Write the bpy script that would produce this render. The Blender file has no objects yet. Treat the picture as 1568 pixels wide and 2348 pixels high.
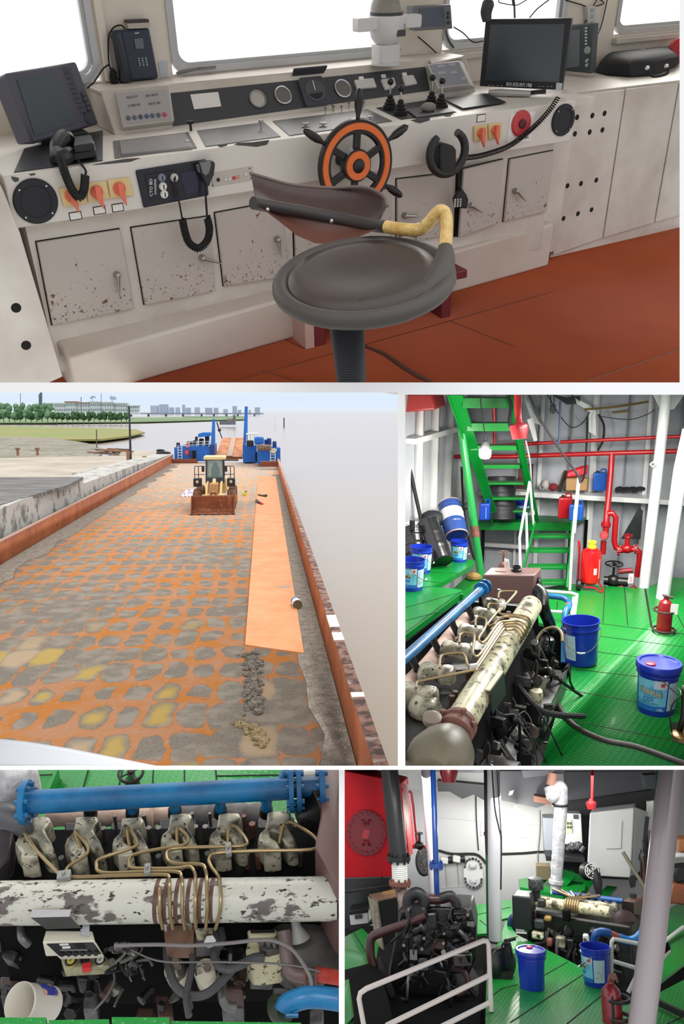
import bpy, bmesh, math, random
import numpy as np
from mathutils import Matrix, Vector
random.seed(7)
SC=bpy.context.scene; COL=SC.collection
# ---------------------------------------------------------------- camera
F,CX,CY=1900.,784.,1174.
cd=bpy.data.cameras.new('camera'); cam=bpy.data.objects.new('camera',cd); COL.objects.link(cam)
cd.sensor_fit='VERTICAL'; cd.sensor_height=24.; cd.lens=F/2348*24.; cd.clip_start=.05; cd.clip_end=12000
PITCH=math.atan(234/1900.)
cam.matrix_world=Matrix.Translation((0,0,7.2))@Matrix.Rotation(math.pi/2-PITCH,4,'X')
SC.camera=cam
SC.view_settings.view_transform='Standard'; SC.view_settings.look='None'; SC.view_settings.gamma=1; SC.view_settings.exposure=0
SC.view_settings.use_curve_mapping=False
SC.cycles.max_bounces=8; SC.cycles.diffuse_bounces=4; SC.cycles.glossy_bounces=4; SC.cycles.use_denoising=True
# ---------------------------------------------------------------- world: hazy overcast sky
W=bpy.data.worlds.new('sky'); SC.world=W; W.use_nodes=True
nt=W.node_tree; nt.nodes.clear()
o=nt.nodes.new('ShaderNodeOutputWorld'); b=nt.nodes.new('ShaderNodeBackground'); tc=nt.nodes.new('ShaderNodeTexCoord')
sx=nt.nodes.new('ShaderNodeSeparateXYZ'); mr=nt.nodes.new('ShaderNodeMapRange'); cr=nt.nodes.new('ShaderNodeValToRGB')
mr.inputs['From Min'].default_value=-.25; mr.inputs['From Max'].default_value=.75
nt.links.new(tc.outputs['Generated'],sx.inputs[0]); nt.links.new(sx.outputs['Z'],mr.inputs['Value']); nt.links.new(mr.outputs[0],cr.inputs[0])
SKY=[(0.,(.50,.49,.47)),(.235,(.55,.56,.57)),(.25,(.66,.73,.80)),(.262,(.62,.72,.92)),(.30,(.70,.80,1.)),(.45,(1.12,1.13,1.15)),(1.,(1.2,1.2,1.2))]
e=cr.color_ramp.elements
while len(e)<len(SKY): e.new(.5)
for el,(p,c) in zip(e,SKY): el.position=p; el.color=(*c,1)
nt.links.new(cr.outputs[0],b.inputs[0]); b.inputs[1].default_value=1.18; nt.links.new(b.outputs[0],o.inputs[0])
sl=bpy.data.lights.new('hazy_sun','SUN'); sl.energy=1.5; sl.angle=math.radians(28); sl.color=(1.,.965,.9); so=bpy.data.objects.new('hazy_sun',sl); COL.objects.link(so)
so.matrix_world=Vector((-.25,-.62,-.9)).to_track_quat('-Z','Y').to_matrix().to_4x4()
# ---------------------------------------------------------------- places: each room has its own upright axes
def nz(v): v=np.array(v,float); return v/np.linalg.norm(v)
class Room:
    def __init__(s,X,Z):
        s.Z=nz(Z); X=np.array(X,float); s.X=nz(X-s.Z*np.dot(X,s.Z)); s.Y=np.cross(s.Z,s.X); s.A=np.stack([s.X,s.Y,s.Z],1)
        m=Matrix([[*s.A[0],0],[*(-s.A[1]),0],[*(-s.A[2]),0],[0,0,0,1]])
        s.M=cam.matrix_world@m
    def ray(s,px,py): return s.A.T@np.array([(px-CX)/F,(py-CY)/F,1.])
    def z(s,px,py,h): r=s.ray(px,py); return r*(h/r[2])
    def y(s,px,py,h): r=s.ray(px,py); return r*(h/r[1])
    def x(s,px,py,h): r=s.ray(px,py); return r*(h/r[0])
    def d(s,px,py,h): return s.ray(px,py)*h
    def pl(s,px,py,P,n): r=s.ray(px,py); return r*(np.dot(P,n)/np.dot(r,n))
    def sc(s,p): return (s.A@np.array(p,float))[2]/F      # metres per pixel at a point
def hroom(yh,xv):
    up=nz([0,-1,(yh-CY)/F]); fw=np.array([xv-CX,yh-CY,F]); return Room(np.cross(fw,up),up)
R1=Room((4016,-1404,F),(-43,-2694,-F)); R2=hroom(940,600); R3=hroom(780,1420); R4=hroom(288,420); R5=hroom(1550,1150)
R1.cuts=[('b',888)]; R2.cuts=[('t',888),('r',920),('b',1760)]; R3.cuts=[('l',920),('t',891),('b',1760)]; R4.cuts=[('t',1760),('r',783)]; R5.cuts=[('t',1760),('l',783)]
R=R1
# ---------------------------------------------------------------- materials
MATS={}
def lin(c): return tuple(((x/255+.055)/1.055)**2.4 if x>10 else x/255/12.92 for x in c)+(1,)
def M(key,col,r=.5,m=0.,c2=None,sc=8,thr=.5,w=.05,c3=None,sc3=40,thr3=.62,w3=.03,var=.0,bump=0.,bsc=60,coat=0.,emit=0.,alpha=1.,st=None,det=4,spec=.5,zm=None):
    if key in MATS: return MATS[key]
    mt=bpy.data.materials.new(key); mt.use_nodes=True; n=mt.node_tree.nodes; L=mt.node_tree.links
    p=n['Principled BSDF']; p.inputs['Roughness'].default_value=r; p.inputs['Metallic'].default_value=m
    p.inputs['Base Color'].default_value=lin(col); p.inputs['Coat Weight'].default_value=coat; p.inputs['Specular IOR Level'].default_value=spec
    tc=n.new('ShaderNodeTexCoord'); co=tc.outputs['Object']
    if st:
        mp=n.new('ShaderNodeMapping'); mp.inputs['Scale'].default_value=st; L.new(co,mp.inputs[0]); co=mp.outputs[0]
    def noise(s,d=4):
        t=n.new('ShaderNodeTexNoise'); t.inputs['Scale'].default_value=s; t.inputs['Detail'].default_value=d; t.inputs['Roughness'].default_value=.6; L.new(co,t.inputs['Vector']); return t.outputs['Fac']
    cur=None
    def mix(fac,b):
        nonlocal cur
        x=n.new('ShaderNodeMix'); x.data_type='RGBA'
        if cur is None: x.inputs[6].default_value=lin(col)
        else: L.new(cur,x.inputs[6])
        x.inputs[7].default_value=lin(b); L.new(fac,x.inputs[0]); cur=x.outputs[2]
    zf=None
    if zm:
        sp=n.new('ShaderNodeSeparateXYZ'); L.new(co,sp.inputs[0]); zq=n.new('ShaderNodeMapRange'); zq.inputs['From Min'].default_value=zm[1]; zq.inputs['From Max'].default_value=zm[0]; zq.inputs['To Min'].default_value=zm[2]; L.new(sp.outputs['Z'],zq.inputs['Value']); zf=zq.outputs[0]
    def step(f,t,ww):
        if zf is not None:
            ad=n.new('ShaderNodeMath'); ad.operation='MULTIPLY'; L.new(f,ad.inputs[0]); L.new(zf,ad.inputs[1]); f=ad.outputs[0]
        q=n.new('ShaderNodeMapRange'); q.inputs['From Min'].default_value=t-ww; q.inputs['From Max'].default_value=t+ww; L.new(f,q.inputs['Value']); return q.outputs[0]
    if var:
        f=noise(3.1,2); q=n.new('ShaderNodeMapRange'); q.inputs['To Min'].default_value=0; q.inputs['To Max'].default_value=var; L.new(f,q.inputs['Value']); mix(q.outputs[0],tuple(x*.55 for x in col))
    if c2: mix(step(noise(sc,det),thr,w),c2)
    if c3: mix(step(noise(sc3,det),thr3,w3),c3)
    if cur is not None: L.new(cur,p.inputs['Base Color'])
    if bump:
        bp=n.new('ShaderNodeBump'); bp.inputs['Strength'].default_value=bump; bp.inputs['Distance'].default_value=.01; L.new(noise(bsc,3),bp.inputs['Height']); L.new(bp.outputs[0],p.inputs['Normal'])
    if emit:
        p.inputs['Emission Color'].default_value=lin(col); p.inputs['Emission Strength'].default_value=emit
    if alpha<1: p.inputs['Alpha'].default_value=alpha
    MATS[key]=mt; return mt
# ---------------------------------------------------------------- geometry
def frame(ax):
    a=nz(ax); t=np.array((0,0,1.)) if abs(a[2])<.9 else np.array((1.,0,0)); u=nz(np.cross(t,a)); return u,np.cross(a,u),a
def rotz(a): c,s=math.cos(a),math.sin(a); return np.array([[c,-s,0],[s,c,0],[0,0,1.]])
def rotx(a): c,s=math.cos(a),math.sin(a); return np.array([[1.,0,0],[0,c,-s],[0,s,c]])
def roty(a): c,s=math.cos(a),math.sin(a); return np.array([[c,0,s],[0,1.,0],[-s,0,c]])
def smooth(pts,k,closed=False):
    P=[np.array(p,float) for p in pts]; n=len(P)
    if k<2 or n<3: return P
    out=[]
    for i in range(n if closed else n-1):
        if closed: a,b,c,d=P[i-1],P[i],P[(i+1)%n],P[(i+2)%n]
        else: a,b,c,d=P[max(i-1,0)],P[i],P[i+1],P[min(i+2,n-1)]
        for j in range(k):
            t=j/k; out.append(.5*(2*b+(c-a)*t+(2*a-5*b+4*c-d)*t*t+(3*b-a-3*c+d)*t**3))
    if not closed: out.append(P[-1])
    return out
class G:
    def __init__(s): s.v=[]; s.f=[]; s.m=[]; s.k=0
    def add(s,v,f):
        b=len(s.v); s.v.extend(tuple(map(float,x)) for x in v); s.f.extend(tuple(b+i for i in q) for q in f); s.m.extend([s.k]*len(f)); return s
    def box(s,lo,hi):
        x0,y0,z0=lo; x1,y1,z1=hi
        return s.add([(x0,y0,z0),(x1,y0,z0),(x1,y1,z0),(x0,y1,z0),(x0,y0,z1),(x1,y0,z1),(x1,y1,z1),(x0,y1,z1)],[(3,2,1,0),(4,5,6,7),(0,1,5,4),(1,2,6,5),(2,3,7,6),(3,0,4,7)])
    def ob(s,c,size,rot=None):
        rot=np.eye(3) if rot is None else rot; c=np.array(c,float); h=np.array(size,float)/2
        v=[c+rot@(h*np.array(q)) for q in ((-1,-1,-1),(1,-1,-1),(1,1,-1),(-1,1,-1),(-1,-1,1),(1,-1,1),(1,1,1),(-1,1,1))]
        return s.add(v,[(3,2,1,0),(4,5,6,7),(0,1,5,4),(1,2,6,5),(2,3,7,6),(3,0,4,7)])
    def prism(s,pts,vec,pts2=None):
        P=[np.array(p,float) for p in pts]; n=len(P); Q=[np.array(p,float) for p in pts2] if pts2 is not None else [p+np.array(vec,float) for p in P]
        return s.add(P+Q,[tuple(range(n-1,-1,-1)),tuple(range(n,2*n))]+[(i,(i+1)%n,n+(i+1)%n,n+i) for i in range(n)])
    def face(s,pts): return s.add(pts,[tuple(range(len(pts)))])
    def bar(s,a,b,w,h,up=(0,0,1)):
        a=np.array(a,float); b=np.array(b,float); d=nz(b-a); u=np.array(up,float); x=nz(np.cross(d,u)); u=np.cross(x,d)
        q=[x*w/2+u*h/2,-x*w/2+u*h/2,-x*w/2-u*h/2,x*w/2-u*h/2]
        return s.prism([a+k for k in q],b-a)
    def cyl(s,a,b,r,r2=None,n=16): return s.tube([a,b],[r,r if r2 is None else r2],n)
    def tube(s,pts,r,n=8,sm=0,closed=False):
        P=smooth(pts,sm,closed); P=[np.array(p,float) for p in P]; m=len(P)
        if np.isscalar(r): rr=[r]*m
        else:
            rr=list(r)
            if len(rr)!=m: rr=list(np.interp(np.linspace(0,1,m),np.linspace(0,1,len(rr)),rr))
        T=[]
        for i in range(m):
            if closed: t=P[(i+1)%m]-P[i-1]
            elif i==0: t=P[1]-P[0]
            elif i==m-1: t=P[-1]-P[-2]
            else: t=nz(P[i+1]-P[i]+1e-12)+nz(P[i]-P[i-1]+1e-12)
            if np.linalg.norm(t)<1e-9: t=P[min(i+1,m-1)]-P[max(i-1,0)]+1e-9
            T.append(nz(t))
        u,_,_=frame(T[0]); v=[]
        for i in range(m):
            u=u-T[i]*np.dot(u,T[i]); u=nz(u); w=np.cross(T[i],u)
            k=1.
            if 0<i<m-1 and not closed:
                c=np.dot(nz(P[i]-P[i-1]+1e-12),T[i]); k=1/max(c,.6)
            for j in range(n):
                a=2*math.pi*j/n; v.append(P[i]+rr[i]*(u*math.cos(a)+w*math.sin(a)))
        f=[]
        for i in range(m if closed else m-1):
            i2=(i+1)%m
            for j in range(n): f.append((i*n+j,i*n+(j+1)%n,i2*n+(j+1)%n,i2*n+j))
        if not closed: f+= [tuple(range(n-1,-1,-1)),tuple((m-1)*n+j for j in range(n))]
        return s.add(v,f)
    def lathe(s,prof,o=(0,0,0),ax=(0,0,1),n=24,el=(1,1),closed=False):
        u,w,a=frame(ax); o=np.array(o,float); v=[]; f=[]; m=len(prof)
        for r,h in prof:
            r=max(r,1e-5)
            for j in range(n):
                t=2*math.pi*j/n; v.append(o+a*h+r*(u*math.cos(t)*el[0]+w*math.sin(t)*el[1]))
        for i in range(m if closed else m-1):
            k=(i+1)%m
            for j in range(n): f.append((i*n+j,i*n+(j+1)%n,k*n+(j+1)%n,k*n+j))
        if not closed: f+=[tuple(range(n-1,-1,-1)),tuple((m-1)*n+j for j in range(n))]
        return s.add(v,f)
    def ball(s,o,r,n=16,m=9):
        r=np.array((r,r,r) if np.isscalar(r) else r,float); o=np.array(o,float); v=[];f=[]
        for i in range(m):
            t=math.pi*(i+.02)/(m-1+.04)
            for j in range(n):
                p=2*math.pi*j/n; v.append(o+r*np.array((math.sin(t)*math.cos(p),math.sin(t)*math.sin(p),math.cos(t))))
        for i in range(m-1):
            for j in range(n): f.append((i*n+j,(i+1)*n+j,(i+1)*n+(j+1)%n,i*n+(j+1)%n))
        f+=[tuple(range(n)),tuple((m-1)*n+j for j in range(n-1,-1,-1))]
        return s.add(v,f)
    def ring(s,o,ax,Rr,r,n=32,m=8,a0=0.,a1=2*math.pi,u0=None,el=1.):
        u,w,a=frame(ax)
        if u0 is not None: u=nz(np.array(u0,float)-a*np.dot(a,u0)); w=np.cross(a,u)
        o=np.array(o,float); full=abs(a1-a0-2*math.pi)<1e-6
        k=n if full else n+1
        P=[o+Rr*(u*math.cos(a0+(a1-a0)*i/n)+w*el*math.sin(a0+(a1-a0)*i/n)) for i in range(k)]
        return s.tube(P,r,m,closed=full)
    def grid(s,fn,nu,nv,th=None):
        P=[[np.array(fn(i/nu,j/nv),float) for j in range(nv+1)] for i in range(nu+1)]
        v=[p for row in P for p in row]; W=nv+1; f=[(i*W+j,(i+1)*W+j,(i+1)*W+j+1,i*W+j+1) for i in range(nu) for j in range(nv)]
        if th is not None:
            n=len(v); t=np.array(th,float); v=v+[p+t for p in v]; f=f+[tuple(n+i for i in q[::-1]) for q in f]
            for i in range(nu):
                for j,fl in ((0,0),(nv,1)):
                    a,b=i*W+j,(i+1)*W+j; f.append((b,a,n+a,n+b) if not fl else (a,b,n+b,n+a))
            for j in range(nv):
                for i,fl in ((0,1),(nu,0)):
                    a,b=i*W+j,i*W+j+1; f.append((b,a,n+a,n+b) if not fl else (a,b,n+b,n+a))
        return s.add(v,f)
    def coil(s,pts,Rr,r,turns,sm=6,n=5,per=9):
        P=smooth(pts,sm); L=[0]
        for a,b in zip(P,P[1:]): L.append(L[-1]+np.linalg.norm(b-a))
        tot=int(turns*per); out=[]; u=None
        for i in range(tot+1):
            t=L[-1]*i/tot; c=np.array([np.interp(t,L,[p[k] for p in P]) for k in range(3)])
            k=min(max(np.searchsorted(L,t),1),len(P)-1); d=nz(P[k]-P[k-1]+1e-12)
            if u is None: u,_,_=frame(d)
            u=nz(u-d*np.dot(u,d)); w=np.cross(d,u); a=2*math.pi*i/per
            out.append(c+Rr*(u*math.cos(a)+w*math.sin(a)))
        return s.tube(out,r,n)
    def hull(s,rings):     # skin a list of same-length loops
        n=len(rings[0]); v=[p for q in rings for p in q]; m=len(rings)
        f=[(i*n+j,i*n+(j+1)%n,(i+1)*n+(j+1)%n,(i+1)*n+j) for i in range(m-1) for j in range(n)]
        f+=[tuple(range(n-1,-1,-1)),tuple((m-1)*n+j for j in range(n))]
        return s.add(v,f)
def rrect(w,h,r,k=4,cx=0.,cy=0.):
    out=[]
    for q,(sx,sy) in enumerate(((1,1),(-1,1),(-1,-1),(1,-1))):
        for i in range(k+1):
            a=math.pi/2*(q+i/k); out.append((cx+sx*(w/2-r)+r*math.cos(a),cy+sy*(h/2-r)+r*math.sin(a)))
    return out
ROOTS=[]; CLIP=[]
def obj(name,g,mat,par=None,label=None,bev=0,ang=35,sub=0,kind=None,seg=2):
    me=bpy.data.meshes.new(name); me.from_pydata(g.v,[],g.f)
    mats=mat if isinstance(mat,(list,tuple)) else [mat]
    for m in mats: me.materials.append(m)
    bm=bmesh.new(); bm.from_mesh(me)
    if len(mats)>1:
        bm.faces.ensure_lookup_table()
        for fc,k in zip(bm.faces,g.m): fc.material_index=k
    bmesh.ops.recalc_face_normals(bm,faces=bm.faces); bm.to_mesh(me); bm.free()
    me.polygons.foreach_set('use_smooth',[True]*len(me.polygons)); me.set_sharp_from_angle(angle=math.radians(ang))
    ob=bpy.data.objects.new(name,me); COL.objects.link(ob)
    CLIP.append((ob,R))
    if par is None: ob.matrix_world=R.M; ROOTS.append(ob)
    else: ob.parent=par
    if label: ob['label']=label
    if kind: ob['kind']=kind
    if bev:
        b=ob.modifiers.new('bevel','BEVEL'); b.width=bev; b.segments=seg; b.limit_method='ANGLE'; b.angle_limit=math.radians(40); b.harden_normals=False
    if sub:
        b=ob.modifiers.new('subdivision','SUBSURF'); b.levels=sub; b.render_levels=sub
    return ob
def tag(ob,label,cat,group=None):
    ob['label']=label; ob['category']=cat
    if group: ob['group']=group
    return ob
def one(name,g,mat,label,cat,group=None,**k): return tag(obj(name,g,mat,**k),label,cat,group)
def T(name,label,cat,loc=(0,0,0),rot=0.,group=None,mat=None):
    ob=bpy.data.objects.new(name,None); COL.objects.link(ob); ob.empty_display_size=.1
    rm=mat if mat is not None else Matrix.Rotation(rot,4,'Z')
    ob.matrix_world=R.M@Matrix.Translation([float(q) for q in loc])@rm; ROOTS.append(ob)
    return tag(ob,label,cat,group)
def S(name,g,mat,**k): return obj(name,g,mat,kind='structure',**k)
def dup(root,loc,rot=0.,label=None,group=None,scale=1.,mat=None):
    def cp(o,par):
        c=o.copy(); COL.objects.link(c)
        if par is not None: c.parent=par
        for ch in list(o.children): cp(ch,c)
        return c
    c=cp(root,None); c.matrix_world=R.M@Matrix.Translation([float(q) for q in loc])@(mat if mat is not None else Matrix.Rotation(rot,4,'Z'))@Matrix.Scale(scale,4); ROOTS.append(c)
    if label: c['label']=label
    if group: c['group']=group
    return c
def basis(x,y,z): return Matrix([[x[0],y[0],z[0],0],[x[1],y[1],z[1],0],[x[2],y[2],z[2],0],[0,0,0,1]])
def text(s,o,xd,yd,h,mat,par=None,name='lettering',w=None,dep=.0006,rough=True):
    cu=bpy.data.curves.new('t','FONT'); cu.body=s; cu.size=1.; cu.align_x='CENTER'; cu.align_y='CENTER'; cu.resolution_u=2
    t=bpy.data.objects.new('t',cu); COL.objects.link(t); dg=bpy.context.evaluated_depsgraph_get(); me=bpy.data.meshes.new_from_object(t.evaluated_get(dg)); bpy.data.objects.remove(t); bpy.data.curves.remove(cu)
    g=G(); xd=nz(xd); yd=nz(np.array(yd,float)-xd*np.dot(xd,yd)); n=np.cross(xd,yd); o=np.array(o,float)
    V_=[v.co for v in me.vertices]
    if not V_: return None
    ww=max(v.x for v in V_)-min(v.x for v in V_); hh=max(v.y for v in V_)-min(v.y for v in V_); my=(max(v.y for v in V_)+min(v.y for v in V_))/2; mx=(max(v.x for v in V_)+min(v.x for v in V_))/2
    ky=h/max(hh,.01); kx=(w/ww) if w else ky
    g.add([o+xd*(v.x-mx)*kx+yd*(v.y-my)*ky+n*dep for v in V_],[tuple(p.vertices) for p in me.polygons]); bpy.data.meshes.remove(me)
    return obj(name,g,mat,par)
def section():     # every place ends at the partition walls that stand between the places
    for ob,rm in CLIP:
        me=ob.data; W_=ob.matrix_world; inv=rm.M.inverted()@W_
        co=np.array([inv@v.co for v in me.vertices])
        if not len(co): continue
        for side,v in getattr(rm,'cuts',[]):
            a,b=(rm.ray(-500,v),rm.ray(2500,v)) if side in 'tb' else (rm.ray(v,-500),rm.ray(v,3500))
            n=nz(np.cross(a,b)); inside=rm.ray(CX,v+100 if side=='t' else v-100) if side in 'tb' else rm.ray(v+100 if side=='l' else v-100,CY)
            if np.dot(n,inside)<0: n=-n
            d=co@n
            if d.min()>=-1e-5: continue
            li=inv.inverted(); pn=(li.to_3x3()@Vector(n)).normalized(); pc=li@Vector((0,0,0))
            bm=bmesh.new(); bm.from_mesh(me)
            r=bmesh.ops.bisect_plane(bm,geom=bm.verts[:]+bm.edges[:]+bm.faces[:],plane_co=pc,plane_no=pn,clear_inner=True,clear_outer=False)
            ed=[x for x in r['geom_cut'] if isinstance(x,bmesh.types.BMEdge)]
            if ed: bmesh.ops.holes_fill(bm,edges=ed)
            bm.to_mesh(me); bm.free()
            co=np.array([inv@v.co for v in me.vertices])
            if not len(co): break
    for ob,rm in CLIP:
        if not len(ob.data.vertices):
            for c in list(ob.children): bpy.data.objects.remove(c)
            if ob in ROOTS: ROOTS.remove(ob)
            bpy.data.objects.remove(ob)
    for r in list(ROOTS):
        if r.type=='EMPTY' and not r.children: ROOTS.remove(r); bpy.data.objects.remove(r)
def finalize():
    bpy.context.view_layer.update()
    section()
    bpy.context.view_layer.update()
    for r in ROOTS:
        kids=[c for c in r.children_recursive if c.type=='MESH']
        inv=r.matrix_world.inverted()
        if r.type=='MESH': pts=[v.co.copy() for v in r.data.vertices]
        else: pts=[inv@(c.matrix_world@Vector(q)) for c in kids for q in c.bound_box]
        if not pts: continue
        lo=[min(p[i] for p in pts) for i in range(3)]; hi=[max(p[i] for p in pts) for i in range(3)]
        d=Vector(((lo[0]+hi[0])/2,(lo[1]+hi[1])/2,lo[2]))
        if r.type=='MESH' and r.data.users==1: r.data.transform(Matrix.Translation(-d))
        elif r.type=='MESH': continue
        for c in r.children: c.matrix_basis=Matrix.Translation(-d)@c.matrix_basis
        r.matrix_world=r.matrix_world@Matrix.Translation(d)
def lamp(kind,loc,energy,col=(1,1,1),size=.1,target=None,name='lamp_light',sy=None):
    l=bpy.data.lights.new(name,kind); l.energy=energy; l.color=col
    if kind=='AREA': l.size=size; 
    elif kind in('POINT','SPOT'): l.shadow_soft_size=size
    if kind=='AREA' and sy: l.shape='RECTANGLE'; l.size_y=sy
    ob=bpy.data.objects.new(name,l); COL.objects.link(ob)
    m=Matrix.Translation([float(q) for q in loc])
    if target is not None:
        d=Vector([float(q) for q in np.array(target)-np.array(loc)]); m=m@d.to_track_quat('-Z','Y').to_matrix().to_4x4()
    ob.matrix_world=R.M@m; return ob
def P(fn,*a): return [fn(*q) for q in a]
A_=np.array
black=M('black_plastic',(24,25,27),.45); rubber=M('black_rubber',(22,22,23),.7); chrome=M('chrome',(200,200,200),.25,1.)
greyw=M('pale_grey_plastic',(212,211,208),.4); paper=M('paper',(236,234,230),.7); wht=M('white_print',(235,238,240),.6); dark=M('dark_hole',(26,22,18),.9)
# ================================================================ wheelhouse
R=R1
YF,YD,YW,ZT=3.70,3.765,4.6,-.797
cream=M('cream_paint',(221,215,206),.45,c2=(188,176,164),sc=2.2,thr=.55,w=.2)
creamchip=M('chipped_cream_paint',(222,217,209),.45,c2=(84,62,48),sc=26,thr=.76,w=.012)
doorp=M('worn_door_paint',(190,181,173),.5,c2=(108,66,46),sc=30,thr=.625,w=.03,c3=(64,46,38),sc3=85,thr3=.625,w3=.015,zm=(-1.46,-1.2,.88))
wallp=M('wheelhouse_wall_paint',(238,230,218),.5)
alu=M('window_aluminium',(196,198,200),.4,.6)
slate=M('slate_board',(66,68,74),.45)
steelplate=M('brushed_steel_plate',(128,128,130),.33,.55,c2=(112,110,112),sc=5,thr=.5,w=.2)
dkplate=M('dark_steel_plate',(62,63,68),.38,.4)
scrn=M('dark_screen_glass',(62,70,78),.16,spec=.6)
housing=M('display_housing',(84,84,98),.42)
greyw=M('pale_grey_plastic',(212,211,208),.4)
orange=M('orange_paint',(226,112,52),.4); redp=M('signal_red_plastic',(196,62,66),.4); yell=M('pale_yellow_plastic',(228,204,148),.5)
paper=M('paper',(236,234,230),.7); wht=M('white_print',(235,238,240),.6); dark=M('dark_hole',(26,22,18),.9)
terr=M('terracotta_floor_paint',(172,80,44),.45,c2=(156,70,38),sc=1.3,thr=.5,w=.2,spec=.25)
navy=M('navy_panel',(26,28,42),.4)
fY=lambda y:(lambda a,b:R1.y(a,b,y))
fZ=lambda z:(lambda a,b:R1.z(a,b,z))
PR=A_((0,4.25,-.8)); NR=nz((0,-.175,.12))
fR=lambda a,b,k=0.:R1.pl(a,b,PR+NR*k,NR)
# floor: tiles laid as one slab, joints as shallow dark strips
g=G(); g.prism(P(fZ(-1.75),(60,890),(1564,890),(1564,470),(1200,470),(500,740),(60,880)),(0,0,-.04)); S('floor',g,terr)
g=G()
for a,b in (((520,878),(1000,745)),((1000,745),(1270,668)),((600,850),(700,880)),((1030,735),(1180,795)),((1340,876),(1564,800)),((700,800),(640,772)),((860,800),(960,870))):
    p,q=fZ(-1.749)(*a),fZ(-1.749)(*b); g.bar(p,q,.006,.002)
S('trim_3',g,M('tile_joint',(112,56,40),.6))
# window wall at y=YW, openings left as real holes
def xz(px,py,y=YW): p=R1.y(px,py,y); return p[0],p[2]
zs=-.612; x=lambda px,py:xz(px,py)[0]
ops=[(-1.2,x(220,100)),(x(388,100),x(900,60)),(x(1016,60),x(1297,30)),(x(1412,40),7.0)]
g=G(); g.box((-1.2,YW,-1.75),(6.6,YW+.06,zs))
prev=-1.2
for a,b in ops:
    if a>prev: g.box((prev,YW,zs),(a,YW+.06,.75))
    prev=b
g.box((-1.2,YW,.62),(6.6,YW+.06,.9))
S('wall_fore',g,wallp)
g=G(); g.box((-1.2,2.3,.75),(6.6,4.66,.8)); S('ceiling.001',g,wallp)
g=G(); g.box((-1.3,1.6,-1.75),(-1.2,4.66,.8)); g.box((6.6,1.6,-1.75),(6.7,4.66,.8)); S('wall_side',g,wallp)
for i,(a,b) in enumerate(ops):
    a2,b2=max(a,-1.1),min(b,6.5); g=G()
    for k,(ins,yy,t) in enumerate(((.0,YW-.012,.03),(.028,YW+.012,.02))):
        L=rrect(b2-a2-2*ins,1.23-2*ins,.075,5,(a2+b2)/2,zs+.615)
        n=len(L); L2=rrect(b2-a2-2*ins-2*t,1.23-2*ins-2*t,.06,5,(a2+b2)/2,zs+.615)
        o1=[A_((u,yy,v)) for u,v in L]; o2=[A_((u,yy,v)) for u,v in L2]; d=A_((0,.03,0)); b0=len(g.v)
        v=o1+o2+[p+d for p in o1]+[p+d for p in o2]; f=[]
        for j in range(n):
            q=(j+1)%n; f+=[(j,q,n+q,n+j),(2*n+j,3*n+j,3*n+q,2*n+q),(j,2*n+j,2*n+q,q),(n+j,n+q,3*n+q,3*n+j)]
        g.add(v,f)
    S('window_%d'%(i+1),g,alu)
g=G()
for a,b,e in ((395,935,150),(1012,1330,110),(1405,1562,78)):      # sill strips under the openings
    p,q=xz(a,e),xz(b,e); g.box((p[0],YW-.045,zs-.055),(q[0],YW,zs-.02))
g.prism([(-.4,4.37,-.62),(3.40,4.37,-.62),(3.40,YW,-.62),(1.2,YW,-.62),(1.2,4.37,-.62)][:4][1:]+[(1.22,4.6,-.62),(1.22,4.37,-.62)],(0,0,-.02))
S('trim_4',g,cream,bev=.006)
g=G()
for px in (232,): # pier moulding and conduit between the first windows
    p=xz(px,100); g.box((p[0]-.012,YW-.03,zs),(p[0]+.03,YW,.7))
S('trim_5',g,wallp,bev=.006)
# --- console
con=T('control_console','long cream steel control console under the wheelhouse windows','console')
X0,X1=.588,3.662
g=G(); g.prism([(X0,YF,-1.005),(X0,YF,ZT),(X0,4.26,ZT),(X0,4.26,-1.005)],(X1-X0,0,0)); obj('upper_box',g,creamchip,con,bev=.006)
g=G(); g.box((.64,YD,-1.62),(3.60,4.4,-1.0)); obj('carcass',g,cream,con)
g=G(); a0,a1=A_((.66,3.555)),A_((3.70,3.78))
g.prism([(a0[0],a0[1],-1.75),(a1[0],a1[1],-1.75),(a1[0],a1[1],-1.488),(a0[0],a0[1],-1.548)],(0,.35,0),[(a0[0],4.1,-1.75),(a1[0],4.1,-1.75),(a1[0],4.1,-1.47),(a0[0],4.1,-1.53)]); obj('plinth',g,M('plinth_paint',(214,206,196),.4,c2=(196,178,164),sc=1.6,thr=.55,w=.2),con,bev=.015)
# riser with ledge
g=G(); g.prism([(1.225,4.25,-.80),(1.225,4.372,-.622),(1.225,4.6,-.622),(1.225,4.6,-.80)],(3.40-1.225,0,0)); obj('riser',g,cream,con,bev=.008)
g=G(); g.prism(P(lambda a,b:fR(a,b,.004),(386,214),(975,153),(986,207),(397,289)),NR*-.01); obj('instrument_board',g,slate,con)
for nm,q,m in (('top_plate',[(32,394),(235,367),(235,298),(56,340)],dkplate),('top_plate',[(263,362),(451,338),(431,303),(259,323)],steelplate),('top_plate',[(472,335),(643,312),(605,280),(452,299)],steelplate),
             ('top_plate',[(664,310),(899,277),(842,250),(625,277)],steelplate),('top_plate',[(919,273),(1046,256),(980,229),(863,247)],dkplate)):
    g=G(); g.prism(P(fZ(ZT+.004),*q),(0,0,-.006)); obj(nm,g,m,con)
g=G(); g.prism(P(fZ(ZT+.012),(279,352),(441,336),(424,305),(274,322)),(0,0,-.01)); o=obj('hatch_plate',g,M('hatch_plate_paint',(150,148,150),.35,.3),con)
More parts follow.
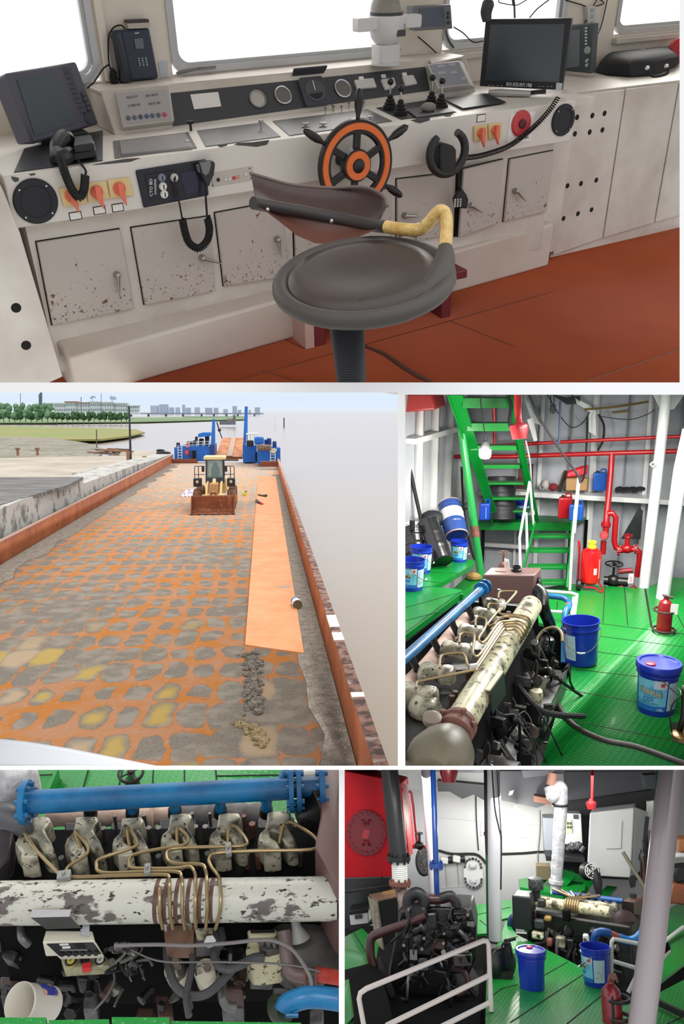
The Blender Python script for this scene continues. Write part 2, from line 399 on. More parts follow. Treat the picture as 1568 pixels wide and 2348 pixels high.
for a,b in (((300,322),(430,310)),): 
    g=G(); g.cyl(fZ(ZT+.03)(420,322)+A_((0,-.02,0)),fZ(ZT+.03)(420,322)+A_((.02,-.02,0)),.006); obj('latch',g,chrome,con)
def knobt(px,py,h,m,par=con,nm='switch_knob',r=.012):
    p=fZ(ZT)(px,py); g=G(); g.lathe([(r*.35,0),(r*.35,h*.6),(r,h*.75),(r,h)],p,n=14); return obj(nm,g,m,par)
knobt(599,298,.045,chrome); knobt(701,292,.02,chrome,r=.02); knobt(741,291,.02,chrome,r=.02); knobt(849,276,.02,chrome,r=.016)
for q in ((746,262),(765,258),(783,258),(762,255),(800,250),(834,248)): knobt(*q,.035,M('nickel',(150,145,135),.3,.9),r=.006)
knobt(438,300,.045,black,r=.018)
def door(q,hp=None,ang=0.,ajar=0.,th=.02,seed=0,L=.055):
    d=G(); pts=P(fY(YD-th),*q)
    if ajar: pts[0]=pts[0]+A_((0,-ajar,0)); pts[3]=pts[3]+A_((0,-ajar,0))
    d.prism(pts,(0,th*.9,0)); dd=obj('door',d,doorp,con,bev=.004)
    gg=G(); ed=[p+A_((0,th*.93,0)) for p in pts]; c=sum(ed)/4
    gg.prism([p+(p-c)*.022 for p in ed],(0,.003,0)); obj('door_gap',gg,dark,dd)
    if hp:
        p=fY(YD-th)(*hp)+A_((0,-ajar*.5,0)); g=G(); g.lathe([(.016,0),(.016,.014),(.012,.02),(.011,.03),(.005,.034)],p,(0,-1,0),14)
        e=p+A_((math.sin(ang)*.095,-.03,-math.cos(ang)*.095)); g.tube([p+A_((0,-.026,0)),(p+e)/2+A_((0,-.006,0)),e],[.008,.007,.002],8); obj('door_handle',g,M('door_handle_steel',(168,166,160),.3,.85),dd)
    return dd
door([(85,557),(275,527),(308,708),(121,747)],(267,629),-.1)
door([(303,524),(484,497),(494,668),(333,700)],(462,590),1.15)
door([(495,490),(646,462),(664,633),(515,657)],(634,548),.1)
door([(676,500),(900,430),(900,590),(680,640)])
door([(912,412),(1031,398),(1029,540),(912,560)],(926,493),1.4)
door([(1056,386),(1157,366),(1141,513),(1046,541)],(1072,468),1.0,ajar=.03)
g=G(); g.prism(P(fY(YD-.004),(1046,386),(1060,383),(1052,541),(1040,544)),(0,.003,0)); obj('door_gap',g,dark,con)
door([(1171,366),(1272,346),(1254,485),(1157,509)],(1179,437),.85)
for q in ((1103,271,20,12),(173,495,22,13),(228,482,22,13),(270,476,21,13)):
    c=fY(YF-.001)(*q[:2]); s=R1.sc(c); g=G(); g.ob(c,(q[2]*s*1.12,.004,q[3]*s*1.1)); l=obj('label_plate',g,paper,con); g=G(); g.ob(c+A_((0,.0015,0)),(q[2]*s*1.12+.008,.003,q[3]*s*1.1+.008)); obj('label_rim',g,black,l)
# peeled paint along the front edge
ch=M('bare_edge',(78,76,74),.6)
for q in ([(536,332),(560,334),(588,337),(612,332),(618,321),(580,326),(545,328)],[(940,276),(962,283),(985,276),(986,269),(960,272)],[(26,404),(44,408),(42,416),(34,418),(27,411)],[(66,399),(80,397),(82,401),(70,403)],[(212,378),(250,376),(300,371),(322,362),(290,364),(240,372)],[(497,334),(520,330),(521,334),(505,338)],[(1016,265),(1034,263),(1034,267),(1022,268)]):
    g=G(); g.prism(P(fY(YF-.0012),*q),(0,.003,0)); obj('paint_chip',g,ch,con)
# wing tops left and right of the console
g=G(); g.prism(P(fZ(ZT-.004),(-20,330),(240,300),(262,250),(-20,280)),(0,0,-.03)); g.box((-1.,4.05,-.84),(1.23,4.6,-.80)); g.box((3.38,4.0,-.835),(3.9,4.6,-.80)); g.box((3.6,3.75,-.835),(3.85,4.05,-.80)); g.box((3.58,3.865,-1.7),(3.83,3.9,-.81)); S('trim_6',g,cream)
# instruments on the board
def gauge(px,py,r,face,rim,label):
    c=fR(px,py,.004); s=R1.sc(c); t=T('gauge',label,'gauge'); u=r*s
    g=G(); g.lathe([(u*.84,.0),(u*.84,.006)],c,NR,28); obj('dial',g,face,t); g=G(); g.ring(c+NR*.006,NR,u*.93,u*.1,32,8); obj('rim',g,rim,t); return c,u,t
gauge(590,228,20,M('cream_dial',(190,186,178),.5),M('grey_rim',(150,150,148),.4,.4),'round gauge with blank cream dial on the slate board')
gauge(648,219,21,M('grey_dial',(112,112,112),.35),chrome,'chrome ringed gauge left of the square rudder indicator')
gauge(785,204,21,M('grey_dial',(112,112,112),.35),chrome,'chrome ringed gauge right of the square rudder indicator')
t=T('rudder_indicator','square slate rudder indicator with dial and hood','gauge')
c=fR(718,213,.004); s=R1.sc(c); ux=A_((1.,0,0)); uy=nz(np.cross(NR,ux))
def brect(c,w,h,r,n=NR,x=ux,y=None,k=4):
    y=nz(np.cross(n,x)) if y is None else y; return [c+x*a+y*b_ for a,b_ in rrect(w,h,r,k)]
g=G(); g.prism(brect(c,.152,.15,.02),NR*.025); obj('housing',g,M('slate_housing',(66,70,80),.4),t,bev=.004)
g=G(); g.lathe([(.058,.024),(.058,.028)],c,NR,28); obj('dial',g,M('slate_dial',(84,86,92),.35),t)
g=G(); g.prism([c+ux*math.cos(a)*.045+uy*math.sin(a)*.045 for a in np.linspace(math.pi*1.12,math.pi*1.88,12)],NR*.03); obj('dial_segment',g,black,t)
g=G(); g.bar(c+NR*.03,c+NR*.03+uy*.05,.004,.003,NR); obj('needle',g,wht,t)
g=G(); g.prism([c+uy*.095-ux*.095+NR*.005,c+uy*.095+ux*.095+NR*.005,c+uy*.105+ux*.1+NR*.05,c+uy*.105-ux*.1+NR*.05],uy*.008); obj('hood',g,slate,t)
for q,nm,lb in (([(436,217),(500,211),(507,244),(445,251)],'notice','paper notice stuck on the slate instrument board'),):
    g=G(); g.prism(P(lambda a,b:fR(a,b,.006),*q),NR*.0015); one(nm,g,paper,lb,'paper')
for q,l,lb in (([(810,187),(853,182),(861,203),(817,207)],(828,180),'wide white switch cover nearest the round chrome gauge'),([(871,185),(900,181),(905,198),(898,206),(881,209)],(879,175),'white switch cover with cut corner, middle of three'),([(919,178),(944,175),(954,195),(927,200)],(927,171),'white switch cover beside the tilted alarm box')):
    t=T('switch_cover',lb,'cover',group='white covers on the instrument board'); g=G(); g.prism(P(lambda a,b:fR(a,b,.004),*q),NR*.018); obj('cover',g,greyw,t,bev=.003)
    c=fR(*l,.004); g=G(); g.prism(brect(c,.03,.02,.004),NR*.003); obj('label_plate',g,paper,t)
# alarm boxes
al=T('alarm_panel','pale alarm box with coloured buttons at left end of the instrument board','panel')
g=G(); g.prism(P(lambda a,b:fR(a,b,.0),(262,215),(384,203),(396,286),(279,301)),NR*.04); obj('housing',g,M('beige_box',(190,184,176),.4),al,bev=.004)
g=G(); g.prism(P(lambda a,b:fR(a,b,.04),(266,214),(382,204),(394,274),(280,286)),NR*.002); obj('face_plate',g,M('alarm_face',(176,172,172),.45),al)
for k,(px,cl) in enumerate(((294,(96,100,112)),(308,(96,106,132)),(322,(84,86,96)),(336,(82,96,132)),(349,(86,100,132)),(363,(96,98,110)),(377,(196,76,100)))):
    c=fR(px,271-k*1.3,.042); g=G(); g.lathe([(.011,0),(.011,.005),(.008,.007)],c,NR,10); obj('button',g,M('alarm_button_%d'%k,cl,.4),al)
for r_,(a,b,n_) in enumerate((((291,226),(316,222),14),((334,222),(362,218),14),((293,245),(321,241),14),((341,240),(368,237),14))):
    g=G(); q=[fR(*a,.0425)+A_((0,0,.008)),fR(*b,.0425)+A_((0,0,.008)),fR(*b,.0425)-A_((0,0,.008)),fR(*a,.0425)-A_((0,0,.008))]; g.prism(q,NR*.001); obj('legend',g,M('faint_print',(150,146,146),.6,c2=(104,100,100),sc=120,thr=.5,w=.02,st=(1,.1,.1)),al)
al=T('alarm_panel','tilted white alarm box at right end of the instrument board','panel')
q=P(lambda a,b:fR(a,b,.09),(979,147),(1053,139),(1079,194),(1005,203)); q2=P(lambda a,b:fR(a,b,.005),(977,153),(1062,143),(1088,200),(996,213))
g=G(); g.prism(q2,None,q); obj('housing',g,M('alarm_box_white',(206,204,198),.4),al,bev=.004)
g=G(); c=sum(q)/4; g.prism([c+(p-c)*.9 for p in q],NR*.002); obj('face_plate',g,M('alarm_face_grey',(150,152,160),.4),al)
for px,py,w_ in ((1010,152,.05),(1036,148,.05),(1012,167,.05),(1040,166,.045),(1012,186,.05),(1062,180,.03)):
    c=fR(px,py,.092); g=G(); g.prism(brect(c,w_,.016,.003),NR*.002); obj('label_strip',g,M('alarm_strip',(176,178,188),.5),al)
g=G(); c=fR(1018,139,.02); g.prism([fR(990,148,.05),fR(1060,133,.05),fR(1060,131,0),fR(985,140,0)],(0,0,.008)); obj('cover_lip',g,cream,al)
# speakers
for c,rx,lb in (((81,461),.09,'round black speaker grille at left end of console'),((1290,275),.082,'round black speaker grille at right end of console')):
    t=T('speaker',lb,'speaker'); p=fY(YF)(*c); g=G(); g.lathe([(rx,0),(rx,.008),(rx*.95,.012),(rx*.72,.012),(rx*.68,.008),(rx*.3,.010),(0,.011)],p,(0,-1,0),36); obj('grille',g,M('speaker_mesh',(30,32,38),.6),t)
    for k in range(4):
        a=.8+k*math.pi/2; g=G(); g.lathe([(.004,0),(.004,.003)],p+A_((math.cos(a)*rx*.86,-.012,math.sin(a)*rx*.86)),(0,-1,0),8); obj('screw',g,chrome,t)
# rotary switches
def rsw(q,k,lb,r=.034,red=orange):
    t=T('rotary_switch',lb,'switch',group='rotary switches on the console front'); g=G(); g.prism(P(fY(YF),*q),(0,-.014,0)); obj('plate',g,yell,t,bev=.004)
    c=fY(YF-.014)(*k); kn=M('orange_knob',(232,118,92),.4)
    g=G(); g.lathe([(r*.8,0),(r*.8,.006),(r*.62,.012),(r*.5,.02)],c,(0,-1,0),20); o=obj('dial',g,kn,t)
    g=G(); d=A_((.015,0,-.07)); g.prism([c+A_((-.012,-.012,.028)),c+A_((.012,-.012,.028)),c+A_((.015,-.012,-.02)),c+d+A_((0,-.012,0)),c+A_((-.012,-.012,-.02))],(0,-.02,0)); obj('knob',g,kn,t,bev=.003)
rsw([(133,431),(191,422),(198,466),(145,474)],(163,448),'orange rotary switch behind the hanging cord, nearest the left speaker')
rsw([(196,419),(241,414),(251,454),(201,464)],(221,440),'orange rotary switch in the middle of the left trio')
rsw([(245,411),(295,406),(305,447),(251,454)],(273,432),'orange rotary switch beside the dark radio panel')
rsw([(1084,289),(1113,285),(1114,320),(1084,324)],(1101,305),'orange rotary switch under a small label plate',.026)
rsw([(1117,284),(1148,281),(1146,315),(1118,320)],(1133,299),'rotary switch nearest the red emergency button',.026)
t=T('emergency_button','red emergency button on white plate beside the right speaker','button')
g=G(); g.prism(P(fY(YF),(1169,262),(1226,256),(1217,324),(1161,327)),(0,-.004,0)); obj('plate',g,paper,t)
c=fY(YF-.004)(1194,283); g=G(); g.lathe([(.066,0),(.066,.006),(.058,.012),(.0,.012)],c,(0,-1,0),30); obj('button',g,redp,t)
g=G(); g.lathe([(.024,.012),(.024,.018),(.018,.022)],c,(0,-1,0),20); obj('core',g,M('dark_red_core',(84,26,26),.5),t)
g=G(); g.ob(fY(YF-.0045)(1196,314),(.10,.001,.026)); obj('small_print',g,M('small_print',(232,230,226),.7,c2=(40,40,42),sc=130,thr=.56,w=.02),t)
# radio panel, microphone and intercom
t=T('radio_unit','dark navy radio panel with white dials between switches and microphone','radio')
g=G(); g.prism(P(fY(YF),(309,390),(470,364),(477,447),(328,476)),(0,-.012,0)); obj('face_plate',g,navy,t,bev=.01)
g=G(); g.prism(P(fY(YF-.013),(331,401),(404,389),(414,446),(345,459)),(0,-.003,0)); obj('inner_panel',g,M('near_black_panel',(18,18,26),.35),t)
g=G(); g.prism(P(fY(YF-.013),(412,396),(452,389),(461,438),(424,445)),(0,-.002,0)); obj('display_window',g,M('blue_black_window',(30,32,62),.2),t)
for px,py,m in ((370,407,M('blue_grey_knob',(128,136,160),.4)),(373,427,paper),(376,445,paper),(399,407,greyw)):
    c=fY(YF-.014)(px,py); g=G(); g.lathe([(.018,0),(.018,.006),(.013,.014),(.0,.014)],c,(0,-1,0),18); k=obj('dial_knob',g,m,t)
    g=G(); g.ob(c+A_((0,-.015,0)),(.005,.003,.018)); obj('pointer',g,black,k)
text('CTO BD',fY(YF-.017)(346,430),(.13,0,1),(-1,0,.13),.014,wht,t); text('自动电源转换',fY(YF-.017)(356,428),(.13,0,1),(-1,0,.13),.010,wht,t)
mic=T('microphone','grey hand microphone hanging at right edge of the radio panel','microphone')
def pm(*q,y=YF-.03): return P(fY(y),*q)
g=G(); g.prism(pm((452,372),(460,367),(484,366),(487,374),(484,398),(477,412),(474,424),(468,424),(463,410),(456,396)),(0,-.035,0)); obj('body',g,M('mic_body',(44,42,46),.45),mic,bev=.007)
g=G(); g.prism(pm((458,374),(481,369),(483,376),(478,396),(471,402),(464,396),y=YF-.065),(0,-.004,0)); obj('grille',g,M('mic_grille',(120,120,124),.4),mic)
g=G(); g.prism(pm((448,377),(453,376),(458,396),(452,393)),(0,-.02,0)); obj('talk_key',g,M('mic_key',(110,110,112),.4),mic)
g=G(); yk=YF-.05
g.tube(pm((471,424),(472,460),(475,500),y=yk),.005,6); g.coil(pm((475,500),(480,525),(474,553),(455,569),(435,558),(425,535),(418,503),y=yk),.014,.005,34); g.tube(pm((418,503),(412,470),(401,420),(399,408),y=yk+.01),.004,6); obj('cord',g,rubber,mic)
t=T('intercom_plate','small cream intercom plate with push buttons beside the microphone','panel')
g=G(); g.prism(P(fY(YF),(484,397),(578,381),(580,411),(486,428)),(0,-.006,0)); obj('face_plate',g,M('intercom_face',(196,188,178),.45),t,bev=.002)
for px,py,m in ((500,412,black),(517,411,greyw),(526,410,greyw),(536,408,redp),(546,406,M('faded_red',(206,150,146),.5)),(563,399,greyw)):
    c=fY(YF-.006)(px,py); g=G(); g.lathe([(.008,0),(.008,.005),(0,.006)],c,(0,-1,0),14); obj('button',g,m,t)
for px,py in ((488,402),(488,425),(572,386),(575,408)):
    c=fY(YF-.006)(px,py); g=G(); g.lathe([(.003,0),(.003,.002)],c,(0,-1,0),8); obj('screw',g,black,t)
# --- ship's wheel
w=T('steering_wheel','black and orange six spoke ship steering wheel','wheel')
c=R1.y(815,378,3.56); ax=A_((0,-1.,0)); s=R1.sc(c); r0=99*s
blk=M('wheel_black',(28,27,28),.32)
g=G(); g.lathe([(r0*.70,-.012),(r0*.97,-.014),(r0*1.0,0),(r0*.97,.014),(r0*.70,.012),(r0*.66,0)],c,ax,48,closed=True); obj('rim',g,blk,w,ang=50)
g=G(); g.lathe([(r0*.76,.013),(r0*.77,.018),(r0*.90,.018),(r0*.91,.013)],c,ax,48,closed=True); obj('rim_band',g,orange,w)
g=G(); g.lathe([(0,-.02),(r0*.36,-.02),(r0*.36,.02),(r0*.34,.024),(0,.024)],c,ax,36); obj('hub',g,blk,w)
g=G(); g.lathe([(r0*.16,.024),(r0*.16,.03),(r0*.31,.03),(r0*.32,.024)],c,ax,36,closed=True); obj('hub_band',g,orange,w)
g=G(); g.lathe([(r0*.15,.02),(r0*.15,.034),(r0*.09,.045),(0,.05)],c,ax,24); obj('hub_cap',g,black,w)
for k in range(6):
    a=math.radians(86-60*k); d=A_((math.cos(a),0,math.sin(a)))
    g=G(); g.bar(c+d*r0*.33,c+d*r0*.72,.035,.022,ax); obj('spoke',g,blk,w,bev=.006)
    g=G(); g.lathe([(.009,r0*.98),(.010,r0*1.05),(.019,r0*1.2),(.02,r0*1.35),(.016,r0*1.52),(.008,r0*1.58),(0,r0*1.6)],c,d,12); obj('handle',g,blk,w)
g=G(); g.cyl(c+A_((0,.01,0)),A_((c[0],YF,c[2])),.03); obj('shaft',g,black,w)
# --- u-shaped control grip
y_=T('control_grip','black horseshoe steering grip right of the wheel','lever')
c=R1.y(1026,350,3.60); s=R1.sc(c); rr=46*s
g=G(); pts=[c+A_((math.cos(a)*rr*1.08,-.01*0,math.sin(a)*rr)) for a in np.linspace(math.radians(62),math.radians(-232),26)]
g.tube(pts,[.019,.02]+[.0215]*22+[.02,.016],12); obj('grip',g,M('grip_black',(38,37,38),.4),y_)
g=G(); b=[R1.y(x_,z_,3.64) for x_,z_ in ((994,330),(1003,322),(1024,330),(1031,338),(1031,396),(994,396))]; g.prism(b,(0,-.06,0)); obj('hub_block',g,black,y_,bev=.012)
g=G(); g.cyl(R1.y(1012,360,3.64),R1.y(1012,360,3.70),.04); obj('shaft',g,black,y_)
# coiled cord and keypad microphone
t=T('keypad_microphone','black keypad microphone hanging between the lower cabinet doors','microphone')
ym=3.69
g=G(); g.prism(P(fY(ym),(1053,430),(1063,444),(1067,455),(1064,476),(1040,474),(1036,455),(1043,441)),(0,-.03,0)); obj('body',g,black,t,bev=.006)
for i in range(3):
    for j in range(4):
        c=fY(ym-.03)(1043.5+i*6.2-.3*j,458+j*5-i*.6); g=G(); g.ob(c,(.009,.004,.008)); obj('key',g,greyw,t)
g=G(); g.tube(P(fY(ym),(1053,431),(1052,410),(1055,380),(1066,363)),.008,6,3); g.coil(P(fY(3.66),(1066,362),(1110,355),(1170,333),(1225,290),(1262,250),(1280,222)),.0115,.0032,56); obj('cord',g,rubber,t)
# handset on its cradle, left end
t=T('radio_handset','black radio handset on cradle below the large left display','telephone')
g=G(); g.prism(P(fZ(ZT+.01),(115,378),(222,362),(219,340),(130,350)),(0,0,.035)); g.prism(P(fZ(ZT+.045),(172,352),(218,345),(212,325),(172,330)),(0,0,.03)); obj('cradle',g,black,t,bev=.006)
g=G(); hy=lambda a,b,y:R1.y(a,b,y); g.tube([hy(128,356,3.80),hy(131,338,3.84),hy(140,322,3.88),hy(150,318,3.90),hy(158,325,3.88)],[.022,.032,.036,.04,.03],10,4); g.tube([hy(128,346,3.80),hy(140,362,3.76),hy(152,358,3.76),hy(160,350,3.80)],[.026,.036,.034,.026],10,4); obj('handset',g,M('handset_black',(40,38,44),.4),t)
g=G(); g.coil([hy(140,366,3.70),hy(150,400,3.66),hy(166,436,3.64),hy(181,452,3.64),hy(192,436,3.64),hy(195,402,3.66)],.014,.005,40); g.tube([hy(195,402,3.66),hy(196,390,3.67),hy(178,366,3.72)],.005,6,4); obj('cord',g,rubber,t)
# levers
def lever(px,py,h,lb,kn=chrome):
    p=fZ(ZT+.006)(px,py); t=T('control_lever',lb,'lever',loc=p,group='throttle levers on the console')
    g=G(); g.lathe([(.036,0),(.036,.018),(.028,.022),(.03,.03),(.022,.036),(.024,.046),(.015,.052),(.016,.062),(.008,.07)],n=20); obj('boot',g,rubber,t)
    g=G(); g.cyl((0,0,.06),(.0,0,h-.015),.005,n=8); obj('rod',g,chrome,t); g=G(); g.ball((0,0,h),.017,12,8); obj('knob',g,black,t)
lever(894,250,.13,'lever furthest from the wheel rim at back of the left pair'); lever(918,262,.12,'front lever of the left pair, nearest the console edge')
lever(989,242,.135,'back lever of the pair beside the grey stone'); lever(1011,248,.13,'front lever of the pair beside the dark mat')
g=G(); p=fZ(ZT+.03)(982,246); g.ball(p,(.045,.032,.024),14,8); one('stone',g,M('grey_stone',(134,130,124),.8,bump=.3),'smooth grey stone lying between the lever pairs','stone')
g=G(); g.prism(P(fZ(ZT+.012),(930,250),(1010,240),(1042,255),(955,268)),(0,0,-.006)); one('lever_plate',g,slate,'dark plate lying under the grey stone','plate')
g=G(); g.prism(P(fZ(ZT+.006),(1061,251),(1160,236),(1117,217),(1012,227)),(0,0,.006)); one('mat',g,M('black_mat',(32,32,36),.45),'black flat mat on the console below the big monitor','mat',bev=.002)
# --- compass light on the ledge
t=T('searchlight','white pedestal device with grey dome and two side arms on the ledge','lamp',loc=R1.z(884,148,-.62))
wpl=M('white_enamel',(226,226,226),.35); s=R1.sc(R1.z(884,148,-.62)); k=s
g=G(); g.lathe([(33*k,0),(33*k,.012),(28*k,.016)],n=28); obj('base',g,wpl,t); g=G(); g.prism([A_((a*k,b*k,.014)) for a,b in rrect(56,44,8)],(0,0,.085)); obj('neck',g,wpl,t,bev=.004)
g=G(); g.lathe([(16*k,.095),(26*k,.105),(34*k,.13),(39*k,.17),(40*k,.215),(38*k,.235),(0,.235)],n=32); obj('bowl',g,wpl,t)
g=G(); g.lathe([(37*k,.235),(37*k,.25),(0,.25)],n=32); obj('band',g,slate,t)
g=G(); g.lathe([(36*k*math.cos(a),.25+.105*math.sin(a)) for a in np.linspace(0,1.55,9)],n=32); obj('dome',g,M('dome_grey',(150,148,138),.25),t)
g=G(); g.prism([A_((-86*k+a,-.05,.20+b)) for a,b in rrect(38*k,.062,.008,3,19*k,0)],(0,.06,0)); g.box((-50*k,-.045,.175),(-28*k,.01,.228)); obj('arm',g,wpl,t,bev=.003)
g=G(); g.prism([A_((44*k+a,-.03,.20+b)) for a,b in rrect(44*k,.062,.012,3,22*k,0)],(0,.06,0)); g.box((30*k,-.03,.19),(46*k,.02,.225)); obj('arm',g,wpl,t,bev=.003)
g=G(); g.ob((16*k,-.088,.155),(.05,.012,.03)); obj('type_plate',g,slate,t)
g=G(); g.ball((29*k,-.02,.07),.012,10,6); obj('side_knob',g,black,t)
# --- small display on bracket
t=T('navigation_display','small grey navigation display on wall bracket between windows','monitor')
fd=lambda a,b,y=4.40:R1.y(a,b,y)
g=G(); g.prism(P(fd,(947,15),(1034,10),(1038,66),(953,71)),(0,.07,0)); obj('housing',g,M('display_grey',(118,120,122),.4),t,bev=.006)
g=G(); g.prism(P(lambda a,b:fd(a,b,4.397),(960,20),(1017,16),(1022,59),(966,62)),(0,.002,0)); obj('screen',g,M('blue_grey_screen',(84,94,108),.2),t)
for px,py in ((1027,30),(1027,40),(1028,52)):
    c=fd(px,py,4.398); g=G(); g.lathe([(.009,0),(.008,.006)],c,(0,-1,0),12); obj('button',g,slate,t)
g=G(); g.cyl(fd(938,47,4.42),fd(953,47,4.42),.022); g.bar(fd(930,46,4.44),fd(930,46,4.595),.04,.05); obj('bracket',g,greyw,t,bev=.004)
# --- big monitor
def screen_thing(name,label,BL,BR,TL,TR,zb,scr,depth,hm,sm):
    bl,br=R1.z(*BL,zb),R1.z(*BR,zb); u=nz(br-bl); n=nz(np.cross(u,(0,0,1.)))
    t=T(name,label,'monitor')
    def on(px,py): 
        return R1.pl(px,py,bl,n)
    q=[bl,br,on(*TR),on(*TL)]; g=G(); g.prism(q,-n*depth if np.dot(n,bl)<0 else n*depth); obj('bezel',g,hm,t,bev=.006)
    to=n if np.dot(n,bl)<0 else -n
    g=G(); g.prism([on(*p)+to*.001 for p in scr],to*.002); obj('screen',g,sm,t); return t,on,to,u
t,on,to,u=screen_thing('monitor','large black flat monitor standing on the console','%s',(1288,207),(0,0),(0,0),-.76,[],.05,black,scrn) if False else screen_thing('monitor','large black flat monitor standing on the right end of console',(1099,198),(1288,207),(1113,44),(1311,42),-.765,[(1125,56),(1295,55),(1282,188),(1113,184)],.05,M('monitor_black',(30,31,38),.4),scrn)
text('前超航海',on(1190,194)+to*.003,u,(0,0,1),.022,wht,t,w=.15)
g=G()
for px in (1122,1130,1141,1150,1236,1245,1256,1264): g.ob(on(px,195+(px-1100)*.02)+to*.002,(.008,.008,.004))
obj('controls',g,M('dim_print',(150,150,155),.6),t)
g=G(); g.prism([on(1276,189)+to*.003,on(1290,191)+to*.003,on(1287,207)+to*.003,on(1274,205)+to*.003],to*.001); obj('sticker',g,M('pale_blue_paper',(196,210,216),.6),t)
g=G(); p=on(1195,206); g.ob(p-to*.03+A_((0,0,-.02)),(.28,.1,.03)); obj('stand',g,black,t,bev=.006)
g=G(); g.tube([on(1118,48)+to*.012,on(1116,28)+to*.014,on(1121,8)+to*.014,on(1124,-2)+to*.012],[.024,.032,.034,.02],12,4); one('trackball',g,M('grey_black_plastic',(62,63,66),.45),'dark rounded handset clipped on top left corner of large monitor','handset')
g=G(); p0,p1=fZ(ZT+.02)(1120,212),fZ(ZT+.02)(1216,215); g.tube([p0,p0*.7+p1*.3,p1],[.014,.02,.016],12); one('stapler',g,M('silver_plastic',(186,186,186),.3,.5),'silver stapler like bar lying under the large monitor','stapler')
t,on,to,u=screen_thing('radar_display','dark grey display with round jog dial behind the large monitor',(1290,162),(1354,169),(1296,58),(1361,53),-.775,[(1297,70),(1330,68),(1329,152),(1292,158)],.06,M('display_slate',(72,80,84),.4),M('pale_screen',(110,120,126),.25))
c=on(1347,115); g=G(); g.lathe([(.022,0),(.022,.006),(.016,.012)],c,to,18); obj('jog_dial',g,M('pale_green_dial',(150,170,160),.4),t)
for k in range(6):
    g=G(); g.ob(on(1345,64+k*7.3)+to*.003,(.02,.012,.009),rotz(.3)); obj('button',g,greyw,t)
for k in range(2):
    g=G(); g.ob(on(1347,138+k*10)+to*.003,(.03,.01,.014),roty(-.5)); obj('button',g,M('pale_plastic_dim',(176,180,180),.4),t)
# --- big radar at left
bl,br=R1.z(76,331,-.765),R1.z(228,285,-.765)
def perp(a,px,py,b):
    r=R1.ray(px,py); e=b; return r*(np.dot(a,e)/np.dot(r,e))
e=br-bl; tl,tr=perp(bl,15,167,e),perp(br,175,140,e)
n=nz(np.cross(br-bl,tl-bl)); n=-n if np.dot(n,bl)>0 else n
t=T('radar_display','big dark grey radar display tilted back at left end of console','monitor')
on=lambda px,py:R1.pl(px,py,bl,n)
cc=(bl+br+tl+tr)/4; q=[on(76,331),on(228,285),on(175,140),on(13,167)]
g=G(); g.prism([cc+(p-cc)*.93-n*.11 for p in q],None,q); obj('housing',g,housing,t,bev=.012)
g=G(); g.prism([p+n*.001 for p in P(on,(38,182),(131,167),(172,282),(79,312))],n*.002); obj('screen',g,M('radar_screen',(80,90,98),.22),t)
for k,(px,py) in enumerate(((150,160),(155,174),(159,186),(163,197),(167,209),(172,220),(176,231),(181,242),(186,253))):
    g=G(); g.ob(on(px,py)+n*.004,(.04,.012,.018),rotz(.1)); obj('button',g,M('radar_button',(74,76,86),.3),t)
for px,py in ((190,217),(193,228),(199,239),(202,250)):
    g=G(); g.ball(on(px,py)+n*.003,(.016,.01,.014),10,6); obj('button',g,M('radar_button',(74,76,86),.3),t)
c=on(201,270); g=G(); g.lathe([(.028,0),(.026,.006)],c,n,16); obj('cursor_pad',g,M('radar_button',(74,76,86),.3),t)
g=G(); p=(bl+br)/2-n*.06; g.ob(p+A_((.02,0.02,-.012)),(.22,.12,.05)); obj('bracket',g,black,t,bev=.006)
# --- wall telephone
t=T('wall_telephone','dark blue desk telephone mounted on wall between two windows','telephone')
fp=lambda a,b,y=4.54:R1.y(a,b,y)
nb=M('phone_navy',(50,58,78),.38)
g=G(); g.prism(P(fp,(259,71),(343,64),(365,180),(280,190)),(0,.05,0)); obj('body',g,nb,t,bev=.012)
g=G(); g.tube([fp(266,78,4.525),fp(275,110,4.515),fp(284,150,4.515),fp(288,184,4.525)],[.03,.026,.026,.03],10,4); obj('handset',g,M('phone_navy_dark',(34,40,52),.3),t)
g=G(); g.prism(P(lambda a,b:fp(a,b,4.537),(307,89),(327,87),(330,111),(311,112)),(0,-.003,0)); obj('screen',g,M('phone_screen',(104,112,124),.3),t)
for i in range(3):
    for j in range(4):
        g=G(); g.ob(fp(318+i*8+j*1,134+j*5.2-i*.6,4.537),(.008,.005,.006)); obj('key',g,M('phone_key',(160,176,180),.4),t)
g=G(); g.tube(P(lambda a,b:fp(a,b,4.536),(309,76),(313,76.5),(318,74)),.0022,6,3); obj('maker_mark',g,wht,t)
g=G(); g.coil(P(fp,(262,160),(258,174),(262,190),(272,204)),.014,.005,12); g.tube(P(fp,(286,66),(278,58),(262,62),(250,80),(248,110),(250,145),(258,165),(290,203)),.004,6,4); g.tube(P(fp,(250,148),(236,158),(218,185),(200,202)),.004,6,4); obj('cord',g,rubber,t)
g=G(); g.prism(P(fp,(292,54),(342,51),(344,64),(295,66)),(0,.05,0)); g.k=1; g.prism(P(fp,(292,46),(341,44),(342,52),(292,54)),(0,.05,0)); one('wall_bracket',g,[M('beige_box',(190,184,176),.4),M('brown_grey',(66,58,60),.5)],'beige and dark box fixed above the wall telephone','bracket')
g=G(); g.prism(P(fY(YW-.003),(362,142),(384,138),(386,176),(368,178)),(0,.002,0)); one('notice',g,M('bluish_notice',(206,210,218),.7),'small printed notice on the wall right of the telephone','paper')
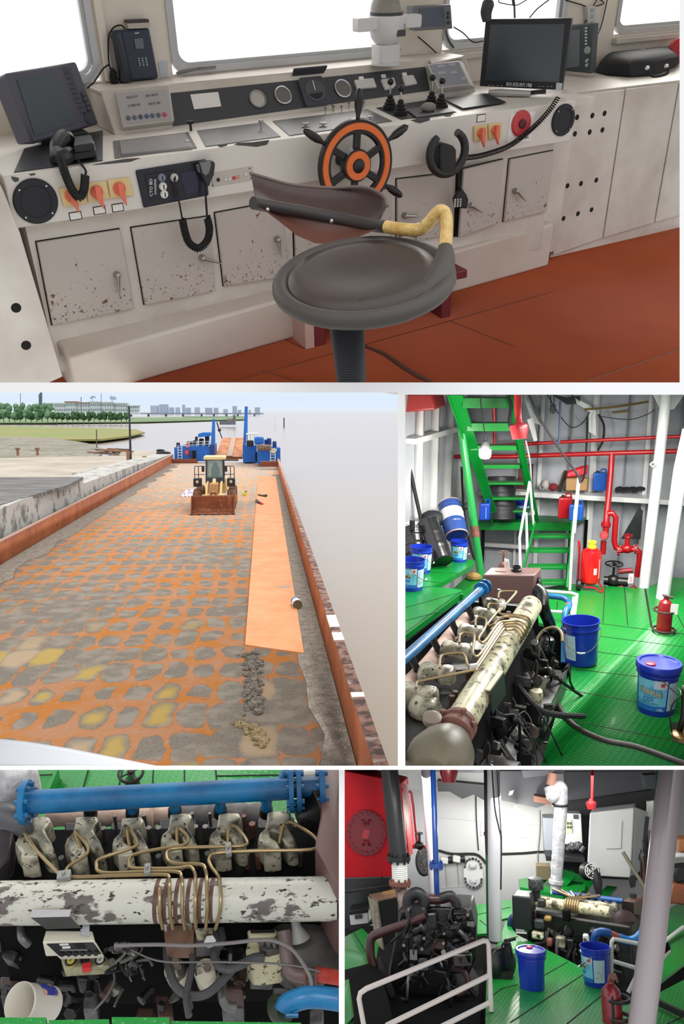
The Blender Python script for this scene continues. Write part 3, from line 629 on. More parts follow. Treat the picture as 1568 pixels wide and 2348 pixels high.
# --- bag on right counter
bagm=M('bag_black',(27,28,34),.7,bump=.15,bsc=200)
t=T('laptop_bag','black zipped laptop bag lying on right counter','bag')
zc=-.80
B=[P(fZ(zc),(1358,166),(1391,174),(1447,178),(1506,174),(1553,152),(1536,134),(1460,128),(1368,140))]
Tp=P(fZ(zc+.075),(1362,124),(1392,138),(1441,147),(1500,142),(1557,130),(1538,118),(1478,102),(1400,106))
cl_=lambda L:[A_((p[0],min(p[1],4.55),p[2])) for p in L]; B=[cl_(B[0])]; Tp=cl_(Tp); c=sum(Tp)/8; Mi=[(a*.35+b*.65)+((a+b)/2-sum(B[0])/8)*.02 for a,b in zip(B[0],Tp)]
g=G(); g.hull(B+[Mi,Tp,[c+(p-c)*.85+A_((0,0,.022)) for p in Tp],[c+(p-c)*.3+A_((0,0,.03)) for p in Tp]]); obj('body',g,bagm,t,bev=.012,ang=60,seg=3)
g=G(); p,q=R1.d(1484,156,4.72),R1.d(1528,153,4.78); g.tube([p,p+A_((.02,-.03,-.04)),q+A_((-.02,-.03,-.03)),q],.008,8,5); obj('handle',g,bagm,t)
for p_ in ((1484,156,4.71),(1528,152,4.77)):
    g=G(); g.ball(R1.d(*p_),(.018,.01,.012),10,6); obj('handle_clip',g,chrome,t)
g=G(); g.ob(fZ(zc+.106)(1473,114),(.05,.012,.006)); obj('badge',g,chrome,t)
g=G(); c=R1.y(1560,122,4.45); g.lathe([(0,-.03),(.06,-.03),(.1,-.01),(.1,.02),(.06,.04),(0,.04)],c,(-.5,-1,.1),28); one('red_case',g,M('bright_red_gloss',(190,36,44),.35),'round red case behind the black bag on the counter','case',bev=.006)
# --- right and left cabinets
t=T('side_cabinet','tall cream cabinet row with round vent holes right of console','cabinet')
YC=3.88
g=G(); g.box((3.815,YC+.022,-1.70),(5.5,4.55,-.825)); obj('carcass',g,dark,t); g=G(); g.box((5.5,YC,-1.75),(5.52,4.58,-.82)); obj('end_panel',g,cream,t)
for q in ([(1322,218),(1433,206),(1381,546),(1268,585)],[(1436,205),(1556,190),(1499,511),(1384,545)],[(1559,190),(1660,176),(1600,482),(1502,510)]):
    g=G(); g.prism(P(fY(YC),*q),(0,.018,0)); obj('door',g,cream,t,bev=.003)
g=G(); g.prism(P(fZ(-.80),(1284,216),(1660,172),(1660,130),(1296,158)),(0,0,-.024)); obj('worktop',g,cream,t,bev=.004)
g=G(); g.box((3.82,YC+.019,-1.75),(5.5,YC+.08,-1.60)); obj('plinth',g,cream,t)
for px,py in ((1323,269),(1358,265),(1386,260),(1318,307),(1352,303),(1381,298),(1367,413),(1332,421),(1301,426),(1292,501),(1325,490),(1356,481)):
    g=G(); c=fY(YC-.0008)(px,py); g.lathe([(.0155,0),(.0155,.003),(0,.003)],c,(0,1,0),18); obj('vent_hole',g,dark,t)
t=T('side_cabinet','cream cabinet with two round holes left of console','cabinet')
g=G(); g.prism(P(fY(3.60),(-12,396),(9,440),(46,534),(144,864),(108,880),(-12,900)),(0,.5,0)); obj('panel',g,cream,t,bev=.004)
for px,py in ((37,706),(60,792)):
    g=G(); c=fY(3.599)(px,py); g.lathe([(.021,0),(.021,.003),(0,.003)],c,(0,1,0),20); obj('vent_hole',g,dark,t)
# --- helm stool
leather=M('brown_leather',(58,50,48),.36,c2=(72,61,58),sc=3,thr=.5,w=.25)
tubem=M('grey_rubber_tube',(74,68,64),.5)
t=T('helm_stool','round brown leather helm stool with tubular backrest','stool')
c=R1.d(833,636,2.02); s=R1.sc(c); rs=192*s
ti=rotx(.05)@roty(-.12)
def sp(prof,n=40): 
    out=[]
    for r,h in prof: out.append([c+ti@A_((math.cos(a)*r*rs,math.sin(a)*r*rs,h)) for a in np.linspace(0,2*math.pi,n,endpoint=False)])
    return out
g=G(); g.hull(sp([(.55,-.04),(.86,-.035),(.93,-.012),(.93,.004),(.88,.016),(.7,.021),(.4,.014),(.15,.009),(.02,.008)])); obj('seat',g,leather,t,ang=70)
g=G(); g.tube([c+ti@A_((math.cos(a)*rs,math.sin(a)*rs,-.006)) for a in np.linspace(0,2*math.pi,48,endpoint=False)],.0215,12,closed=True); obj('rim',g,tubem,t)
g=G(); g.lathe([(.006,0),(.004,.003)],c+ti@A_((-.42*rs,-.62*rs,.017)),n=10); obj('seat_button',g,black,t)
dd=lambda px,py,d:R1.d(px,py,d)
arm=[(580,465,2.16),(620,473,2.20),(700,487,2.25),(780,502,2.25),(850,516,2.2),(887,520,2.15)]
g=G(); g.tube([dd(*p) for p in arm],.0165,12,5); obj('back_tube',g,M('dark_rubber_sleeve',(56,50,49),.5),t)
g=G(); g.tube([dd(*p) for p in ((885,520,2.15),(925,526,2.12),(962,526,2.1),(982,512,2.08),(1000,491,2.06),(1013,484,2.05),(1022,495,2.05),(1023,535,2.04),(1019,574,2.02))],.0165,12,6); obj('taped_tube',g,M('yellow_tape_wrap',(206,164,84),.22,c2=(226,192,120),sc=30,thr=.5,w=.1,bump=.35,bsc=90,coat=.4),t)
g=G(); g.tube([dd(1021,568,2.02),dd(1018,600,2.0),dd(1002,640,1.97),dd(965,684,1.93)],[.018,.027,.03,.02],12,5); obj('joint_sleeve',g,tubem,t)
topE=[(575,399),(610,411),(663,425),(720,431),(767,433),(815,431),(850,436),(878,452),(887,473)]
lowE=[(586,462),(620,470),(663,479),(720,489),(767,497),(815,504),(845,507),(866,506),(874,501)]
def shell(E1,E2,d1,d2,th,m,nm):
    n=len(E1)
    def fn(u,v):
        x=u*(n-1); i=min(int(x),n-2); k=x-i; a=A_(E1[i])*(1-k)+A_(E1[i+1])*k; b=A_(E2[i])*(1-k)+A_(E2[i+1])*k; p=a*(1-v)+b*v
        bow=math.sin(u*math.pi)*.09; return R1.d(p[0],p[1],(d1*(1-v)+d2*v)+bow+.02*math.sin(v*math.pi))
    g=G(); g.grid(fn,24,8,R1.ray(750,480)*th); return obj(nm,g,m,t,bev=.003,ang=50)
bk=M('backrest_brown',(74,52,48),.38,c2=(52,44,44),sc=3,thr=.5,w=.2)
shell(topE,lowE,2.24,2.17,.012,bk,'backrest')
shell([(588,470),(630,482),(680,490),(730,497),(780,505),(830,514),(876,520)],[(600,478),(640,508),(680,540),(722,558),(765,561),(815,546),(866,526)],2.17,2.13,.012,M('backrest_underside',(112,72,62),.38),'backrest_lower')
g=G(); g.tube([dd(*p,) for p in ((574,398,2.24),(612,409,2.28),(663,423,2.31),(720,429,2.33),(767,431,2.33),(815,429,2.31),(852,434,2.28),(880,451,2.25),(888,473,2.23))],.005,8,3); obj('backrest_edge',g,M('worn_edge',(110,96,92),.5),t)
for p in ((613,481,2.16),(760,507,2.22)):
    g=G(); g.ball(dd(*p),.006,10,6); obj('rivet',g,chrome,t)
g=G(); a,b=R1.d(793,728,2.04),R1.d(806,872,2.16); d=b-a
g.lathe([(36*s*(1.02+.13*(i%2))*(1-.12*i/46),np.linalg.norm(d)*i/46) for i in range(47)],a,d,24); obj('bellows',g,M('bellows_grey',(50,51,56),.5),t,ang=20)
g=G(); g.cyl(b,b+nz(d)*.035,.034); g.cyl(b+A_((-.03,0,0)),b+A_((.03,-.01,0)),.012); obj('column',g,black,t)
g=G(); p=R1.d(892,737,1.93); g.prism([R1.d(866,739,1.93),R1.d(905,741,1.93),R1.d(921,732,1.93),R1.d(900,736,1.93)],(0,0,.004)); obj('tilt_lever',g,greyw,t)
# low red step bench behind the stool
t=T('step_bench','low dark red wooden bench behind the helm stool','bench')
rw=M('oxblood_wood',(112,40,46),.45); z0=-1.75
pr=R1.z(1018,729,z0); pl_=R1.z(722,796,z0)
zt=R1.y(1035,622,pr[1])[2]
u=nz(pr-pl_); v_=np.cross((0,0,1.),u)
g=G(); L=np.linalg.norm(pr-pl_); a=pl_-u*.05+A_((0,0,zt-z0)); g.prism([a-v_*.02,a+u*(L+.17)-v_*.02,a+u*(L+.17)+v_*.26,a+v_*.26],(0,0,-.045)); obj('top',g,rw,t,bev=.006)
for q in (pl_,pr-u*.02):
    g=G(); g.prism([q-v_*.0,q+u*.06,q+u*.06+v_*.22,q+v_*.22],(0,0,zt-z0-.044)); obj('leg',g,rw,t,bev=.004)
g=G(); g.prism([pl_-u*.052+A_((0,0,.0)),pl_-u*.05+v_*.2,pl_-u*.05+v_*.2+A_((0,0,.2)),pl_-u*.052+A_((0,0,.2))],u*.05); obj('end_board',g,M('pinkish_board',(196,164,154),.6),t)
g=G(); g.tube([R1.z(830,792,-1.745),R1.z(880,812,-1.745),R1.z(930,846,-1.745),R1.z(990,878,-1.745)],[.006,.01,.012,.008],8,5); one('floor_cable',g,M('dusty_cable',(84,52,44),.6),'dark cable trailing over the red floor from the stool','cable')
# loose things at the left edge and wall wiring
t=T('wall_fan','small round pale fan cut by the left frame edge','fan'); c=R1.d(24,250,4.5); g=G(); g.lathe([(0,-.02),(.06,-.015),(.075,0),(.06,.02),(0,.025)],c,(.3,-1,0),24); obj('cowl',g,greyw,t); g=G(); g.tube([c+A_((-.02,0,.05)),c+A_((-.05,.05,.12)),c+A_((-.1,.08,.05)),c+A_((-.16,.08,-.02))],.012,8,5); obj('hose',g,M('grey_hose',(150,150,150),.5),t)
t=T('radio_handset','black handset at the left frame edge behind the radar','telephone'); g=G(); g.tube([R1.d(-6,286,4.3),R1.d(6,306,4.28),R1.d(2,330,4.25)],[.025,.03,.025],10,5); obj('handset',g,black,t); g=G(); g.tube([R1.d(12,320,4.28),R1.d(26,280,4.33),R1.d(10,262,4.4),R1.d(-8,258,4.4)],.006,6,5); g.tube([R1.d(-8,236,4.4),R1.d(14,262,4.4),R1.d(30,282,4.36)],.006,6,5); obj('cord',g,rubber,t)
wires=[[(958,84),(985,107),(1012,133)],[(1022,68),(1028,90),(1041,110)],[(1040,62),(1062,76),(1084,96),(1107,94)],[(1368,0),(1350,32),(1337,62)],[(1392,0),(1378,60),(1362,94)],[(1213,42),(1232,20),(1258,0)],[(1296,0),(1330,10),(1352,16),(1384,8),(1370,-4)]]
for k,wv in enumerate(wires):
    g=G(); g.tube(P(fY(YW-.02),*wv),.0035,6,5); one('wire',g,rubber,['thin black wire from the searchlight across the wall','short wire hanging under the small navigation display','wire running from small display behind the large monitor','wire left of the white junction box','wire right of the white junction box','thin wire rising from the top of large monitor','loop of wire above the white junction box'][k],'wire')
t=T('junction_box','white junction box on wall pier above the black bag','box'); g=G(); g.prism(P(fY(YW-.04),(1346,14),(1368,14),(1371,60),(1350,62)),(0,.04,0)); g.prism(P(fY(YW-.05),(1360,60),(1372,58),(1374,74),(1362,76)),(0,.05,0)); obj('housing',g,greyw,t,bev=.004)
for py in (24,38,52):
    g=G(); g.ob(fY(YW-.042)(1358,py),(.028,.004,.022)); obj('fuse_window',g,M('bluish_plastic',(170,182,196),.4),t)
g=G(); g.tube(P(fY(YW-.03),(1176,-3),(1178,12)),.009,6); g.tube(P(fY(YW-.03),(1179,12),(1180,42)),.006,6); g.tube(P(fY(YW-.03),(1144,-2),(1146,6),(1182,12),(1196,6),(1212,-3)),.003,6,4); one('antenna',g,slate,'thin antenna rod and wire outside above the large monitor','antenna')
g=G(); g.tube(P(fY(YW-.02),(405,168),(440,160),(462,155)),.008,6); g.ob(fY(YW-.02)(475,155),(.09,.02,.016)); one('wiper',g,M('dull_grey_metal',(128,128,126),.5),'window wiper arm lying along the middle window sill','wiper')
# ================================================================ barge deck, river and far bank
R=R2
ZD=-7.2; ZW=-8.7
dk=lambda a,b:R2.z(a,b,ZD)
def deckmat():
    mt=bpy.data.materials.new('rusty_deck'); mt.use_nodes=True; n=mt.node_tree.nodes; L=mt.node_tree.links; p=n['Principled BSDF']
    def N(t,**k):
        x=n.new(t)
        for a,b in k.items(): setattr(x,a,b)
        return x
    def mth(op,a,b=None):
        x=N('ShaderNodeMath',operation=op)
        for i,v in enumerate((a,b)):
            if v is None: continue
            if isinstance(v,(int,float)): x.inputs[i].default_value=v
            else: L.new(v,x.inputs[i])
        return x.outputs[0]
    tc=N('ShaderNodeTexCoord'); 
    def noise(s,d=3,vec=None):
        x=N('ShaderNodeTexNoise'); x.inputs['Scale'].default_value=s; x.inputs['Detail'].default_value=d; L.new(vec or tc.outputs['Object'],x.inputs['Vector']); return x
    def mr(v,a,b,c=0.,d=1.):
        x=N('ShaderNodeMapRange'); x.inputs[1].default_value=a; x.inputs[2].default_value=b; x.inputs[3].default_value=c; x.inputs[4].default_value=d; L.new(v,x.inputs[0]); return x.outputs[0]
    def mix(f,a,b):
        x=N('ShaderNodeMix',data_type='RGBA')
        if isinstance(f,(int,float)): x.inputs[0].default_value=f
        else: L.new(f,x.inputs[0])
        for i,v in ((6,a),(7,b)):
            if isinstance(v,tuple): x.inputs[i].default_value=lin(v)
            else: L.new(v,x.inputs[i])
        return x.outputs[2]
    sx=N('ShaderNodeSeparateXYZ'); L.new(tc.outputs['Object'],sx.inputs[0])
    nz1=noise(.9,2); sn=N('ShaderNodeSeparateColor'); L.new(nz1.outputs['Color'],sn.inputs[0])
    u=mth('ADD',mth('DIVIDE',sx.outputs['X'],.78),mr(sn.outputs[0],.25,.75,-.2,.2)); v=mth('ADD',mth('DIVIDE',sx.outputs['Y'],1.7),mr(sn.outputs[1],.25,.75,-.16,.16))
    fu=mth('SUBTRACT',mth('FRACT',u),.5); fv=mth('SUBTRACT',mth('FRACT',v),.5)
    d=mth('POWER',mth('ADD',mth('POWER',mth('ABSOLUTE',fu),3.2),mth('POWER',mth('ABSOLUTE',fv),3.2)),1/3.2)
    cv=N('ShaderNodeCombineXYZ'); L.new(mth('FLOOR',u),cv.inputs[0]); L.new(mth('FLOOR',v),cv.inputs[1])
    wn=N('ShaderNodeTexWhiteNoise',noise_dimensions='3D'); L.new(cv.outputs[0],wn.inputs['Vector'])
    big=noise(.16,3); bg=big.outputs['Fac']
    rad=mth('ADD',mth('ADD',mr(wn.outputs['Value'],0,1,.33,.465),mr(bg,.40,.66,-.12,.14)),mr(noise(9,4).outputs['Fac'],.3,.7,-.03,.03))
    rad=mth('ADD',rad,mr(sx.outputs['Y'],-22,-36,0.,.05))
    patch=mr(mth('SUBTRACT',rad,d),-.012,.012)
    edge=mth('MULTIPLY',mr(mth('ABSOLUTE',mth('SUBTRACT',rad,d)),.006,.03,1.,0.),.55)
    n2=noise(1.1,4).outputs['Fac']; n3=noise(26,4).outputs['Fac']
    org=mix(mr(n2,.42,.62),(226,164,122),(232,150,76)); org=mix(mr(noise(5,4).outputs['Fac'],.6,.72),org,(222,190,162))
    grey=mix(mr(n3,.35,.65),(178,166,150),(150,140,127)); grey=mix(mr(noise(1.7,2).outputs['Fac'],.45,.65),grey,(190,178,162))
    pud=mth('MULTIPLY',mth('MULTIPLY',mr(wn.outputs['Value'],.80,.84),mr(mth('SUBTRACT',mth('SUBTRACT',rad,.08),d),-.06,.16)),mr(sx.outputs['Y'],-36,-41))
    wetc=N('ShaderNodeSeparateColor'); L.new(wn.outputs['Color'],wetc.inputs[0])
    grey=mix(pud,grey,mix(mr(wetc.outputs[1],.4,.6),(226,192,104),(222,194,158)))
    col=mix(patch,mix(edge,org,(190,124,88)),grey)
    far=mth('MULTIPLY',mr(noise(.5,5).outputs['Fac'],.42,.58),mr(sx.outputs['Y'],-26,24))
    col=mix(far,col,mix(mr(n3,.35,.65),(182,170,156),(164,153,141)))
    L.new(col,p.inputs['Base Color']); p.inputs['Specular IOR Level'].default_value=.3
    L.new(mr(pud,0,1,.7,.15),p.inputs['Roughness'])
    return mt
DK=deckmat()
rust=M('rust_orange_paint',(188,112,70),.6,c2=(164,90,54),sc=.5,thr=.5,w=.15,c3=(120,70,46),sc3=1.5,thr3=.66,w3=.05)
rustcap=M('worn_bulwark_cap',(196,150,132),.6,c2=(120,96,90),sc=3,thr=.52,w=.06,c3=(214,190,180),sc3=2.1,thr3=.6,w3=.03)
XR,XL=1.85,-12.25
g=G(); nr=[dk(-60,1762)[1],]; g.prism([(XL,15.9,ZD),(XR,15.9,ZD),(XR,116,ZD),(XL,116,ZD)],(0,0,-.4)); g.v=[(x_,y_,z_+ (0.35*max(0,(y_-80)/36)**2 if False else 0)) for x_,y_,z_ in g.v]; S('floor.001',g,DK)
g=G(); g.prism([(XR,12.,ZD),(XR+.06,12.,ZD+.95),(XR+.3,12.,ZD+.95),(XR+.3,12.,ZD-1.6),(XR,12.,ZD-1.6)],(0,101.9,0)); S('trim_7',g,rust)
g=G(); g.prism([(XR+.05,12.,ZD+.95),(XR+.05,12.,ZD+1.0),(XR+.30,12.,ZD+1.0),(XR+.30,12.,ZD+.95)],(0,101.9,0)); S('trim_8',g,rustcap)
g=G(); g.prism([(XL,15.9,ZD),(XL,15.9,ZD+1.05),(XL-.15,15.9,ZD+1.05),(XL-.15,15.9,ZD-1.5),(XL,15.9,ZD-1.5)],(0,99,0)); S('trim_9',g,rust)
g=G(); g.prism([(XL+.02,15.9,ZD+1.05),(XL+.02,15.9,ZD+1.10),(XL-.2,15.9,ZD+1.10),(XL-.2,15.9,ZD+1.05)],(0,99,0)); S('trim_10',g,M('left_cap',(176,140,124),.6))
g=G()
for y0,y1 in ((21.8,22.6),(23.2,24.6),(17.3,17.6)): g.box((XR+.03,y0,ZD+.96),(XR+.315,y1,ZD+1.004))
S('trim_11',g,M('white_cap_paint',(226,212,200),.6))
# mud strips and the orange running strip
grav=M('gravel_mud',(128,118,106),.9,c2=(104,94,84),sc=3,thr=.5,w=.1,c3=(176,166,152),sc3=22,thr3=.62,w3=.03,bump=.6,bsc=30)
def strip(fn,ys,z,m,name,th=.03,kind='structure',**k):
    L=[fn(y,0) for y in ys]; Rr=[fn(y,1) for y in ys]; g=G(); g.prism([A_((a,y,z)) for a,y in zip(L,ys)]+[A_((a,y,z)) for a,y in zip(Rr,ys)][::-1],(0,0,-th)); return obj(name,g,m,kind=kind)
rnd=random.Random(3)
ys=list(np.linspace(15.9,93,44))
strip(lambda y,s:(XR-.02 if s else XR-.75+.14*math.sin(y*1.9)+.12*math.sin(y*.47)),ys,ZD+.03,grav,'trim_12')
strip(lambda y,s:(XL+.02 if not s else XL+1.2+.3*math.sin(y*.9)+.2*math.sin(y*2.1)),list(np.linspace(32,112,40)),ZD+.03,grav,'trim_13')
stripm=M('orange_steel_strip',(210,146,96),.65,c2=(202,128,70),sc=.8,thr=.5,w=.15,c3=(146,132,118),sc3=.55,thr3=.66,w3=.015)
q=P(lambda a,b:R2.z(a,b,ZD+.05),(562,1478),(697,1497),(632,1092),(592,1090))
g=G(); g.prism(q,(0,0,-.05)); one('steel_strip',g,stripm,'long orange steel strip plate running along right side of deck','plate')
# piles of muddy rubble
def pile(name,label,pts,r,n,seed,m):
    rr=random.Random(seed); g=G()
    for i in range(n):
        t=rr.random(); k=min(int(t*(len(pts)-1)),len(pts)-2); f=t*(len(pts)-1)-k; a=A_(pts[k])*(1-f)+A_(pts[k+1])*f
        s=r*(.35+.9*rr.random()**2); o=a+A_((rr.gauss(0,r*1.1),rr.gauss(0,r*2.0),s*.25)); b0=len(g.v); g.ball(o,(s,s*1.5,s*.8),7,5)
        g.v[b0:]=[(x+rr.uniform(-.2,.2)*s,y+rr.uniform(-.2,.2)*s,z+rr.uniform(-.15,.15)*s) for x,y,z in g.v[b0:]]
    return tag(obj(name,g,m,kind='stuff'),label,'rubble')
mud=M('dark_mud',(112,103,93),.9,c2=(84,76,68),sc=8,thr=.5,w=.1,bump=.5,bsc=40); mudy=M('yellow_mud',(142,122,84),.85,c2=(110,92,64),sc=8,thr=.5,w=.1,bump=.5,bsc=40)
pile('rubble_heap','grey muddy rubble heap at near end of the orange strip',P(dk,(575,1500),(580,1545),(578,1590),(585,1630)),.10,260,1,mud)
pile('mud_heap','yellowish mud heap in puddle near bottom of the deck',P(dk,(548,1660),(572,1670),(590,1688),(607,1705)),.065,140,2,mudy)
pile('grit_line','grit line of stones along the right bulwark',P(dk,(688,1330),(735,1490),(776,1640),(800,1730)),.04,90,5,grav)
g=G()
# --- wheel loader, facing the camera
t=T('wheel_loader','yellow wheel loader with rusty bucket parked on the barge deck','loader',loc=dk(488,1179)+A_((0,-.4,0)))
lp=M('loader_beige_yellow',(232,196,130),.5); lr=M('loader_rusty_bucket',(150,84,50),.7,c2=(122,66,40),sc=1.2,thr=.5,w=.15,c3=(176,110,70),sc3=3,thr3=.6,w3=.05); lb=M('loader_black',(30,31,34),.5)
tire=M('muddy_tyre',(128,84,54),.85,c2=(92,62,42),sc=5,thr=.5,w=.1,bump=.6,bsc=12)
g=G(); sec=[(0,.06),(.02,.0),(.9,.05),(1.05,.25),(1.05,.7),(.85,1.2),(.75,1.28),(.70,1.2),(.88,.7),(.88,.3),(.75,.16)]
g.prism([A_((-1.5,y,z)) for y,z in sec],(3.0,0,0)); 
for s in (-1,1): g.prism([A_((s*1.5,y,z)) for y,z in ((.0,.03),(.95,.06),(1.05,.6),(.78,1.28),(.5,.75))],(-s*.05,0,0))
obj('bucket',g,lr,t)
g=G(); g.box((-1.56,-.1,-.0),(1.56,.12,.05)); obj('cutting_edge',g,M('edge_steel',(70,58,52),.6),t)
for k in range(7):
    g=G(); g.box((-1.45+k*.47,-.18,.0),(-1.33+k*.47,.0,.07)); obj('bucket_bolt',g,lb,t)
for s in (-1,1):
    g=G(); g.prism([A_((s*.42,y,z)) for y,z in ((1.0,.5),(1.1,.85),(2.6,1.95),(3.6,2.05),(3.6,1.75),(2.7,1.6),(1.25,.4))],(s*.16,0,0)); obj('lift_arm',g,lp,t,bev=.02)
    g=G(); g.ob((s*.55,1.25,1.0),(.46,.35,.55)); obj('arm_bracket',g,lp,t,bev=.03)
    g=G(); g.lathe([(.0,-.3),(.62,-.3),(.76,-.2),(.78,0),(.76,.2),(.62,.3),(0,.3)],(s*1.22,2.9,.78),(1,0,0),24); o=obj('tyre',g,tire,t)
    g=G(); g.lathe([(.34,.3),(.34,.33),(0,.33)],(s*1.22,2.9,.78),(s,0,0),18); obj('wheel_hub',g,lp,o)
    g=G(); g.lathe([(.0,-.3),(.62,-.3),(.76,-.2),(.78,0),(.76,.2),(.62,.3),(0,.3)],(s*1.22,6.2,.78),(1,0,0),24); obj('tyre',g,tire,t)
    g=G(); g.box((s*1.2-.28,2.6,1.72),(s*1.2+.28,3.5,2.3)); f=obj('fender_box',g,lb,t,bev=.03)
    g=G(); g.lathe([(.11,0),(.11,.03),(0,.04)],(s*1.2,2.6,2.08),(0,-1,0),14); obj('headlamp',g,M('lamp_lens',(200,190,170),.2),f)
    g=G(); g.tube([(s*1.42,3.2,1.8),(s*1.42,3.2,3.1),(s*1.36,3.2,3.15),(s*.7,3.4,3.15)],.03,8); g.tube([(s*1.15,3.25,2.3),(s*1.15,3.25,3.1)],.03,8); g.tube([(s*1.42,3.2,2.55),(s*.7,3.4,2.55)],.025,8); obj('handrail',g,lb,t)
    g=G(); g.ob((s*.82,3.3,2.95),(.2,.08,.42)); obj('mirror',g,lb,t,bev=.02)
g=G(); g.box((-.3,1.6,1.2),(.3,3.4,2.0)); obj('front_frame',g,M('loader_tan',(186,144,92),.5),t,bev=.03)
g=G(); g.cyl((0,1.3,1.15),(0,2.9,2.2),.13,n=14); o=obj('tilt_cylinder',g,lp,t); g=G(); g.cyl((0,.95,.8),(0,1.4,1.2),.07,n=12); obj('piston_rod',g,chrome,o); g=G(); g.ob((0,1.5,1.0),(.3,.4,.9)); obj('bell_crank',g,lr,t,bev=.03)
g=G(); g.box((-.68,3.6,1.9),(.68,5.2,2.3)); obj('cab_base',g,M('loader_slate',(56,66,78),.5),t,bev=.03)
for sx_ in (-1,1):
    for y_ in (3.65,5.15):
        g=G(); g.bar((sx_*.63,y_,2.25),(sx_*.60,y_,3.62),.09,.09,(0,1,0)); obj('cab_pillar',g,lb,t)
gl=M('cab_glass',(150,176,172),.08,alpha=.38)
for nm,a,b in (('windscreen',(-.6,3.62,2.3),(.6,3.65,3.6)),('side_window',(-.63,3.7,2.3),(-.61,5.1,3.6)),('side_window',(.61,3.7,2.3),(.63,5.1,3.6)),('rear_window',(-.6,5.14,2.3),(.6,5.17,3.6))):
    g=G(); g.box(a,b); obj(nm,g,gl,t)
g=G(); g.box((-.78,3.45,3.6),(.78,5.3,3.84)); obj('cab_roof',g,M('loader_roof',(236,208,150),.5),t,bev=.05)
g=G(); g.prism([A_((a,4.55,2.3+b)) for a,b in ((-.32,0),(.32,0),(.3,.6),(.16,.85),(.12,1.05),(-.12,1.05),(-.16,.85),(-.3,.6))],(0,.2,0)); obj('driver_seat',g,M('seat_teal',(62,92,100),.7),t,bev=.04)
g=G(); g.ring((0,4.0,2.55),(0,-.5,.8),.22,.02,20,6); obj('steering_wheel',g,lb,t)
g=G(); g.box((-.75,5.2,1.0),(.75,7.4,2.1)); obj('engine_hood',g,lp,t,bev=.06)
# --- bow houses, masts, ramp
blue=M('barge_blue',(18,108,200),.5,c2=(16,94,180),sc=.4,thr=.5,w=.2); dblue=M('barge_dark_blue',(22,58,118),.5); whr=M('white_rail_paint',(222,226,228),.5); blk2=M('machine_black',(34,38,46),.6)
def bx(t,nm,x0,x1,y0p,y1p,dep,d0,d1,m,**k):    # block from its front face in the photo, with real depth
    a=R2.d(x0,y1p,dep); b=R2.d(x1,y0p,dep); g=G(); g.box((a[0],a[1]+d0,a[2]),(b[0],a[1]+d1,b[2])); return obj(nm,g,m,t,**k)
t=T('deckhouse','blue bow deckhouse on the left with red notice and white ladder','deckhouse'); D=114.
bx(t,'house',412,481,1023,1058,D,0,7,blue); bx(t,'side_block',400,413,1026,1055,D,0,5,blue)
bx(t,'doorway',441,449,1033,1053,D,-.02,.1,dark); bx(t,'door',434,441,1033,1054,D,-.08,-.03,dblue); o=bx(t,'sign',424,433,1031,1043,D,-.06,-.02,M('red_sign',(204,40,62),.5))
text('严禁 烟火',R2.d(428.5,1037,113.9),(1,0,0),(0,0,1),.32,M('sign_pink',(244,190,190),.6),o,w=.42)
g=G()
for px in (408,417): g.bar(R2.d(px,1020,113.8),R2.d(px,1055,113.8),.09,.05)
for py in (1026,1032,1038,1044,1050): g.bar(R2.d(408,py,113.8),R2.d(417,py,113.8),.05,.07)
obj('ladder',g,whr,t)
g=G()
for py in (1013,1019): g.bar(R2.d(417,py+2,113.9),R2.d(480,py-1,113.9),.06,.06)
for px in (417,434,451,465,479): g.bar(R2.d(px,1011,113.9),R2.d(px,1024,113.9),.06,.06)
obj('railing',g,whr,t)
for x0,x1,y0,y1 in ((428,440,1012,1023),(442,452,1010,1023),(447,452,1001,1012),(456,466,1006,1023),(470,479,1000,1023),(404,411,1015,1027)): bx(t,'deck_machine',x0,x1,y0,y1,D+2,0,1.2,blk2,bev=.1)
g=G(); a,b=R2.d(454,1000,115),R2.d(482,992,115); g.prism([(a[0],a[1],a[2]-.2),(a[0],a[1],a[2]+.3),(a[0]+.6,a[1],b[2]),(b[0],a[1],b[2]),(b[0],a[1],a[2])],(0,3,0)); obj('canopy',g,M('canopy_blue',(30,116,204),.5),t)
g=G(); a=R2.d(487,1048,114.5); b=R2.d(489,961,114.5); g.prism([a+A_((-.35,0,0)),a+A_((.35,0,0)),a+A_((.35,1.2,0)),a+A_((-.35,1.2,0))],None,[b+A_((-.14,.4,0)),b+A_((.2,.4,0)),b+A_((.2,.8,0)),b+A_((-.14,.8,0))]); obj('mast',g,blue,t)
g=G(); a,b=R2.d(481,1058,D),R2.d(492,1052,D); g.box((a[0],a[1]+.1,a[2]),(b[0],a[1]+6,R2.d(481,1020,D)[2])); obj('inner_wall',g,dblue,t)
g=G(); g.ring(R2.d(430,1021,113.5),(0,-1,.1),.24,.085,20,8); one('lifebuoy',g,M('lifebuoy_orange',(224,140,120),.6),'orange ring lifebuoy hung on the left deckhouse railing','lifebuoy')
t=T('deckhouse','blue bow deckhouse on the right with brown rolled bundle on its front','deckhouse'); D=106.
bx(t,'house',557,588,1020,1060,112.,0,7,blue); bx(t,'house_block',590,623,1025,1064,D,0,6,blue); bx(t,'side_block',622,643,1028,1062,D,1,5,blue); bx(t,'recess',585,596,1036,1062,D+.5,0,.5,dblue); bx(t,'doorway',585,592,1037,1057,D+.4,-.05,.05,dark)
g=G()
for px in (620,631): g.bar(R2.d(px,1032,105.7),R2.d(px,1060,105.7),.09,.05)
for py in (1037,1043,1049,1055): g.bar(R2.d(620,py,105.7),R2.d(631,py,105.7),.06,.08)
obj('ladder',g,whr,t)
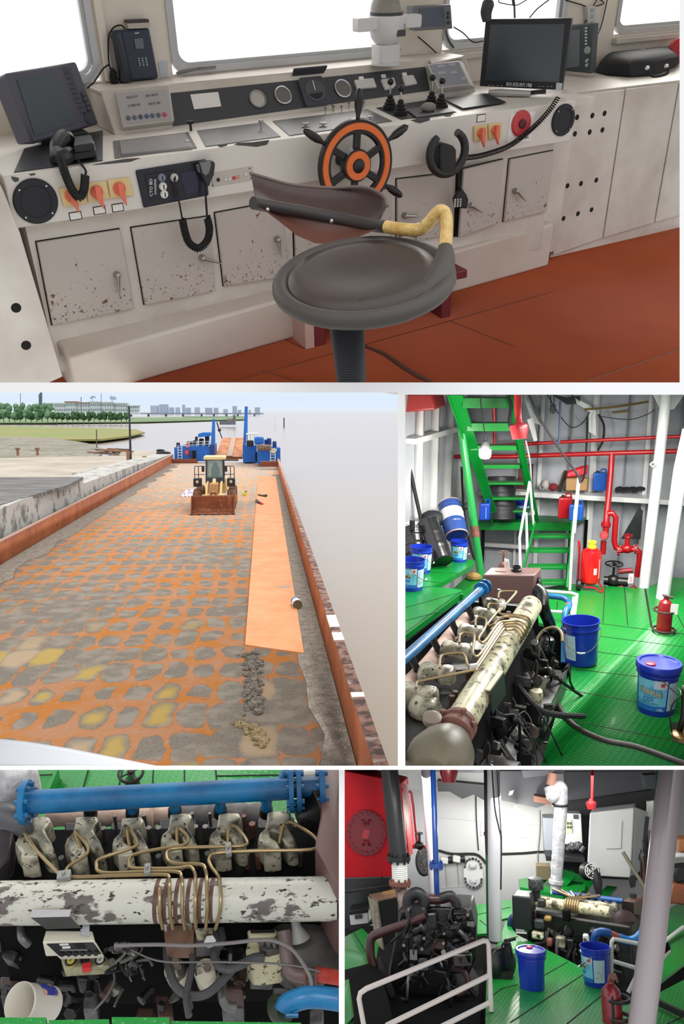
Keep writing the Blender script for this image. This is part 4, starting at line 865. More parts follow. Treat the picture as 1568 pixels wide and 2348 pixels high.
g=G(); a=R2.d(562,1024,112); b=R2.d(564,932,112); g.prism([a+A_((-.28,0,0)),a+A_((.3,0,0)),a+A_((.3,1,0)),a+A_((-.28,1,0))],None,[b+A_((-.18,.3,0)),b+A_((.22,.3,0)),b+A_((.22,.8,0)),b+A_((-.18,.8,0))]); obj('mast',g,blue,t)
bx(t,'blue_drum',583,605,1002,1020,D,.4,2.2,blue,bev=.25); bx(t,'white_roof',564,592,994,997,110,0,3,whr)
for x0,x1,y0,y1 in ((565,581,1010,1024),(606,612,1008,1020),(612,622,1005,1022),(625,634,1012,1028)): bx(t,'deck_machine',x0,x1,y0,y1,D+2,0,1.5,blk2 if x0<600 else dblue,bev=.12)
g=G()
for py in (1017,1019.5): g.bar(R2.d(563,py,111.5),R2.d(597,py+1,111.5),.06,.06)
for px in (565,574,583): g.bar(R2.d(px,997,111.5),R2.d(px,1023,111.5),.07,.07)
obj('railing',g,whr,t)
g=G(); a,b=R2.d(590,1027,104.8),R2.d(621,1026,104.8); g.tube([a,a*.7+b*.3+A_((0,0,.05)),a*.3+b*.7,b],[.36,.42,.4,.34],12,4); one('rolled_bundle',g,M('brown_wicker',(150,126,108),.9,c2=(96,78,66),sc=6,thr=.5,w=.1,bump=.6,bsc=20),'brown rolled net bundle lying on front of right deckhouse','bundle')
g=G(); pts=[R2.d(626+6*math.cos(a*2.3)*(.5+.1*a),1036-a*.5+3*math.sin(a*2.3),104.9) for a in np.linspace(0,9,40)]; g.tube(pts,.09,6); one('rope_coil',g,M('straw_rope',(214,204,170),.9),'pale rope heap beside brown bundle on right deckhouse','rope')
bxm=lambda nm,lb,cat,x0,x1,y0,y1,dep,d,m,**k:(lambda a,b:one(nm,G().box((a[0],a[1],a[2]),(b[0],a[1]+d,b[2])),m,lb,cat,**k))(R2.d(x0,y1,dep),R2.d(x1,y0,dep))
bxm('rust_beam','rusty beam across the deck below the right deckhouse','beam',596,640,1058,1070,101,.8,M('rust_dark',(128,70,48),.8),bev=.05)
bxm('rust_beam','rusty beam across the deck below the left deckhouse','beam',392,452,1053,1062,112.5,.8,M('rust_dark',(128,70,48),.8),bev=.05)
t=T('loading_ramp','raised rusty orange loading ramp between the blue bow deckhouses','ramp')
q=[R2.d(494,1046,117),R2.d(556,1048,117),R2.d(560,1004,124),R2.d(510,1004,124)]
g=G(); g.prism(q,(0,.2,-.3)); obj('ramp_deck',g,M('ramp_rust',(206,136,86),.65,c2=(176,104,62),sc=.9,thr=.5,w=.1),t)
for f0,f1 in ((.42,.62),):
    g=G(); g.prism([q[0]*(1-f0)+q[1]*f0,q[0]*(1-f1)+q[1]*f1,q[3]*(1-f1)+q[2]*f1,q[3]*(1-f0)+q[2]*f0],(0,-.1,.12)); obj('centre_track',g,M('ramp_grey',(186,158,136),.65),t)
g=G(); g.prism(P(lambda a,b:R2.z(a,b,ZD+.12),(492,1054),(546,1055),(548,1048),(496,1047)),(0,0,-.12)); obj('ramp_lip',g,rust,t)
g=G(); g.cyl(R2.d(497,968,116),R2.d(503,988,116),.09,n=8); g.cyl(R2.d(503,988,116),R2.d(509,1005,116),.07,n=8); g.ball(R2.d(503,986,116),.25,8,6); one('hoist_cable',g,M('cable_dark',(52,58,66),.6),'dark hoist cable from the left mast to loading ramp','cable')
# --- odds and ends on the deck
g=G(); rr=random.Random(4); c=dk(430,1139)
def crump(u,v):
    a=(u-.5)*2.; b=(v-.5)*2.; e=max(0,1-(abs(a)**2.5+abs(b)**2.5)); return (c[0]+a*.56,c[1]+1.6+b*1.7,ZD+.02+e**.6*(.42+.12*math.sin(9*u)*math.cos(7*v))+.05*math.sin(23*u+5*v))
g.grid(crump,22,18); one('plastic_sheet',g,M('purple_white_plastic',(226,218,232),.35,c2=(122,96,150),sc=3.,thr=.55,w=.05),'crumpled purple and white plastic sheet left of the loader','sheet')
t=T('plastic_jug','small yellow container standing right of the loader bucket','container',loc=dk(560,1137)); g=G(); g.box((-.17,-.12,0),(.17,.12,.34)); obj('body',g,M('bright_yellow',(224,208,60),.45),t,bev=.05); g=G(); g.box((.02,-.1,.34),(.26,.12,.42)); obj('cap',g,M('grey_cap',(110,104,96),.5),t,bev=.02)
g=G(); p,q=R2.z(592,1134,ZD+.12),R2.z(610,1138,ZD+.12); g.tube([p,q],.06,8); g.ob((p+q)/2+A_((.25,0,0)),(.35,.2,.14)); one('pry_bar',g,lb,'dark tool lying across top end of the orange strip','tool')
t=T('strap','dark strap with red end lying on left edge of orange strip','strap'); g=G(); g.tube(P(lambda a,b:R2.z(a,b,ZD+.1),(588,1147),(592,1152),(597,1154)),[.1,.13,.1],8,3); obj('strap_body',g,M('dark_maroon',(70,36,34),.7),t); g=G(); g.ball(R2.z(600,1155,ZD+.1),(.14,.2,.1),10,6); obj('red_end',g,M('red_rag',(196,40,46),.7),t)
t=T('paint_can','blue and white can lying on its side near right bulwark','can'); a,b=R2.z(677,1378,ZD+.17),R2.z(689,1397,ZD+.17); b=a+nz(b-a)*.62; d=b-a
g=G(); g.lathe([(.17,.0),(.17,.22)],a,d,20); obj('blue_band',g,M('can_blue',(66,98,160),.4),t); g=G(); g.lathe([(.168,.2),(.168,.56)],a,d,20); obj('white_body',g,M('can_white',(214,220,222),.4),t); g=G(); g.lathe([(.17,.55),(.17,.62),(0,.61)],a,d,20); obj('base',g,M('can_base',(116,106,82),.5,.4),t)
# white coaming of the bridge wing, close to the viewer
g=G(); dd2=lambda a,b:R2.d(a,b,2.6); g.prism([dd2(-30,1691),dd2(60,1700),dd2(160,1716),dd2(270,1738),dd2(380,1760),dd2(-30,1760)],R2.ray(200,1720)*.25); S('trim_14',g,M('coaming_white',(160,163,168),.35),bev=.01)
# --- water
wm=M('river_water',(136,122,104),.2,bump=.12,bsc=.8,st=(1,.25,1),spec=.35)
g=G(); w_=lambda a,b:R2.z(a,b,ZW); g.face([w_(921,1775),w_(921,944),w_(-60,944),(-400,60,ZW),(-20,16,ZW)]); S('water',g,wm)
# --- quay and far bank
conc=M('quay_concrete',(182,180,174),.85,c2=(112,110,104),sc=.9,thr=.58,w=.06,c3=(74,70,64),sc3=1.4,thr3=.68,w3=.02,bump=.3,bsc=4)
XQ=-12.9; qx=lambda a,b:R2.x(a,b,XQ)
def tosec(pts): return [qx(*p) for p in pts]
g=G(); up_=tosec([(-30,1180),(0,1167),(51,1145),(155,1114),(190,1104),(191,1093)]); up2=tosec([(191,1109),(300,1070),(398,1041)])
g.prism([A_((XQ,25,-8.6)),*up_,A_((XQ,up_[-1][1],-8.6))],(-14,0,0)); g.prism([A_((XQ,up2[0][1],-8.6)),*up2,A_((XQ,up2[-1][1],-8.6))],(-3,0,0)); S('trim_15',g,conc)
planks=M('dock_planks',(120,118,116),.8,c2=(78,76,74),sc=1.2,thr=.5,w=.08,st=(.3,3,1))
zl=up2[1][2]; 
g=G(); lz=lambda z:(lambda a,b:R2.z(a,b,z)); g.prism(P(lz(up_[2][2]+.02),(-40,1168),(48,1143),(155,1112),(190,1094),(-40,1094)),(0,0,-.2)); S('trim_16',g,planks)
for k in range(3):
    g=G(); p,q=lz(-4.9)(-20,1112+k*13),lz(-4.9)(120-k*25,1110+k*12); g.tube([p,p*.5+q*.5+A_((0,.4,0)),q],.14,8); one('dock_pipe',g,M('dock_pipe_grey',(96,98,98),.6),['grey pipe lying on the dock, furthest back of three','grey pipe lying on the dock, middle of three','grey pipe lying on the dock, nearest of three'][k],'pipe')
ZL=-7.0
sand=M('pale_sand',(184,174,158),.9,c2=(158,149,136),sc=.12,thr=.5,w=.15); gmud=M('bank_mud',(150,142,130),.9,c2=(118,114,100),sc=.1,thr=.5,w=.15,c3=(96,100,76),sc3=.6,thr3=.58,w3=.05,bump=.5,bsc=1.5)
grass=M('bank_grass',(112,136,66),.9,c2=(142,130,76),sc=.03,thr=.5,w=.15,bump=.4,bsc=1)
def land(nm,pts,z,m,kind='structure'):
    g=G(); g.prism(P(lz(z),*pts),(0,0,-.5)); return obj(nm,g,m,kind=kind)
land('trim_17',[(-40,1100),(190,1094),(205,1104),(300,1068),(392,1043),(386,1034),(292,1034),(240,1046),(140,1047),(-40,1052)],-7.1,sand)
land('trim_18',[(-40,1056),(150,1050),(225,1046),(240,1030),(200,1016),(120,1004),(-40,1000)],-7.4,gmud)
land('trim_19',[(-40,1004),(120,1008),(230,1007),(290,1000),(332,991),(310,984),(200,981),(-40,976)],-7.6,grass)
land('trim_20',[(-40,969),(120,969),(330,967),(560,961),(560,956),(-40,958)],-7.6,M('far_bank',(120,140,96),.9,c2=(90,116,80),sc=.02,thr=.5,w=.1))
# trees along the far bank, each its own
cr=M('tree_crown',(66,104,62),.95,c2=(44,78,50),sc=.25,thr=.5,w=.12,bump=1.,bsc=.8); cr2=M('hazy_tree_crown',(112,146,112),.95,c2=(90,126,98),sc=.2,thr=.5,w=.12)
def tree(x,yb,h,w,dep,m,lab,gp,seed):
    rr=random.Random(seed); b=R2.d(x,yb,dep); s=dep/F; t=T('tree',lab,'tree',loc=b,group=gp); g=G()
    for k in range(9):
        a=rr.uniform(0,6.28); r=rr.uniform(.0,.32)*w*s; z=h*s*rr.uniform(.35,.82); rad=w*s*rr.uniform(.22,.36); b0=len(g.v); g.ball((math.cos(a)*r,math.sin(a)*r,z),(rad,rad,rad*rr.uniform(.8,1.2)),9,7)
        g.v[b0:]=[(x_+rr.uniform(-.12,.12)*rad,y_+rr.uniform(-.12,.12)*rad,z_+rr.uniform(-.12,.12)*rad) for x_,y_,z_ in g.v[b0:]]
    obj('crown',g,m,t,ang=80); g=G(); g.cyl((0,0,-1.6),(0,0,h*s*.5),w*s*.05,n=6); obj('trunk',g,M('trunk_grey',(96,88,76),.9),t)
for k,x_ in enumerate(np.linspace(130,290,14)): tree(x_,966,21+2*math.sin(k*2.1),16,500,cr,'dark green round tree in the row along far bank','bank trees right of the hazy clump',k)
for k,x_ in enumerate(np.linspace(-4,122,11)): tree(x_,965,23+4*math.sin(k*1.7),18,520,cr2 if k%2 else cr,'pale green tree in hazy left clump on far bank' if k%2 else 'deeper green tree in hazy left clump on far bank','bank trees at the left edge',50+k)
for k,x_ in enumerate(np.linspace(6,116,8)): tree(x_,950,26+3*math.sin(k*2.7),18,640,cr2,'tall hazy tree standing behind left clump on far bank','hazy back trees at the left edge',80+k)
# buildings on the far bank
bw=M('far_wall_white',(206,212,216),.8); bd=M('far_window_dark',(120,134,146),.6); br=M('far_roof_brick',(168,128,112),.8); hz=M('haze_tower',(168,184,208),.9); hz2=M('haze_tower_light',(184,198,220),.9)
def building(x0,x1,y0,y1,dep,m,lab,rows=2,cols=5,roof=None,nm='building',wm=None):
    a=R2.d(x0,y1,dep); b=R2.d(x1,y0,dep); t=T(nm,lab,'building'); g=G(); d=(b[0]-a[0])*.5+4; g.box((a[0],a[1],a[2]-2),(b[0],a[1]+d,b[2])); obj('wall',g,m,t)
    if roof is not None: g=G(); g.box((a[0]-.8,a[1]-.8,b[2]),(b[0]+.8,a[1]+d,b[2]+.13*(b[2]-a[2]))); obj('roof',g,roof,t)
    for i in range(cols):
        for j in range(rows):
            u=(i+.25)/cols; v=(j+.3)/rows; W_=b[0]-a[0]; H_=b[2]-a[2]; g=G(); g.box((a[0]+u*W_,a[1]-.15,a[2]+v*H_),(a[0]+(u+.5/cols)*W_,a[1]+.05,a[2]+(v+.42/rows)*H_)); obj('window',g,wm or bd,t)
for k,(x0,x1,y0) in enumerate(((124,150,926),(151,176,923),(178,206,925),(207,232,923),(233,262,924),(264,292,926),(294,318,931))):
    building(x0,x1,y0,945,700,bw,['long white building at left end of the far bank row','white building with brick roof second in the far bank row','white building third in far bank row, left of the aerial','white building in middle of far bank row','white building below the curved roof sign on far bank','white building behind the tall dark pole','low pale building at right end of far bank row'][k],2,5,br if k in (1,2) else bw)
for k,(x0,x1,y0) in enumerate(((345,362,930),(365,385,927),(388,398,934),(402,412,934),(418,424,928),(426,437,935),(446,458,934),(470,486,935),(490,500,935),(512,522,938),(533,543,931),(545,553,940),(570,575,940),(584,596,934))):
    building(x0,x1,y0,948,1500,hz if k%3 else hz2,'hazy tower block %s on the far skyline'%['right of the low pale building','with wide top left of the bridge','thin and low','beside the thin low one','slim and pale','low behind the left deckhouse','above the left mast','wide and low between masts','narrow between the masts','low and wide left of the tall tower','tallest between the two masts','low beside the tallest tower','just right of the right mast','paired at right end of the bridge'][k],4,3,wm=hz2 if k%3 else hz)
g=G(); a=R2.d(212,912,690); g.tube([R2.d(207,914,690),R2.d(212,909,690),R2.d(219,911,690)],.7,8,3); g.cyl(R2.d(212,911,690),R2.d(212,925,690),.3,n=6); one('roof_dish',g,hz,'curved pale dish on roof of the third white building','dish')
g=G(); g.prism([R2.d(252,908,690),R2.d(265,910,690),R2.d(267,917,690),R2.d(252,916,690)],(0,1,0)); g.cyl(R2.d(257,915,691),R2.d(257,926,691),.3,n=6); one('roof_sign',g,hz,'tilted pale roof sign on the white building left of dark pole','sign')
for x_,y0,y1,w_,lb in ((94,900,922,1.6,'dark twin topped mast above the hazy trees'),(232,902,924,.35,'thin aerial rising from the middle white building'),(47,902,922,.4,'thin pale aerial above the left hazy trees'),(186,910,926,.5,'short aerial on the second white building')):
    g=G(); g.cyl(R2.d(x_,y0,660),R2.d(x_,y1+52,660),w_*.6,n=8)
    if w_>1: g.cyl(R2.d(x_-3,904,660),R2.d(x_-3,950,660),w_*.5,n=8)
    one('mast',g,M('mast_grey',(92,106,112),.8),lb,'mast')
t=T('bridge','long low road bridge over the river on the horizon','bridge'); bm_=M('bridge_grey',(132,148,166),.9)
a,b=R2.d(250,948,1100),R2.d(603,948.5,1150); g=G(); g.bar(a,b,8,1.6); obj('bridge_deck',g,bm_,t)
for x_ in (300,340,380,419,462,490,519,545,583): 
    p=R2.d(x_,949,1105+.12*(x_-250)); g=G(); g.box((p[0]-1.2,p[1],-8.7),(p[0]+1.2,p[1]+5,p[2])); obj('pier',g,bm_,t)
t=T('moored_barge','dark barge moored under the bridge between the two masts','boat'); db=M('barge_far',(112,118,126),.8)
bx(t,'hull',503,539,966,974,420,0,10,db); bx(t,'deck_load',520,538,960,966,421,0,6,M('barge_far_load',(140,128,124),.8)); bx(t,'wheelhouse',534,540,952,964,421,0,4,db)
t=T('wooded_islet','low green shore strip under the bridge','shore'); bx(t,'shore',420,562,955,960,900,0,12,M('shore_green',(124,150,124),.95))
for x_,y0,y1,lb in ((630,952,990,'pale river marker pole nearest the right mast'),(651,958,984,'short dark river marker right of the pale marker pole')):
    g=G(); g.cyl(R2.d(x_,y0,420),R2.d(x_,y1,420),.22 if x_<640 else .35,n=8); one('marker_pole',g,M('marker_pale',(222,228,232),.6) if x_<640 else M('marker_dark',(100,106,110),.7),lb,'marker')
# quay furniture
def boll(px,py,h,r,m,lb):
    t=T('bollard',lb,'bollard',loc=R2.z(px,py,-6.6)); s=R2.sc(R2.z(px,py,-6.6)); g=G(); g.lathe([(r*s,0),(r*.85*s,h*.55*s),(r*1.05*s,h*.75*s),(r*1.15*s,h*.9*s),(r*s,h*s),(0,h*s)],n=16); obj('post',g,m,t); g=G(); g.box((-r*2*s,-r*3*s,-.25),(r*2*s,r*3*s,0)); obj('base_block',g,conc,t)
bym=M('bollard_rust_yellow',(188,152,96),.7,c2=(124,92,62),sc=2,thr=.5,w=.1)
boll(214,1099,17,6,bym,'rusty yellow bollard on quay nearest the viewer'); boll(331,1057,12,4.5,bym,'rusty yellow bollard on quay near the left deckhouse'); boll(171,1096,14,6,M('bollard_pale',(206,202,190),.7),'pale concrete bollard at corner of the dock')
t=T('lamp_pole','tall black pole standing on quay left of the left bulwark','pole'); g=G(); g.cyl(R2.z(300,1067,-6.9),R2.d(296,931,R2.A[2]@R2.z(300,1067,-6.9)),.16,.1,n=10); obj('pole',g,M('pole_black',(40,42,46),.6),t); g=G(); g.ob(R2.d(295,1045,104),(.55,.2,1.1)); obj('signal_box',g,M('signal_rust',(160,108,84),.7),t)
g=G(); g.cyl(R2.z(222,1026,-7.4),R2.d(221,986,150),.1,n=8); one('pole',g,M('pole_grey',(112,114,116),.7),'thin grey pole standing behind the debris stack','pole')
for px,lb in ((41,'left short brown mooring post on the sand'),(86,'right short brown mooring post on the sand')):
    g=G(); p=R2.z(px,1044,-7.4); g.lathe([(.22,0),(.2,.9),(.4,1.),(.4,1.25),(0,1.3)],p,n=10); one('mooring_post',g,M('post_brown',(146,112,90),.8),lb,'post')
t=T('debris_stack','stack of brown broken boards on the quay behind black pole','debris'); rr=random.Random(8)
for k in range(10):
    p=R2.z(228+k*6.4,1044-rr.random()*5,-7.05); g=G(); g.ob(p+A_((0,0,.3+.18*(k%4))),(rr.uniform(2,4.2),.5,.22),rotz(rr.uniform(-.5,.5))@roty(rr.uniform(-.15,.15))); obj('board',g,M('board_%d'%(k%3),((156,112,84),(112,92,82),(84,78,76))[k%3],.85),t)
for k,(px,py,lb) in enumerate(((375,1041,'black tyre fender lying on quay edge by the left deckhouse'),(368,1034,'small black tyre behind the quay edge fender'))):
    g=G(); g.ring(R2.z(px,py,-6.9)+A_((0,0,.05)),(0,.2,1),.9-.35*k,.28-.1*k,20,8); one('tyre',g,black,lb,'tyre')
g=G(); p=P(lz(-6.75),(232,1096),(270,1082),(310,1066),(340,1054)); g.tube(p,.12,6,4); one('mooring_rope',g,M('rope_dark',(64,62,60),.8),'dark mooring rope lying along the quay edge','rope')
# ================================================================ things that recur in the engine room
green=M('deck_green_paint',(14,132,48),.3,c2=(10,112,40),sc=1.5,thr=.5,w=.2,coat=.15)
def diamond(key,col):
    mt=M(key,col,.32,coat=.1); n=mt.node_tree.nodes; L=mt.node_tree.links; p=n['Principled BSDF']; tc=n.new('ShaderNodeTexCoord'); sx=n.new('ShaderNodeSeparateXYZ'); L.new(tc.outputs['Object'],sx.inputs[0])
    def mth(op,a,b=None):
        x=n.new('ShaderNodeMath'); x.operation=op
        for i,v in enumerate((a,b)):
            if v is None: continue
            if isinstance(v,(int,float)): x.inputs[i].default_value=v
            else: L.new(v,x.inputs[i])
        return x.outputs[0]
    u=mth('MULTIPLY',sx.outputs['X'],100.); v=mth('MULTIPLY',sx.outputs['Y'],100.)
    h=mth('MULTIPLY',mth('SINE',mth('ADD',u,mth('MULTIPLY',v,.6))),mth('SINE',mth('SUBTRACT',mth('MULTIPLY',u,.35),v)))
    h=mth('MAXIMUM',h,.35); b=n.new('ShaderNodeBump'); b.inputs['Strength'].default_value=.6; b.inputs['Distance'].default_value=.006; L.new(h,b.inputs['Height']); L.new(b.outputs[0],p.inputs['Normal']); return mt
gplate=diamond('green_tread_plate',(14,132,48))
white=M('gloss_white_paint',(226,226,224),.3,c2=(206,206,204),sc=2,thr=.5,w=.2); red=M('fire_red_paint',(172,18,26),.3,coat=.2); bluep=M('pipe_blue_paint',(14,112,166),.35,c2=(14,64,108),sc=4,thr=.55,w=.15)
bblue=M('bucket_blue',(26,52,168),.3,coat=.2); blabel=M('bucket_label',(120,196,224),.4,c2=(84,168,212),sc=6,thr=.5,w=.05); pit=M('pit_black',(8,8,9),.85,spec=.15); oilblk=M('oily_black',(15,15,16),.35,c2=(30,28,26),sc=9,thr=.55,w=.1,bump=.2,bsc=30)
engc=M('engine_cream',(196,190,156),.35,c2=(74,66,52),sc=6,thr=.60,w=.06,c3=(52,46,40),sc3=24,thr3=.60,w3=.03); engo=M('rocker_cover_grime',(186,181,160),.3,.25,c2=(74,68,58),sc=8,thr=.55,w=.10,c3=(40,36,32),sc3=30,thr3=.62,w3=.04)
brass=M('brass_tube',(150,130,94),.3,.6); browntank=M('tank_brown',(110,82,78),.4); maroon=M('rust_brown',(106,68,58),.6,c2=(140,86,66),sc=8,thr=.55,w=.1); boltm=M('bolt_grey',(120,118,114),.35,.7)
lag=M('pipe_lagging',(222,196,180),.85,c2=(190,160,146),sc=8,thr=.5,w=.15,bump=.6,bsc=14)
steelgrey=M('steel_grey_paint',(168,168,172),.35)
def Z(z): return lambda a,b:R.z(a,b,z)
def D(d): return lambda a,b:R.d(a,b,d)
def vis(col): return None
def arcpatch(r0,r1,z0,z1,a0,a1,n=14,k=6,off=.002):
    g=G(); g.grid(lambda u,v:((r0+(r1-r0)*v+off)*math.cos(a0+(a1-a0)*u),(r0+(r1-r0)*v+off)*math.sin(a0+(a1-a0)*u),z0+(z1-z0)*v),n,k); return g
def curvetext(s,f,z,a0,h,mat,par,w=None,off=.006,slant=0.):
    o=text(s,(0,0,0),(1,0,0),(0,0,1),h,mat,par,w=w,dep=0.)
    if o is None: return
    for v in o.data.vertices:
        x,zz=v.co.x,v.co.z+z+v.co.x*slant; r=f(zz)+off; a=a0+x/r; v.co=(r*math.cos(a),r*math.sin(a),zz)
    return o
def bucket(loc,label,s=1.,lid=False,face=0.,cap=None,labels=2,tilt=None,ha=2.9,words=False):
    """plastic oil bucket; face = direction (room angle) its printed side looks"""
    m=Matrix.Rotation(face,4,'Z')
    if tilt is not None: m=tilt@m
    t=T('oil_bucket',label,'bucket',loc=loc,mat=m@Matrix.Scale(s,4)); H_,rt,rb=.37,.15,.128
    g=G()
    prof=[(0,.0),(rb,0),(rb+.003,.01),(rt-.006,H_-.07),(rt+.004,H_-.068),(rt+.004,H_-.055),(rt-.003,H_-.052),(rt,H_-.012),(rt+.008,H_-.008),(rt+.008,H_)]
    if lid: g.lathe(prof+[(0,H_)],n=48)
    else: g.lathe(prof+[(rt-.002,H_),(rt-.006,H_-.05),(rb-.004,.02),(0,.02)],n=48)
    obj('body',g,bblue,t)
    if lid:
        g=G(); g.lathe([(rt+.012,H_-.03),(rt+.014,H_),(rt+.008,H_+.014),(rt-.012,H_+.014),(rt-.02,H_+.004),(.0,H_+.006)],n=48); o=obj('lid',g,bblue,t)
        a=cap if cap is not None else 0.
        g=G(); g.lathe([(.036,H_+.004),(.036,H_+.014),(.028,H_+.017),(0,H_+.017)],(math.cos(a)*.08,math.sin(a)*.08,0),n=20); obj('spout_cap',g,M('cap_red',(222,24,60),.35),o)
    f=lambda z:rb+(rt-.006-rb)*z/(H_-.07)
    pt=lambda z0,z1,a0,a1,off=.004:arcpatch(f(z0),f(z1),z0,z1,a0,a1,n=20,off=off)
    if labels:
        p=obj('label_panel',pt(.06,.285,-1.05,.55),blabel,t); o=obj('label_panel',pt(.05,.27,.62,1.45),M('bucket_label_white',(176,212,222),.4),t)
        obj('label_corner',pt(.22,.287,-.1,.55,.005),M('label_silver',(196,204,212),.4),p); obj('label_foot',pt(.045,.085,-1.05,.55,.005),M('label_deep_blue',(36,110,190),.4),p)
        obj('round_mark',pt(.243,.268,.22,.40,.006),M('mark_red',(206,52,72),.4),p)
        if words:
            dkb=M('label_black',(24,24,26),.4); gold=M('label_gold',(236,214,150),.4)
            b_=curvetext('昆希机油',f,.19,-.25,.052,dkb,p,w=.16,off=.0065,slant=-.12); curvetext('昆希机油',f,.19,-.25,.044,gold,p,w=.148,off=.0085,slant=-.12)
            obj('oval_badge',pt(.125,.148,-.62,-.12,.006),M('label_blue',(44,120,190),.4),p); obj('text_band',pt(.132,.141,-.56,-.18,.008),M('badge_print',(44,120,190),.4,c2=(226,236,240),sc=120,thr=.5,w=.02),p); obj('text_band',pt(.101,.110,-.75,.2,.006),M('line_print',(120,196,224),.4,c2=(30,40,60),sc=120,thr=.5,w=.02),p)
            curvetext('18L',f,.062,.28,.022,wht,p,w=.045,off=.008)
        else:
            obj('text_band',pt(.17,.21,-.65,.05,.006),M('label_gold_black',(40,40,36),.4,c2=(226,200,130),sc=60,thr=.52,w=.02),p); obj('oval_badge',pt(.12,.145,-.5,-.05,.006),M('label_blue',(44,120,190),.4),p)
        obj('text_band',pt(.09,.24,.75,1.3,.006),M('label_print',(190,212,218),.5,c2=(90,110,130),sc=90,thr=.6,w=.02),o)
    g=G(); h=[((rt+.012)*math.cos(b_),-math.sin(b_)*(rt+.03),H_-.06-.17*math.sin(b_)) for b_ in np.linspace(0,math.pi,17)]
    g.tube(h,.0035,6); hd=obj('handle',g,boltm,t); hd.matrix_basis=Matrix.Rotation(ha,4,'Z')
    g=G(); g.tube(h[7:10],.008,8); obj('grip',g,paper,hd)
    return t
def barrel(a,b,r,bands,label,end=None):
    a=A_(a);b=A_(b); L=np.linalg.norm(b-a); d=(b-a)/L; t=T('oil_drum',label,'drum')
    def pr(u): 
        e=min(abs(u-.34),abs(u-.67)); return r*(1+.045*max(0,1-e/.03)+.012*math.sin(u*60)*(1 if u<.3 else 0))*(1 if .01<u<.99 else .99)
    for k,(u0,u1,m) in enumerate(bands):
        us=[u0+(u1-u0)*i/24 for i in range(25)]; g=G(); g.lathe([(pr(u),u*L) for u in us],a,d,32); obj('shell',g,m,t)
    for p,dd_ in ((a,-d),(b,d)):
        g=G(); g.lathe([(r*1.02,-.02*L),(r*1.03,0),(r*1.0,.012*L),(r*.95,.01*L),(r*.94,-.01*L),(0,-.01*L)],p,dd_,32); obj('end_rim',g,end or bands[0][2],t)
    return t
def handwheel(c,ax,r,t,m,nm='handwheel',th=None):
    g=G(); g.ring(c,ax,r,th or r*.1,24,8); u,w,a=frame(ax); c=A_(c)
    for k in range(4):
        q=math.pi/2*k+.4; g.cyl(c,c+(u*math.cos(q)+w*math.sin(q))*r,r*.07,n=6)
    g.cyl(c-a*r*.2,c+a*r*.2,r*.18,n=10); return obj(nm,g,m,t)
def flange(c,ax,r,th,m,t,nb=8,nm='flange'):
    g=G(); c=A_(c); a=nz(ax); g.lathe([(r,-th/2),(r,th/2)],c,a,28); f=obj(nm,g,m,t,bev=.002); u,w,_=frame(a)
    for k in range(nb):
        q=2*math.pi*k/nb; g=G(); p=c+(u*math.cos(q)+w*math.sin(q))*r*.8; g.cyl(p-a*th*1.1,p+a*th*1.1,r*.11,n=6); obj('bolt',g,m,f)
    return f
def hexbolt(c,ax,r,h,m,t,nm='bolt'):
    g=G(); a=nz(ax); g.cyl(c,A_(c)+a*h*.5,r*.8,n=14); g.cyl(A_(c)+a*h*.4,A_(c)+a*h,r,n=6); return obj(nm,g,m,t,bev=r*.1)
def rocker(c,e,s,up,sz,par,mat,name='rocker_cover'):
    """dog-bone valve cover: s across the engine, e along it"""
    out=[(-1,-.52),(-.72,-.62),(-.40,-.30),(-.05,-.26),(.35,-.58),(.95,-.56),(1.06,-.3),(1.0,.42),(.62,.56),(.15,.30),(-.25,.34),(-.5,.62),(-.92,.56),(-1.06,.2)]
    def loop(k,h,sh=1.): return [A_(c)+s*(x*sz*k)+e*(y*sz*k)+up*h*sz for x,y in out]
    g=G(); g.hull([loop(1.04,-.55),loop(1.04,-.1),loop(1.0,.22),loop(.86,.38)]); o=obj(name,g,mat,par,bev=sz*.09,seg=3,ang=60); return o
def railing(name,lab,paths,r,m=white,cat='railing',sm=0):
    t=T(name,lab,cat)
    for i,p in enumerate(paths): g=G(); g.tube(p,r,10,sm); obj('top_rail' if i==0 else 'rail_bar',g,m,t)
    return t
def pipe(name,label,paths,m,r,cat='pipe',extra=None,sm=0,n=14):
    t=T(name,label,cat)
    for i,p in enumerate(paths):
        rr_=r[i] if isinstance(r,(list,tuple)) else r; g=G(); g.tube(p,rr_,n,sm); obj('pipe_run',g,m,t)
    return t

def clutter(t,fn,n,seed,sz,mats,ax=(0,0,1)):
    """many small dark machine fittings on one engine flank"""
    rr=random.Random(seed)
    for k in range(n):
        p=A_(fn(rr.random(),rr.random())); s=sz*rr.uniform(.5,1.3); m=mats[min(int(rr.random()**1.6*len(mats)),len(mats)-1)]; g=G(); q=rr.random(); d=nz((rr.uniform(-1,1),rr.uniform(-1,.2),rr.uniform(-.4,1)))
        if q<.35: g.cyl(p-d*s*.5,p+d*s*.5,s*.3,n=12); g.cyl(p+d*s*.35,p+d*s*.6,s*.42,n=6); nm='fitting'
        elif q<.6: g.ob(p,(s*rr.uniform(.6,1.4),s*.6,s*rr.uniform(.5,1.2)),rotz(rr.uniform(-.6,.6))@rotx(rr.uniform(-.4,.4))); nm='casting'
        elif q<.8: g.lathe([(0,-.2*s),(.5*s,-.2*s),(.6*s,0),(.35*s,.2*s),(.15*s,.35*s),(0,.36*s)],p,d,16); nm='cover'
        else: g.tube([p,p+d*s*1.2+A_((0,0,s*.4)),p+d*s*1.5-A_((0,0,s*1.2)),p+A_((s*rr.uniform(-2,2),0,-s*2))],s*.13,7,4); nm='hose'
        obj(nm,g,m,t,bev=s*.06 if q<.8 else 0)
